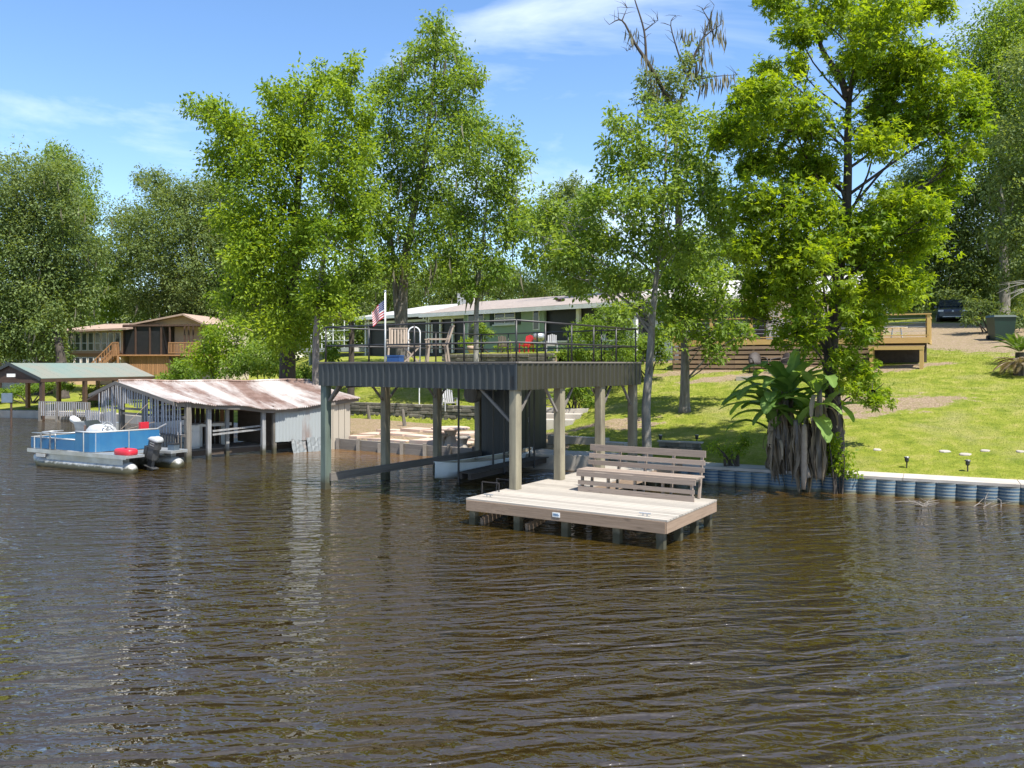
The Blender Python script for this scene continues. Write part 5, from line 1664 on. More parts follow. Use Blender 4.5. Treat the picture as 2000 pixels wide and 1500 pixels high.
for k in range(7):
    q = DR + dd_ * (DLn * k / 6) + dn_ * .08
    piece('rail_post', 'new_pine', pd, q + Z * (DKZ - .2), q + Z * (DKZ + .98), .13, .13, dn_)
for k in range(4):
    q = DR + dn_ * (.25 + 4.0 * k / 3) + dd_ * .06
    piece('rail_post', 'new_pine', pd, q + Z * (DKZ - .2), q + Z * (DKZ + .98), .13, .13, dn_)
piece('top_rail', 'new_pine', pd, DR + Z * (DKZ + .99) + dn_ * .06 - dd_ * .1, DR + dd_ * DLn + Z * (DKZ + .99) + dn_ * .06, .15, .05)
piece('top_rail', 'new_pine', pd, DR + Z * (DKZ + .985) + dn_ * .15 + dd_ * .05, DR + dn_ * 4.3 + Z * (DKZ + .985) + dd_ * .05, .15, .05)
piece('bottom_rail', 'new_pine', pd, DR + Z * (DKZ + .10) + dn_ * .06, DR + dd_ * DLn + Z * (DKZ + .10) + dn_ * .06, .09, .05)
for z_ in (.28, .46, .64, .82):
    MB().tube([DR + Z * (DKZ + z_) + dn_ * .08, DR + dd_ * DLn + Z * (DKZ + z_) + dn_ * .08], .008, 5).build('cable', 'aluminium', pd)
# lower table built against the deck
tbl = DR + dd_ * .15 - dn_ * .75
wt2 = thing('potting_table', tbl + Z * 3.0, 'pine work table standing against the end of the pine deck', 'table')
for k in range(5):
    piece('top_board', 'skirt_pine', wt2, tbl + dn_ * (k * .148) + Z * 3.93, tbl + dd_ * 2.1 + dn_ * (k * .148) + Z * 3.93, .14, .04)
piece('apron', 'new_pine', wt2, tbl - dn_ * .06 + Z * 3.84, tbl + dd_ * 2.1 - dn_ * .06 + Z * 3.84, .04, .15)
for a, b_ in ((.1, .0), (1.98, .0), (.1, .6), (1.98, .6)):
    q = tbl + dd_ * a + dn_ * b_
    piece('leg', 'new_pine', wt2, Vector((q.x, q.y, gz(q.x, q.y) - .1)), q + Z * 3.91, .14, .14, dn_)
# white house behind the deck
whp = DR + dn_ * 4.6 + dd_ * .2
hw = thing('white_house', whp + Z * 4, 'white house with pale metal roof behind the pine deck', 'house')
WM = frame(whp + dd_ * 13.5, math.atan2(-dd_.y, -dd_.x))
wln = 9.9
MB(WM).box(0, wln, 0, 7, 3.2, 6.62).build('wall', 'white_paint', hw)
MB(WM).box(1.0, 6.2, -.06, -.003, 4.45, 6.4).build('screen_panel', 'screen', hw)
for k in range(5):
    piece('screen_post', 'dark_brown', hw, (1.0 + k * 1.3, -.09, 4.4), (1.0 + k * 1.3, -.09, 6.4), .07, .05, (0, 1, 0), WM)
window(WM, hw, 7.4, 9.0, 5.0, 6.3, 2, 1)
window(WM, hw, 9.6, 10.8, 4.4, 6.4, 2, 1)
for k in range(12):
    x0, x1 = lerp(-.6, wln + .6, k / 12), lerp(-.6, wln + .6, (k + 1) / 12) - .012
    MB(WM).slab([(x0, -.8, 6.66), (x1, -.8, 6.66), (x1, 4, 7.9), (x0, 4, 7.9)], .08).build('roof_sheet', 'white_roof', hw)
MB(WM).slab([(-.6, 4.004, 7.9), (wln + .6, 4.004, 7.9), (wln + .6, 8, 6.7), (-.6, 8, 6.7)], .08).build('roof', 'white_roof', hw)
piece('gutter', 'white_paint', hw, (-.6, -.84, 6.55), (wln + .6, -.84, 6.55), .1, .14, (0, 0, 1), WM)
# things on the deck
q = DR + dd_ * 8.6 + dn_ * 1.2 + Z * (DKZ + .018)
lg = thing('deck_lounger', q, 'white lounger with blue cushion on the pine deck', 'lounger')
M = frame(q, math.atan2(dd_.y, dd_.x))
MB(M).box(-.9, .9, -.3, .3, .22, .30).build('frame', 'white_paint', lg)
MB(M).box(-.85, .3, -.28, .28, .30, .40).build('cushion', 'blue_plastic', lg)
MB(M).slab([(.3, -.28, .38), (.9, -.28, .72), (.9, .28, .72), (.3, .28, .38)], .08).build('back_cushion', 'blue_plastic', lg)
for x_ in (-.8, .8):
    for y_ in (-.26, .26):
        MB(M).box(x_ - .03, x_ + .03, y_ - .03, y_ + .03, 0, .22).build('leg', 'white_paint', lg)
q = DR + dd_ * 1.3 + dn_ * 1.6 + Z * (DKZ + .018)
gt = thing('glass_table', q, 'low pale patio table at the right end of the pine deck', 'table')
MB().lathe(q + Z * .46, [(.42, 0), (.45, .02), (.42, .04)], 20).build('top', 'white_paint', gt)
for w in (0.4, 2.0, 3.5, 5.1):
    MB().tube([q + Vector((.3 * math.cos(w), .3 * math.sin(w), 0)), q + Vector((.22 * math.cos(w), .22 * math.sin(w), .46))], .025, 6).build('leg', 'aluminium', gt)
# wicker armchairs on the lawn
def armchair(px, py, rz, label):
    g = ground_at(px, py)
    r = thing('wicker_armchair', g, label, 'armchair', 'dark wicker armchairs on the lawn')
    M = frame(g, rz)
    bk_ = MB(M); vs_ = []
    for i in range(11):
        w = math.pi * i / 10
        for z_, y_ in ((.40, .20), (.40 + .50 * (.35 + .65 * math.sin(w)), .34)):
            vs_.append((-.31 * math.cos(w), y_, z_))
    vs_ += [(x, y + .035, z) for x, y, z in vs_]
    n = 22
    bk_.add(vs_, [(2 * i, 2 * i + 2, 2 * i + 3, 2 * i + 1) for i in range(10)] + [(n + 2 * i, n + 2 * i + 1, n + 2 * i + 3, n + 2 * i + 2) for i in range(10)] + [(2 * i + 1, 2 * i + 3, n + 2 * i + 3, n + 2 * i + 1) for i in range(10)])
    bk_.build('backrest', 'wicker', r, True)
    MB(M).box(-.30, .30, -.28, .24, .36, .43).build('seat', 'wicker', r)
    for s in (-1, 1):
        MB(M).tube([(s * .30, .26, .66), (s * .35, .0, .64), (s * .34, -.24, .60), (s * .33, -.30, .50), (s * .31, -.30, .36)], .035, 8).build('arm', 'wicker', r, True)
        for y_ in (-.27, .25):
            MB(M).tube([(s * .28, y_, -.03), (s * .28, y_ * .95, .38)], .022, 6).build('leg', 'wicker', r)
    return r
armchair(1480, 727, R(5), 'dark wicker armchair facing the river, left of the pair')
armchair(1524, 729, R(-70), 'dark wicker armchair turned sideways, right of the pair')
# lawn edging bed and small things on the lawn
def stone_at(px, py, s, label, mat='concrete'):
    g = ground_at(px, py)
    n = 9
    pts = [(g.x + s * random.uniform(.75, 1.1) * math.cos(2 * math.pi * k / n), g.y + s * .7 * random.uniform(.75, 1.1) * math.sin(2 * math.pi * k / n)) for k in range(n)]
    top = [(g.x + (x - g.x) * .85, g.y + (y - g.y) * .85) for x, y in pts]
    zt = g.z + .03
    tlt = .12
    vs_ = [(x, y, g.z - .1 + tlt * (y - g.y)) for x, y in pts] + [(x, y, zt - .02 + tlt * (y - g.y)) for x, y in pts] + [(x, y, zt + tlt * (y - g.y)) for x, y in top]
    o = MB().add(vs_, [(k, (k + 1) % n, n + (k + 1) % n, n + k) for k in range(n)] + [(n + k, n + (k + 1) % n, 2 * n + (k + 1) % n, 2 * n + k) for k in range(n)] + [tuple(range(2 * n, 3 * n))]).build('stepping_stone', mat)
    return tag(o, label, 'stone', 'pale stepping stones in the lawn')
for px_, py_, s, lb in ((1714, 879, .13, 'small upright pale stone nearest the trunk on the lawn'), (1846, 883, .17, 'flat pale stepping stone, second along the lawn'), (1886, 888, .17, 'flat pale stepping stone nearest the water'),
                        (1925, 881, .13, 'small pale stepping stone between two larger ones'), (1993, 883, .14, 'pale stepping stone at the right edge of the lawn')):
    stone_at(px_, py_, s, lb)
def solar_light(px, py, label):
    g = ground_at(px, py)
    r = thing('garden_light', g, label, 'garden light', 'small black garden lights')
    MB().tube([g - Z * .1, g + Z * .16], .016, 6).build('stake', 'rail_black', r)
    MB().lathe(g + Z * .15, [(.03, 0), (.05, .03), (.05, .10), (.075, .11), (.06, .135)], 10).build('lantern', 'black_plastic', r)
    MB().lathe(g + Z * .283, [(.055, 0), (.05, .008)], 10).build('solar_cap', 'aluminium', r)
solar_light(1771, 915, 'small garden light left of the two near the seawall')
solar_light(1890, 922, 'small garden light right of the two near the seawall')
solar_light(1290, 868, 'small garden light at the left end of the dark planter')
solar_light(1361, 868, 'small garden light at the right end of the dark planter')
g = ground_at(1328, 882)
plr = thing('brick_planter', g, 'low dark brick planter behind the dock bench', 'planter')
M = frame(g, R(-24))
for j in range(3):
    for k in range(6):
        MB(M).box(-.62 + k * .205 + (.03 if j % 2 else 0), -.62 + k * .205 + .197 + (.03 if j % 2 else 0), -.12, .12, -.12 + j * .13, j * .13 - .004).build('brick', 'stone', plr)
MB(M).box(-.66, .68, -.15, .15, .262, .30).build('cap', 'concrete', plr)
g = ground_at(1462, 741)
tag(MB(frame(g, R(-20))).box(-.5, .5, -.2, .2, -.1, .12).build('stone_block', 'concrete'), 'flat grey stone block on the ground before the wicker armchairs', 'stone block')

# ================================================================== parked car, bin
def car(px, d, label):
    x = (px - 1000) / F * d
    z0 = gz(x, d)
    r = thing('parked_car', Vector((x, d, z0)), label, 'car')
    M = frame((x, d, z0), R(-26))
    # profile sections along the length y (front bumper at y=0 facing the camera)
    secs = [(0.0, .80, .42, .72), (.12, .90, .30, .92), (.5, .93, .28, 1.02), (1.25, .94, .28, 1.10), (2.0, .94, .28, 1.12), (3.6, .94, .28, 1.12), (4.4, .9, .32, 1.08), (4.55, .82, .45, .95)]
    vs_ = []
    for y, hw_, zb, zt in secs:
        vs_ += [(-hw_, y, zb + .08), (-hw_ * .93, y, zb), (hw_ * .93, y, zb), (hw_, y, zb + .08), (hw_, y, zt - .16), (hw_ * .9, y, zt), (-hw_ * .9, y, zt), (-hw_, y, zt - .16)]
    n = 8
    fs_ = [(i * n + k, i * n + (k + 1) % n, (i + 1) * n + (k + 1) % n, (i + 1) * n + k) for i in range(len(secs) - 1) for k in range(n)] + [tuple(range(n - 1, -1, -1)), tuple((len(secs) - 1) * n + k for k in range(n))]
    MB(M).add(vs_, fs_).build('body', 'car_paint', r)
    cab = [(1.25, .84, 1.08), (2.05, .70, 1.66), (3.6, .70, 1.68), (4.35, .80, 1.1)]
    vs_ = []
    for y, hw_, zt in cab:
        vs_ += [(-.88, y, 1.06), (.88, y, 1.06), (hw_, y, zt), (-hw_, y, zt)]
    MB(M).add(vs_, [(i * 4 + k, i * 4 + (k + 1) % 4, (i + 1) * 4 + (k + 1) % 4, (i + 1) * 4 + k) for i in range(3) for k in range(4)]).build('cabin', 'car_paint', r)
    MB(M).slab([(-.76, 1.30, 1.16), (.76, 1.30, 1.16), (.64, 1.98, 1.625), (-.64, 1.98, 1.625)], -.012).build('windscreen', 'window_glass', r)
    for s in (-1, 1):
        MB(M).add([(s * .89, 2.1, 1.15), (s * .89, 3.5, 1.15), (s * .735, 3.4, 1.58), (s * .735, 2.3, 1.58)], [(0, 1, 2, 3)]).build('side_window', 'window_glass', r)
        MB(M).box(*sorted((s * .55, s * .86)), -.005, .12, .74, .86).build('headlight', 'aluminium', r)
        MB(M).box(*sorted((s * .92, s * 1.08)), 1.55, 1.7, 1.08, 1.22).build('mirror', 'car_paint', r)
        for y in (.85, 3.65):
            w_ = MB(M).tube([(s * .74, y, .34), (s * .95, y, .34)], .34, 18).build('wheel', 'tyre', r)
            MB(M).tube([(s * .945, y, .34), (s * .96, y, .34)], .2, 14).build('rim', 'aluminium', w_)
    MB(M).box(-.5, .5, -.02, .02, .55, .74).build('grille', 'black_plastic', r)
    MB(M).box(-.6, .6, -.03, .05, .38, .42).build('bumper_trim', 'aluminium', r)
    MB(M).lathe((0, 0, 0), [(.001, 0), (.001, .001)], 3) if False else None
    MB(M).tube([(0, -.045, .76), (0, -.02, .76)], .055, 12).build('badge', 'aluminium', r)
car(1861, 54.5, 'dark blue car parked nose on under the trees')
car2 = None
g = ground_at(1955, 690)
q = at(1955, 660, 42.0); q.z = gz(q.x, q.y)
bn = thing('wheelie_bin', q, 'dark green wheeled rubbish bin beside the palms', 'bin')
M = frame(q, R(-8))
MB(M).add([(-.42, -.4, .0), (.42, -.4, 0), (.42, .4, 0), (-.42, .4, 0), (-.52, -.5, 1.15), (.52, -.5, 1.15), (.52, .5, 1.15), (-.52, .5, 1.15)], [(3, 2, 1, 0), (4, 5, 6, 7), (0, 1, 5, 4), (1, 2, 6, 5), (2, 3, 7, 6), (3, 0, 4, 7)]).build('body', 'bin_green', bn)
MB(M).add([(-.56, -.56, 1.152), (.56, -.56, 1.152), (.56, .56, 1.152), (-.56, .56, 1.152), (-.5, -.45, 1.25), (.5, -.45, 1.25), (.5, .5, 1.28), (-.5, .5, 1.28)], [(3, 2, 1, 0), (4, 5, 6, 7), (0, 1, 5, 4), (1, 2, 6, 5), (2, 3, 7, 6), (3, 0, 4, 7)]).build('lid', 'bin_green', bn)
for s in (-.45, .45):
    MB(M).tube([(s - .05, .42, .13), (s + .05, .42, .13)], .13, 12).build('wheel', 'tyre', bn)
# ================================================================== vegetation
def leaf_object(name, cen, axis, nrm, size, ratio, tint, mat, parent, shape='leaf'):
    """many small folded leaves as one mesh; arrays (N,3)"""
    N = len(cen)
    axis = axis / np.linalg.norm(axis, axis=1, keepdims=True)
    side = np.cross(nrm, axis)
    side /= np.maximum(np.linalg.norm(side, axis=1, keepdims=True), 1e-6)
    up = np.cross(axis, side)
    Ls = size[:, None]
    if shape == 'star':
        lobes = (-1.15, 0.0, 1.15)
    else:
        lobes = (0.0,)
    V_, T_ = [], []
    base = 0
    for an in lobes:
        ax = axis * math.cos(an) + side * math.sin(an)
        sd = side * math.cos(an) - axis * math.sin(an)
        l_ = Ls * (1.0 if an == 0 else .82)
        b0 = cen
        tip = cen + ax * l_ - up * l_ * .12
        le = cen + ax * l_ * .42 + sd * l_ * ratio * .5 + up * l_ * .07
        ri = cen + ax * l_ * .42 - sd * l_ * ratio * .5 + up * l_ * .07
        V_.append(np.stack([b0, ri, tip, le], 1).reshape(-1, 3))
    verts = np.concatenate(V_, 0)
    nq = N * len(lobes)
    i = np.arange(nq) * 4
    tris = np.stack([i, i + 1, i + 2, i, i + 2, i + 3], -1).reshape(-1, 3)
    off = np.array(wloc(parent)) if parent is not None else np.zeros(3)
    me = bpy.data.meshes.new(name)
    me.vertices.add(len(verts))
    me.vertices.foreach_set('co', (verts - off).astype(np.float32).ravel())
    me.loops.add(tris.size)
    me.loops.foreach_set('vertex_index', tris.ravel().astype(np.int32))
    me.polygons.add(len(tris))
    me.polygons.foreach_set('loop_start', (np.arange(len(tris)) * 3).astype(np.int32))
    me.polygons.foreach_set('loop_total', np.full(len(tris), 3, np.int32))
    me.update(calc_edges=True)
    a = me.color_attributes.new('tint', 'FLOAT_COLOR', 'POINT')
    tt = np.repeat(np.tile(tint, len(lobes)), 4)
    c4 = np.ones((len(tt), 4), np.float32); c4[:, :3] = tt[:, None]
    a.data.foreach_set('color', c4.ravel())
    me.materials.append(MATS[mat])
    o = bpy.data.objects.new(name, me)
    link(o, parent)
    return o

LAI_K = 2.45
def unit(n):
    v = rng.normal(size=(n, 3))
    return v / np.linalg.norm(v, axis=1, keepdims=True)

def crown_points(clumps, lsize, lai, tuft_frac=.30, flat=.85):
    """clumps: (centre(3), rx, ry, rz). Leaves gather in tufts spread through each clump."""
    C, A, Nn, S, T = [], [], [], [], []
    for c, rx, ry, rz in clumps:
        area = math.pi * rx * rz
        n = max(40, int(area * lai * LAI_K / (lsize * lsize * .30)))
        nt_ = max(6, int(n / 42))
        d = unit(nt_)
        rad = rng.random(nt_) ** .42
        strag = rng.random(nt_) < .2
        rad = np.where(strag, rng.uniform(1.0, 1.38, nt_), rad * .95)
        tc = np.array(c) + d * rad[:, None] * np.array((rx, ry, rz))
        tr_ = tuft_frac * min(rx, rz) * rng.uniform(.5, 1.15, nt_) * np.where(strag, .55, 1.0) + lsize * .5
        pw = np.where(strag, .4, 1.0); k = rng.choice(nt_, n, p=pw / pw.sum())
        g = rng.normal(size=(n, 3)) * np.array((.55, .55, .55 * flat))
        pos = tc[k] + g * tr_[k][:, None]
        out = g / (np.linalg.norm(g, axis=1, keepdims=True) + 1e-6)
        ax = out * .8 + unit(n) * .6 + np.array((0, 0, -.25))
        nm = np.array((0, 0, .85)) + unit(n) * .75 + out * .25
        tuft_t = rng.normal(0, .13, nt_) + rng.normal(0, .10)
        C.append(pos); A.append(ax); Nn.append(nm)
        S.append(lsize * rng.uniform(.65, 1.3, n))
        T.append(np.clip(.45 + tuft_t[k] + rng.normal(0, .20, n), 0, 1))
    return np.concatenate(C), np.concatenate(A), np.concatenate(Nn), np.concatenate(S), np.concatenate(T)

def curve(pts, n):
    """smooth polyline through points"""
    pts = [Vector(p) for p in pts]
    out = []
    for i in range(len(pts) - 1):
        p0, p1_, p2_, p3 = pts[max(i - 1, 0)], pts[i], pts[i + 1], pts[min(i + 2, len(pts) - 1)]
        for k in range(n):
            t_ = k / n
            out.append(.5 * ((2 * p1_) + (p2_ - p0) * t_ + (2 * p0 - 5 * p1_ + 4 * p2_ - p3) * t_ ** 2 + (3 * p1_ - p0 - 3 * p2_ + p3) * t_ ** 3))
    return out + [pts[-1]]

def moss_object(parent, anchors, mat='moss_grey', ln=(.4, 1.4), w=.035):
    n = len(anchors)
    an = np.array(anchors)
    ax = np.tile(np.array((0, 0, -1.0)), (n, 1)) + rng.normal(0, .06, (n, 3))
    nm = unit(n) * np.array((1, 1, .05))
    o = leaf_object('moss', an, ax, nm, rng.uniform(ln[0], ln[1], n), w, rng.random(n), mat, parent)
    o['kind'] = 'stuff'
    return o

def tree(name, label, base_px, d, trunk, clumps, lsize, leaf, bark, r0, lai=1.9, depth=None, shape='leaf', group=None, moss=0, extra=(), base=None, double=True, ratio=.52, tuft=.36, cat='tree', grow=1.06):
    """trunk: photo points (px,py) from root to top; clumps: photo ellipses (px,py,rx,ry), spread in depth to a round crown"""
    k = d / F
    if base is None:
        bx = (base_px - 1000) * k
        base = Vector((bx, d, gz(bx, d)))
    root = thing(name, base, label, cat, group)
    xs = [c[0] for c in clumps]
    cx = sum(xs) / len(xs)
    half = (max(xs) - min(xs)) / 2 + 30
    dep = (half * k * .75) if depth is None else depth
    tp = [base - Z * .15] + [at(px, py, d + dy) for px, py, dy in [(p + (0,))[:3] for p in trunk]]
    tc = curve(tp, 5)
    n = len(tc)
    mb = MB()
    rads = [max(r0 * (1 - .86 * (i / (n - 1)) ** .9) * (1.35 if i == 0 else 1.12 if i == 1 else 1), .025) for i in range(n)]
    mb.tube(tc, rads, 10)
    C3 = []
    for j, (px, py, rx, ry) in enumerate(clumps):
        rx, ry = rx * grow, ry * grow
        u_ = min(abs(px - cx) / max(half, 1), 1)
        span = dep * math.sqrt(max(1 - u_ * u_, .12))
        offs = (random.uniform(-.9, -.15) * span, random.uniform(.15, .9) * span) if double else (random.uniform(-.8, .8) * span,)
        for q, dy in enumerate(offs):
            s = 1.0 if q == 0 else .92
            c = at(px + (0 if q == 0 else random.uniform(-.3, .3) * rx), py + (0 if q == 0 else random.uniform(-.2, .2) * ry), d + dy)
            C3.append((c, rx * k * s, (rx + ry) / 2 * k * s, ry * k * s))
            # limb from the trunk to the clump
            zt = c.z - (.35 + .5 * random.random()) * math.hypot(c.x - base.x, c.y - base.y) - .2
            i0 = min(range(n), key=lambda i: abs(tc[i].z - zt))
            i0 = max(i0, int(n * .15))
            s0 = tc[i0]
            mid = s0.lerp(c, .5) + Vector((random.uniform(-.25, .25), random.uniform(-.25, .25), random.uniform(-.02, .12) * (c - s0).length))
            if q == 1:
                mid = C3[-2][0].lerp(c, .5) + Vector((0, 0, random.uniform(-.2, .1))); s0 = C3[-2][0]
            lr = max(min(rads[i0] * .42, .009 * (c - s0).length + .014), .016)
            mb.tube(curve([s0, mid, c], 3), [lr * (1 - .8 * i / 6) for i in range(7)], 6, False)
            for _ in range(4):
                dirv = Vector(unit(1)[0])
                e = c + Vector((dirv.x * rx * k, dirv.y * rx * k, dirv.z * ry * k)) * .8
                s1 = mid.lerp(c, random.uniform(.4, 1))
                mb.tube([s1, s1.lerp(e, .5) + Z * -.05, e], [lr * .4, lr * .28, .008], 4, False)
    for pts, ra in extra:
        q = curve([at(px, py, d + dy) for px, py, dy in [(p + (0,))[:3] for p in pts]], 4)
        mb.tube(q, [ra * (1 - .95 * i / (len(q) - 1)) + .006 for i in range(len(q))], 6, False)
        if moss == 0 and shape == 'leaf':
            for _ in range(7):
                s1 = random.choice(q[2:])
                e1 = s1 + Vector((random.uniform(-.7, .7), random.uniform(-.4, .4), random.uniform(-.1, .7)))
                mb.tube([s1, s1.lerp(e1, .5) + Vector((random.uniform(-.1, .1), 0, .05)), e1], [.02, .014, .004], 4, False)
    mb.build('trunk', bark, root, True)
    P = crown_points(C3, lsize, lai / (2 if double else 1), tuft)
    cr = leaf_object('crown', *P[:4][:3], P[3], ratio, P[4], leaf, root, shape)
    if moss:
        an = []
        for _ in range(moss):
            c, rx, ry, rz = random.choice(C3)
            dv = unit(1)[0]
            an.append((c.x + dv[0] * rx, c.y + dv[1] * ry, c.z - abs(dv[2]) * rz * .6))
        moss_object(root, an)
    return root

# ---- near trees
tree('water_oak', 'dark trunked leafy tree with wide bright crown, left of the tall group', 560, 37.0,
     [(562, 700), (566, 620), (575, 520), (580, 400), (590, 280), (600, 180)],
     [(400, 212, 38, 26), (440, 235, 36, 32), (475, 265, 44, 44), (440, 330, 40, 48), (500, 330, 54, 54), (548, 250, 48, 54), (545, 190, 34, 34), (600, 190, 50, 46), (640, 150, 30, 30), (585, 300, 62, 60), (480, 430, 56, 54),
      (545, 420, 62, 62), (488, 530, 54, 54), (560, 540, 62, 62), (530, 625, 50, 48), (600, 620, 52, 48), (612, 430, 48, 54), (455, 580, 34, 40), (560, 670, 40, 34), (500, 480, 50, 50), (580, 480, 50, 50)],
     .185, 'leaf_fresh', 'bark_dark', .42, lai=2.3, group='tall trees behind the boathouses')
tree('water_oak', 'leafy tree with pale slim trunk just left of the roof deck', 617, 33.0,
     [(617, 690), (620, 620), (630, 520), (645, 420), (660, 320), (680, 200)],
     [(690, 140, 26, 32), (672, 190, 34, 36), (700, 225, 34, 44), (650, 265, 44, 50), (690, 320, 40, 50), (650, 360, 48, 50), (690, 420, 40, 50), (655, 470, 48, 50), (640, 550, 44, 44), (665, 610, 36, 26), (620, 600, 34, 34)],
     .175, 'leaf_fresh', 'bark_grey', .17, lai=2.1, group='tall trees behind the boathouses')
tree('water_oak', 'leafy tree with slender dark trunk between the pale trunk and the flag', 685, 41.0,
     [(687, 640), (686, 560), (690, 460), (700, 360)],
     [(705, 300, 34, 44), (715, 380, 36, 46), (690, 460, 42, 44), (715, 520, 34, 40), (680, 560, 40, 40)],
     .19, 'leaf_mid', 'bark_dark', .17, lai=1.8, group='tall trees behind the boathouses')
tree('water_oak', 'tallest centre tree with pointed crown and forked trunk behind the deck', 785, 44.0,
     [(785, 640), (788, 560), (795, 480), (815, 380), (835, 260), (850, 120), (852, 50)],
     [(850, 55, 28, 32), (835, 95, 30, 30), (875, 110, 38, 36), (805, 120, 34, 28), (780, 160, 40, 30), (870, 165, 44, 36), (920, 150, 34, 24), (748, 195, 36, 36), (825, 200, 48, 44), (895, 215, 44, 36), (760, 270, 52, 46),
      (835, 290, 60, 52), (900, 280, 40, 40), (770, 350, 58, 48), (850, 370, 60, 50), (760, 430, 46, 44), (830, 450, 56, 46), (880, 440, 40, 40), (748, 500, 34, 40), (800, 510, 40, 36), (860, 520, 46, 40)],
     .20, 'leaf_mid', 'bark_grey', .36, lai=1.85, moss=120, group='tall trees behind the boathouses', extra=[([(782, 690), (772, 560), (765, 470), (760, 380)], .22)])
tree('water_oak', 'round crowned tree with thin grey trunk behind the middle of the deck', 930, 37.5,
     [(930, 660), (932, 590), (940, 500), (950, 400), (955, 300)],
     [(925, 240, 40, 26), (965, 275, 50, 36), (1000, 310, 36, 38), (905, 320, 44, 44), (960, 360, 56, 44), (1008, 385, 32, 36), (900, 420, 48, 44), (965, 440, 52, 46), (1005, 455, 26, 36), (925, 500, 48, 42), (975, 530, 38, 34), (880, 500, 34, 36), (940, 560, 34, 22), (900, 560, 34, 22)],
     .178, 'leaf_mid', 'bark_pale', .155, lai=1.8, moss=60, group='tall trees behind the boathouses')
tree('bay_tree', 'airy tree with pale leaning trunk right behind the roof deck', 1265, 23.7,
     [(1262, 800), (1268, 720), (1273, 640), (1280, 560), (1292, 450), (1300, 340), (1300, 240)],
     [(1290, 222, 40, 26), (1215, 246, 38, 24), (1350, 250, 48, 28), (1402, 262, 26, 30), (1186, 290, 22, 24), (1255, 295, 50, 36), (1330, 310, 46, 36), (1225, 340, 44, 26), (1220, 390, 56, 36), (1140, 395, 50, 32), (1075, 425, 50, 28),
      (1040, 450, 30, 26), (1300, 385, 60, 42), (1372, 380, 50, 40), (1408, 430, 26, 40), (1110, 470, 60, 36), (1190, 470, 60, 38), (1060, 500, 38, 26), (1275, 470, 60, 42), (1140, 540, 56, 30), (1215, 545, 52, 36), (1330, 480, 46, 42), (1250, 600, 36, 26)],
     .145, 'leaf_mid', 'bark_pale', .155, lai=1.75, tuft=.38, grow=1.2)
tree('bay_tree', 'small glossy tree with stout grey trunk on the lawn by the deck', 1337, 30.0,
     [(1338, 700), (1336, 660), (1340, 600), (1345, 540)],
     [(1350, 470, 40, 30), (1310, 500, 44, 34), (1370, 500, 40, 36), (1330, 550, 52, 40), (1390, 550, 40, 34), (1300, 600, 44, 38), (1360, 605, 50, 38), (1410, 600, 32, 28), (1330, 650, 38, 26), (1385, 650, 40, 26), (1430, 645, 30, 22), (1400, 690, 20, 20), (1460, 650, 20, 14)],
     .175, 'leaf_mid', 'bark_grey', .2, lai=1.9)
# dead-topped mossy tree
tree('snag_tree', 'half dead tree with bare twisted top branches and hanging moss', 1325, 46.0,
     [(1325, 560), (1326, 450), (1322, 350), (1318, 250), (1305, 190)],
     [(1285, 150, 34, 26), (1325, 165, 30, 28), (1262, 185, 24, 18), (1345, 110, 22, 24), (1300, 200, 44, 24), (1370, 150, 20, 12), (1400, 400, 30, 40), (1425, 440, 18, 44), (1380, 330, 34, 30)],
     .21, 'leaf_oak', 'bark_dark', .34, lai=1.4, moss=0,
     extra=[([(1308, 200), (1270, 130), (1240, 85), (1215, 40), (1190, 48)], .14), ([(1262, 115), (1258, 60), (1240, 0), (1235, -20)], .08), ([(1215, 40), (1225, 15)], .04), ([(1320, 230), (1352, 120), (1375, 70), (1395, 10)], .12), ([(1372, 75), (1390, 60), (1412, 45)], .05),
            ([(1385, 40), (1370, 15)], .04), ([(1340, 160), (1390, 150), (1440, 146)], .05), ([(1330, 120), (1310, 50), (1320, 30)], .05), ([(1258, 60), (1285, 40)], .04), ([(1240, 85), (1225, 100)], .03)])
sroot = bpy.data.objects['snag_tree']
an = []
for px, py in [(1235, 60), (1262, 110), (1350, 120), (1372, 75), (1390, 40), (1400, 25), (1330, 60), (1345, 60), (1400, 150), (1420, 148), (1290, 170), (1310, 190), (1380, 100), (1362, 130), (1270, 150), (1380, 160), (1255, 210), (1405, 60)]:
    for _ in range(20):
        q = at(px + random.uniform(-14, 14), py + random.uniform(-8, 10), 46 + random.uniform(-1, 1))
        an.append((q.x, q.y, q.z))
moss_object(sroot, an, ln=(.25, 1.1), w=.022)

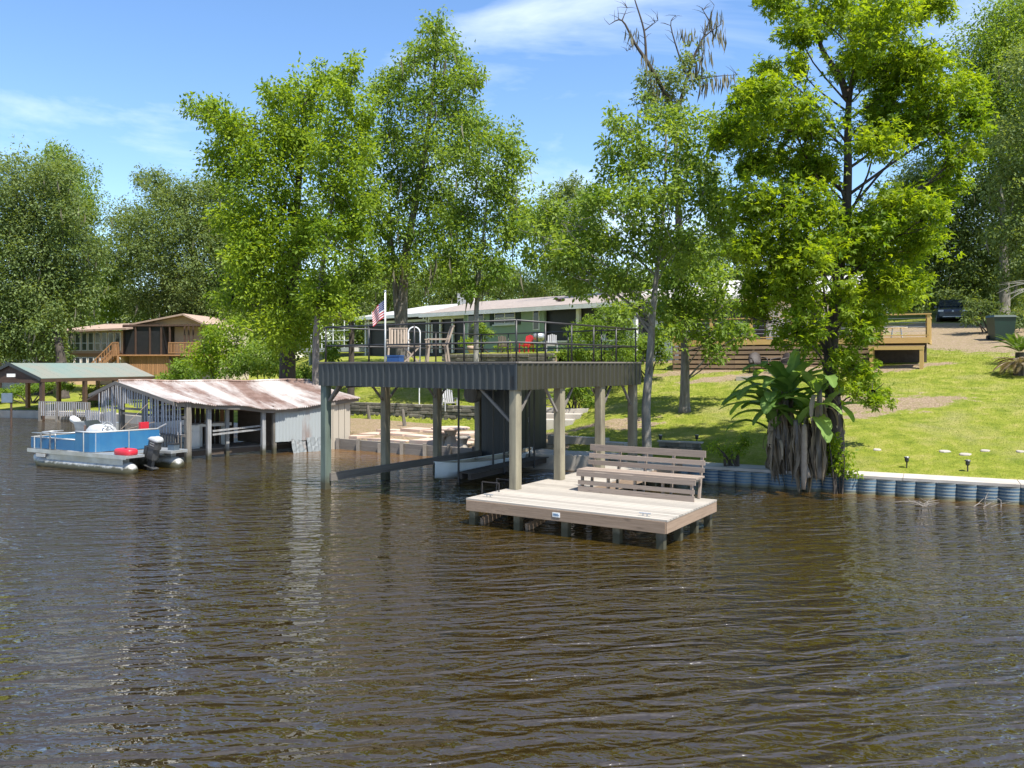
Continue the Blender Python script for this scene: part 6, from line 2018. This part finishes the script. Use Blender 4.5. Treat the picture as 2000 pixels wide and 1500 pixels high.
# sweetgum by the seawall
tree('sweetgum_tree', 'big star-leaved tree with tall dark trunk beside the banana plants', 1634, 20.6,
     [(1632, 860), (1627, 780), (1622, 720), (1628, 620), (1640, 520), (1652, 420), (1656, 330), (1656, 250), (1662, 170), (1690, 70), (1705, -40)],
     [(1515, 8, 42, 26), (1555, 50, 36, 28), (1640, 30, 60, 34), (1720, 40, 60, 50), (1800, 14, 50, 24), (1495, 128, 20, 14), (1560, 130, 24, 20), (1705, 120, 60, 38), (1780, 130, 56, 40), (1845, 190, 52, 40), (1470, 185, 46, 30),
      (1535, 205, 52, 40), (1415, 262, 34, 22), (1480, 262, 52, 40), (1580, 255, 40, 36), (1740, 210, 60, 42), (1820, 250, 56, 36), (1710, 265, 44, 34), (1888, 232, 34, 30), (1610, 330, 34, 30), (1545, 315, 40, 34), (1480, 320, 40, 24),
      (1460, 390, 34, 34), (1530, 400, 54, 42), (1598, 420, 40, 40), (1745, 400, 52, 40), (1800, 430, 36, 38), (1690, 440, 44, 34), (1465, 480, 36, 36), (1535, 490, 54, 42), (1600, 500, 40, 42), (1705, 490, 54, 36), (1790, 480, 38, 36),
      (1490, 560, 46, 34), (1560, 570, 46, 34), (1650, 590, 30, 30), (1725, 565, 46, 38), (1770, 540, 36, 36), (1555, 650, 44, 32), (1690, 640, 40, 34), (1665, 715, 40, 32), (1705, 765, 34, 18), (1880, 300, 30, 22), (1850, 340, 30, 30),
      (1480, 615, 30, 22)],
     .125, 'leaf_gum', 'bark_dark', .235, lai=2.0, shape='star', ratio=.42, tuft=.42, depth=2.6, grow=1.22,
     extra=[([(1655, 190), (1640, 150), (1605, 95), (1585, 20), (1575, -40)], .11), ([(1660, 460), (1700, 430), (1740, 400)], .05), ([(1640, 520), (1590, 470), (1540, 440)], .05)])

# ---- oaks and trees further back
FARG = 'trees standing at the back'
tree('live_oak', 'massive grey green mossy oak at the left edge', 75, 62, [(100, 640), (95, 560), (80, 450), (60, 380)],
     [(30, 350, 60, 46), (95, 340, 44, 40), (0, 420, 60, 60), (70, 420, 66, 56), (130, 400, 40, 46), (10, 500, 70, 60), (90, 500, 70, 60), (150, 480, 50, 50), (20, 580, 70, 56), (110, 580, 70, 60), (160, 550, 44, 44), (50, 640, 66, 50), (95, 640, 36, 44), (50, 690, 50, 26), (110, 690, 34, 20), (0, 660, 50, 50)],
     .225, 'leaf_oak', 'bark_dark', .8, lai=2.3, moss=220, group=FARG)
tree('live_oak', 'taller dark green tree rising behind the left edge oak', 70, 82, [(80, 620), (110, 500), (120, 380), (140, 300)],
     [(105, 310, 34, 26), (150, 345, 40, 34), (120, 365, 46, 36), (165, 390, 34, 34), (130, 430, 44, 40), (175, 420, 26, 24)],
     .24, 'leaf_mid', 'bark_dark', .5, lai=1.8, group=FARG, extra=[([(135, 360), (132, 310), (140, 285)], .1)])
tree('bright_tree', 'bright lime green tree between the two left oaks', 215, 84, [(215, 640), (215, 560), (205, 490)],
     [(190, 480, 30, 26), (205, 520, 36, 30), (240, 535, 24, 24), (190, 570, 36, 40), (225, 585, 32, 34), (205, 615, 24, 14)],
     .28, 'leaf_lime', 'bark_dark', .25, lai=2.0, group=FARG)
tree('live_oak', 'dark rounded oak behind the tan house', 360, 82, [(400, 640), (390, 560), (370, 460), (360, 400)],
     [(300, 355, 34, 22), (340, 380, 50, 34), (400, 375, 46, 34), (445, 390, 30, 40), (260, 430, 44, 36), (320, 440, 60, 48), (400, 450, 60, 50), (250, 490, 40, 44), (300, 510, 60, 50), (380, 530, 60, 54), (440, 500, 40, 60), (290, 580, 60, 44), (360, 600, 60, 44), (430, 600, 50, 50)],
     .25, 'leaf_oak', 'bark_dark', .8, lai=2.4, moss=160, group=FARG)
tree('live_oak', 'shaded oak filling the gap right of the tan house', 450, 86, [(450, 660), (455, 560), (460, 480)],
     [(430, 470, 40, 50), (480, 500, 40, 50), (450, 560, 50, 40), (490, 590, 40, 40), (440, 620, 44, 30), (400, 640, 40, 24)],
     .28, 'leaf_dark', 'bark_dark', .5, lai=2.4, group=FARG)
tree('live_oak', 'olive oak seen above the white roof wing', 760, 82, [(760, 640), (760, 580), (750, 540)],
     [(700, 540, 40, 34), (750, 550, 46, 34), (800, 545, 44, 34), (720, 590, 44, 26), (780, 585, 44, 24), (660, 560, 36, 34), (640, 600, 36, 30), (690, 610, 36, 24)],
     .25, 'leaf_oak', 'bark_dark', .4, lai=2.0, moss=120, group=FARG)
tree('live_oak', 'pale olive oak seen above the pink roof', 930, 86, [(930, 620), (935, 570), (940, 520)],
     [(860, 550, 44, 34), (910, 545, 44, 34), (960, 540, 44, 36), (1010, 550, 40, 32), (880, 580, 40, 20), (1050, 560, 34, 26)],
     .25, 'leaf_oak', 'bark_dark', .4, lai=2.0, moss=80, group=FARG)
tree('live_oak', 'grey green rounded oak between the tall centre trees and the airy tree', 1115, 78, [(1115, 620), (1115, 520), (1115, 430)],
     [(1115, 365, 30, 24), (1090, 395, 34, 26), (1140, 400, 36, 32), (1070, 440, 34, 40), (1120, 450, 44, 44), (1160, 460, 30, 40), (1090, 510, 44, 40), (1150, 530, 40, 40)],
     .25, 'leaf_oak', 'bark_dark', .4, lai=2.0, group=FARG)
tree('live_oak', 'shadowy oak behind the airy tree and the white house', 1400, 74, [(1400, 600), (1400, 520), (1400, 480)],
     [(1340, 500, 40, 36), (1400, 490, 44, 40), (1460, 500, 40, 36), (1380, 550, 44, 30), (1450, 550, 44, 30), (1520, 530, 44, 36), (1240, 540, 44, 34), (1300, 550, 44, 34)],
     .26, 'leaf_dark', 'bark_dark', .4, lai=2.0, group=FARG)
tree('live_oak', 'tall oak at the right edge reaching the top of the picture', 1960, 58, [(1962, 560), (1958, 420), (1955, 280), (1960, 150)],
     [(1985, 20, 36, 30), (1945, 55, 40, 36), (2000, 80, 50, 40), (1925, 115, 44, 34), (1980, 140, 50, 40), (1940, 190, 50, 40), (2010, 210, 50, 50), (1960, 250, 50, 36), (2000, 300, 50, 40), (1930, 290, 34, 26)],
     .23, 'leaf_mid', 'bark_grey', .45, lai=1.8, group=FARG, grow=1.45)
tree('live_oak', 'broad olive oak behind the parked car', 1890, 62, [(1890, 600), (1885, 500), (1880, 420)],
     [(1800, 350, 44, 34), (1765, 390, 36, 36), (1850, 390, 54, 44), (1920, 370, 50, 44), (1980, 380, 50, 44), (1820, 450, 54, 44), (1890, 460, 60, 50), (1960, 460, 60, 50), (1830, 530, 54, 40), (1900, 540, 60, 44), (1970, 540, 60, 50), (1790, 520, 36, 44), (1850, 585, 44, 20), (1940, 590, 50, 26)],
     .225, 'leaf_oak', 'bark_dark', .5, lai=2.2, moss=200, group=FARG, grow=1.22)
tree('live_oak', 'dim oak low behind the white house', 1700, 72, [(1700, 620), (1700, 560), (1700, 500)],
     [(1620, 520, 44, 40), (1690, 500, 50, 40), (1760, 500, 44, 44), (1660, 560, 50, 30), (1740, 560, 44, 30), (1780, 580, 40, 30), (1590, 560, 40, 30)],
     .26, 'leaf_dark', 'bark_dark', .4, lai=2.0, group=FARG)
tree('live_oak', 'thick leafy oak half cut off by the right edge, above the bin', 2050, 50, [(2050, 560), (2048, 420), (2045, 280)],
     [(2030, 130, 60, 44), (2090, 190, 60, 50), (1990, 260, 44, 44), (2060, 290, 64, 54), (2120, 300, 50, 50), (1975, 350, 44, 44), (2040, 390, 64, 54), (2110, 410, 60, 54), (1985, 450, 44, 44), (2060, 490, 64, 50), (2000, 530, 44, 36)],
     .22, 'leaf_oak', 'bark_dark', .5, lai=2.0, moss=80, group=FARG, grow=1.15)
# ---- the wood that closes the view far behind
def woodland():
    cl = []
    for px in range(-700, 2800, 34):
        d = random.uniform(98, 125)
        k = d / F
        top = random.uniform(545, 590)
        for py in np.arange(top, 700, 34):
            c = at(px + random.uniform(-20, 20), py, d + random.uniform(-4, 4))
            cl.append((c, 34 * k, 30 * k, 28 * k))
    P = crown_points(cl, .52, 1.7, .36)
    o = leaf_object('woodland', P[0], P[1], P[2], P[3], .55, P[4], 'leaf_oak', None)
    o['kind'] = 'stuff'
woodland()
# leaning trunk under the green roof
q = at(124, 785, 58.0); q.z = gz(q.x, q.y)
root = thing('leaning_trunk', q, 'leaning grey tree trunk seen under the green roof', 'tree trunk')
MB().tube(curve([q - Z * .2, q + Vector((-.35, .4, 1.0)), q + Vector((-.9, 1.3, 2.4)), q + Vector((-1.3, 1.6, 4.2)), at(80, 560, 62)], 4), [.52, .45, .42, .4, .38, .38, .37, .36, .35, .34, .32, .30, .27, .24, .2, .16, .1], 12).build('trunk', 'bark_dark', root, True)

# ---- bushes
def bush(name, label, clumps, d, lsize, leaf, lai=2.4, group=None, ratio=.5, cat='bush', stem=True):
    k = d / F
    xs = [c[0] for c in clumps]
    bx = (sum(xs) / len(xs) - 1000) * k
    base = Vector((bx, d, gz(bx, d)))
    root = thing(name, base, label, cat, group)
    C3 = []
    mb = MB()
    for px, py, rx, ry in clumps:
        for dy in (random.uniform(-.6, 0), random.uniform(.1, .7)):
            c = at(px, py, d + dy * (rx + 10) * k)
            C3.append((c, rx * k, rx * k, ry * k))
            mb.tube([base - Z * .1 + Vector((random.uniform(-.2, .2), 0, 0)), base.lerp(c, .5) + Z * .1, c], [.05, .03, .01], 5, False)
    mb.build('stem', 'bark_dark', root)
    P = crown_points(C3, lsize, lai / 2, .4, .8)
    leaf_object('foliage', P[0], P[1], P[2], P[3], ratio, P[4], leaf, root)
    return root
bush('shrub', 'large loose shrub behind the rusty roof, left part', [(420, 650, 30, 24), (450, 680, 40, 28), (400, 690, 34, 24), (430, 720, 40, 20), (470, 640, 24, 20)], 50, .19, 'leaf_fresh', group='shrubs behind the boathouses')
bush('shrub', 'dark loose shrub behind the rusty roof, below the dark trunk', [(500, 690, 34, 26), (520, 715, 40, 20), (470, 715, 34, 22), (540, 700, 24, 24)], 46, .18, 'leaf_mid', group='shrubs behind the boathouses')
bush('shrub', 'pale yellow green shrub at the end of the green roof', [(355, 715, 22, 16), (372, 732, 24, 12), (345, 735, 18, 10), (320, 736, 16, 8)], 54, .18, 'leaf_lime', group='shrubs behind the boathouses')
bush('shrub', 'lit shrub beside the pale slim trunk', [(590, 725, 24, 14), (605, 735, 24, 12), (640, 690, 26, 16)], 44, .17, 'leaf_lime', group='shrubs behind the boathouses')
bush('mimosa', 'feathery bright green mimosa bush behind the deck railing', [(1190, 610, 34, 22), (1170, 640, 44, 24), (1120, 650, 34, 18), (1210, 650, 34, 24), (1150, 675, 44, 22), (1200, 690, 44, 24), (1110, 692, 30, 14), (1230, 680, 24, 24), (1160, 700, 40, 14)], 35, .15, 'leaf_lime', 2.0, ratio=.28)
bush('shrub', 'dark shrub at the foot of the airy tree, behind the deck', [(1230, 700, 20, 26), (1260, 680, 22, 28), (1285, 660, 20, 22), (1290, 690, 16, 20)], 37, .15, 'leaf_mid', group='shrubs behind the boathouses')
bush('shrub', 'leafy shrub seen below the deck beside the concrete steps', [(1120, 765, 24, 14), (1140, 778, 24, 12), (1100, 780, 16, 12), (1130, 750, 24, 12)], 33, .15, 'leaf_mid', group='shrubs behind the boathouses')
bush('terrace_shrub', 'small shrub against the green wall by the window', [(938, 640, 12, 14), (948, 655, 14, 12), (930, 670, 16, 10)], 49, .13, 'leaf_mid')
bush('terrace_shrub', 'low flowering planting along the terrace wall', [(985, 678, 20, 7), (1040, 680, 20, 7), (910, 668, 16, 8)], 47.5, .12, 'leaf_fresh')
bush('hedge', 'clipped sunlit hedge on the bank at the left edge', [(20, 765, 30, 12), (60, 756, 26, 10), (100, 753, 22, 9), (128, 752, 14, 9), (-20, 775, 30, 14)], 54, .14, 'leaf_lime', 3.0, cat='hedge')
bush('shrub', 'dark shrub below the green roof behind the railings', [(180, 772, 16, 14), (200, 768, 16, 14)], 51, .16, 'leaf_dark', group='shrubs behind the boathouses')
bush('shrub', 'shaded bush between the parked car and the bin', [(1910, 600, 24, 24), (1935, 610, 20, 20), (1975, 625, 30, 20), (1895, 620, 14, 14)], 46, .18, 'leaf_dark')
bush('shrub', 'ground ivy round the foot of the big star-leaved tree', [(1640, 915, 20, 16), (1650, 890, 14, 18), (1628, 880, 12, 22), (1660, 925, 18, 8), (1620, 860, 12, 18)], 20.2, .10, 'leaf_gum', 1.8)
bush('shrub', 'low weeds along the seawall left of the banana plants', [(1400, 872, 16, 10), (1430, 880, 22, 12), (1455, 862, 16, 12)], 21.9, .09, 'leaf_fresh', 1.6)

# ---- banana plants
def banana_leaf(root, base, tip_dir, ln, wd, droop, mat='leaf_banana', tint=.5, name='leaf'):
    nS = 16
    d0 = Vector(tip_dir).normalized()
    pts = []
    p_ = Vector(base); dv = d0.copy()
    for i in range(nS + 1):
        pts.append(p_.copy())
        p_ = p_ + dv * (ln / nS)
        dv = (dv + Vector((0, 0, -droop / nS * (.4 + 1.6 * i / nS)))).normalized()
    vs_, fs_ = [], []
    for i, q in enumerate(pts):
        a = (pts[min(i + 1, nS)] - pts[max(i - 1, 0)]).normalized()
        s = a.cross(Vector((0, 0, 1)))
        s = s.normalized() if s.length > .05 else Vector((1, 0, 0))
        u2 = s.cross(a)
        t_ = i / nS
        w = wd * .5 * (min(1, max(0, (t_ - .12) / .12)) ** .6) * (max(1 - ((t_ - .45) / .56) ** 2, 0.0) ** .5 if t_ > .45 else 1) if t_ > .12 else .015
        w *= 1 + (.22 * random.uniform(-1, .5) if 2 < i < nS - 1 else 0)
        vs_ += [q - s * w + u2 * (w * .35 - .04 * abs(random.gauss(0, 1)) * w), q, q + s * w + u2 * (w * .35 - .04 * abs(random.gauss(0, 1)) * w)]
    for i in range(nS):
        fs_ += [(i * 3, i * 3 + 1, i * 3 + 4, i * 3 + 3), (i * 3 + 1, i * 3 + 2, i * 3 + 5, i * 3 + 4)]
    off = wloc(root)
    me = bpy.data.meshes.new(name)
    me.from_pydata([tuple(v - off) for v in vs_], [], fs_)
    a_ = me.color_attributes.new('tint', 'FLOAT_COLOR', 'POINT')
    a_.data.foreach_set('color', np.array([(min(max(x, 0), 1),) * 3 + (1,) for x in [tint + (.35 if i % 3 == 1 else random.uniform(-.25, .2)) for i in range(len(vs_))]], np.float32).ravel())
    me.materials.append(MATS[mat])
    return link(bpy.data.objects.new(name, me), root)
random.seed(5)
BAN = [(1508, 938, 21.2, 1.8, 7, 'banana plant with big drooping pale leaf, leftmost of the clump'), (1545, 945, 20.8, 2.35, 8, 'banana plant with upright broad leaves in the middle of the clump'),
       (1590, 945, 20.5, 2.2, 7, 'banana plant with hanging dry stem, nearest the dark tree trunk')]
for px, py, d, hgt, nl, lb in BAN:
    q = at(px, py, d); q.z = .46
    root = thing('banana_plant', q, lb, 'banana plant', 'banana plants by the seawall')
    for j in range(3):
        b0 = q + Vector((random.uniform(-.3, .3), random.uniform(-.2, .25), -.1))
        hh_ = hgt * (1, .8, .65)[j]
        top = b0 + Vector((random.uniform(-.25, .25), random.uniform(-.2, .2), hh_))
        MB().tube(curve([b0, b0.lerp(top, .5) + Vector((random.uniform(-.1, .1), 0, 0)), top], 4), [.12, .115, .11, .10, .095, .085, .075, .065, .05], 10).build('stem', 'bark_grey', root, True)
        for k in range(nl - j * 2):
            w = 2 * math.pi * (k + random.random() * .6) / (nl - j * 2)
            el = random.uniform(.25, 1.5)
            banana_leaf(root, top - Z * random.uniform(0, .3), (math.cos(w), math.sin(w) * .8, el), random.uniform(1.15, 1.75), random.uniform(.32, .46), random.uniform(.6, 2.0), tint=random.random())
        # hanging dead leaves (skirt)
        nd_ = 36
        tt_ = rng.random(nd_) * .75
        ww_ = rng.random(nd_) * 6.283
        st_ = np.array(top)[None] * (1 - tt_[:, None]) + np.array(b0)[None] * tt_[:, None] + np.stack([np.cos(ww_) * .12, np.sin(ww_) * .12, np.zeros(nd_)], 1)
        ln2 = np.minimum(rng.uniform(.35, 1.1, nd_), st_[:, 2] + .05)
        sk = leaf_object('dry_skirt', st_, np.stack([np.cos(ww_) * .12, np.sin(ww_) * .12, -np.ones(nd_)], 1), np.stack([np.cos(ww_), np.sin(ww_), np.zeros(nd_)], 1) + rng.normal(0, .5, (nd_, 3)), ln2, .11, rng.random(nd_), 'dry_frond', root)
        sk['kind'] = 'stuff'
        for k in range(3):
            w = random.random() * 6.28
            st = top.lerp(b0, random.uniform(.05, .3)) + Vector((.1 * math.cos(w), .1 * math.sin(w), 0))
            banana_leaf(root, st, (math.cos(w), math.sin(w), .3), min(random.uniform(.6, 1.0), st.z), random.uniform(.07, .12), 5.0, 'dry_frond', random.random(), 'dry_leaf')
root = bpy.data.objects['banana_plant.001']
q0 = wloc(root) + Z * 1.9
for dirv, ln_, wd_, dr2 in (((.15, .1, 1), 1.25, .46, .25), ((.32, 0, 1), 1.15, .42, .4), ((-.9, -.2, .9), 1.4, .42, 1.3), ((-.6, -.5, .9), 1.4, .42, 1.9), ((1, -.1, .2), 1.5, .2, .5), ((-1, -.3, .6), 1.6, .44, 1.3)):
    banana_leaf(root, q0, dirv, ln_, wd_, dr2, tint=random.random())
q0 = wloc(bpy.data.objects['banana_plant']) + Z * 1.55
for dirv, ln_, wd_, dr2 in (((-1, -.2, .75), 1.5, .42, 1.5), ((-.8, -.5, 1.0), 1.45, .46, 1.7), ((-1, .2, .35), 1.4, .3, .9), ((-.3, -.8, 1.2), 1.3, .4, 2.2), ((-.9, -.1, 1.4), 1.2, .34, .8), ((.5, -.7, .9), 1.3, .42, 1.8)):
    banana_leaf(bpy.data.objects['banana_plant'], q0, dirv, ln_, wd_, dr2, tint=random.uniform(.4, 1))
root = bpy.data.objects['banana_plant.002']
MB().tube(curve([wloc(root) + Vector((-.35, -.3, 1.25)), wloc(root) + Vector((-.37, -.35, .7)), wloc(root) + Vector((-.4, -.38, -.35))], 4), [.03, .06, .07, .07, .07, .07, .07, .06, .05], 8).build('hanging_stem', 'teak', root, True)

# ---- sago palms at the right edge
def palm(px, py, d, n, ln, label, mat, el_lo, el_hi, droop):
    q = at(px, py, d); q.z = gz(q.x, q.y)
    root = thing('sago_palm', q, label, 'palm', 'sago palms at the right edge')
    MB().tube([q - Z * .1, q + Z * .5], [.2, .16], 9).build('trunk', 'bark_dark', root)
    for k in range(n):
        w = 2 * math.pi * (k + random.random()) / n
        dv = Vector((math.cos(w), math.sin(w), random.uniform(el_lo, el_hi))).normalized()
        p_ = q + Z * .5
        cen, axs = [], []
        nS = 26
        for i in range(nS):
            p_ = p_ + dv * (ln / nS)
            dv = (dv + Vector((0, 0, -droop / nS))).normalized()
            s = dv.cross(Z).normalized()
            for sg_ in (-1, 1):
                cen.append(tuple(p_)); axs.append(tuple(s * sg_ + dv * .55 + Z * .15))
        n_ = len(cen)
        szs = .24 * np.repeat(np.sin(np.linspace(.35, 2.9, nS)), 2)
        leaf_object('frond', np.array(cen), np.array(axs), np.tile((0, 0, 1.0), (n_, 1)) + rng.normal(0, .2, (n_, 3)), szs, .14, np.clip(rng.normal(.5, .2, n_), 0, 1), mat, root)
palm(1992, 700, 33.0, 22, 1.15, 'green sago palm behind the dry one at the right edge', 'leaf_palm', .5, 1.8, 1.0)
palm(1990, 712, 31.0, 26, 1.0, 'greyish drooping sago palm at the right edge of the lawn', 'dry_frond', -.1, .7, 1.2)

# ---- driftwood in the water by the seawall
def drift(px, py, label, n):
    q = at(px, py, F * H / (py - HZ)); q.z = .0
    root = thing('driftwood', q, label, 'branch', 'dead branches in the water')
    for k in range(n):
        w = random.uniform(-.5, 3.4)
        L_ = random.uniform(.2, .75) if k else 1.0
        a_ = q + Vector((random.uniform(-.35, .35), random.uniform(-.05, .1), -.03))
        e = a_ + Vector((math.cos(w) * L_ * .8, random.uniform(-.1, .15), abs(math.sin(w)) * L_ * .3 + .03))
        m_ = a_.lerp(e, .5) + Vector((random.uniform(-.08, .08), 0, random.uniform(-.02, .08)))
        MB().tube(curve([a_, m_, e], 3), [.02 if k else .045, .016, .013, .011, .008, .006, .003], 5).build('twig', 'bark_grey', root)
        b2_ = m_ + Vector((random.uniform(-.2, .2), random.uniform(-.05, .1), random.uniform(.03, .16)))
        MB().tube([m_, b2_], [.009, .003], 4).build('twig', 'bark_grey', root)
drift(1790, 988, 'pale twiggy dead branch in the water below the seawall', 9)
drift(1925, 990, 'forked dead branch leaning on the seawall at right', 6)

# ---- bare twigs at the right edge
q = at(2005, 560, 40); 
root = thing('bare_branch', Vector((q.x, q.y, gz(q.x, q.y))), 'bare grey branches reaching in from the right edge', 'branch')
MB().tube([Vector((q.x + .8, q.y, gz(q.x + .8, q.y) - .1)), q + Vector((.7, 0, .2))], [.09, .05], 6).build('stem', 'bark_pale', root)
for k in range(9):
    e = at(random.uniform(1945, 1985), random.uniform(530, 590), 40 + random.uniform(-.5, .5))
    MB().tube(curve([q + Vector((.7, 0, .1 + random.uniform(-.3, .3))), (q + e) / 2 + Vector((.2, 0, random.uniform(-.05, .25))), e], 3), [.03, .026, .02, .016, .012, .008, .005], 5).build('twig', 'bark_pale', root)

# ---- grass blades over the visible lawn
def grass():
    n = 150000
    d = 17.5 + 27 * rng.random(n) ** 1.2
    px = rng.uniform(560, 2020, n)
    x = (px - 1000) / F * d
    s = shore_dist(x, d)
    so = soil_map(x, d)
    keep = (s > .97) & (rng.random(n) > so * 2.2) & ~((np.abs(px - 1000) < 75) & (d < 29))
    x, y = x[keep], d[keep]
    z = height(x, y)
    n = len(x)
    cen = np.stack([x, y, z - .01], 1)
    ax = np.stack([rng.normal(0, .45, n), rng.normal(0, .45, n), np.ones(n)], 1)
    nm = np.stack([rng.normal(0, 1, n), rng.normal(0, 1, n), rng.normal(0, .2, n)], 1)
    o = leaf_object('grass', cen, ax, nm, rng.uniform(.025, .055, n) * (y / 24), .16, np.clip(rng.normal(.5, .25, n), 0, 1), 'grass_blade', None)
    o['kind'] = 'stuff'
grass()
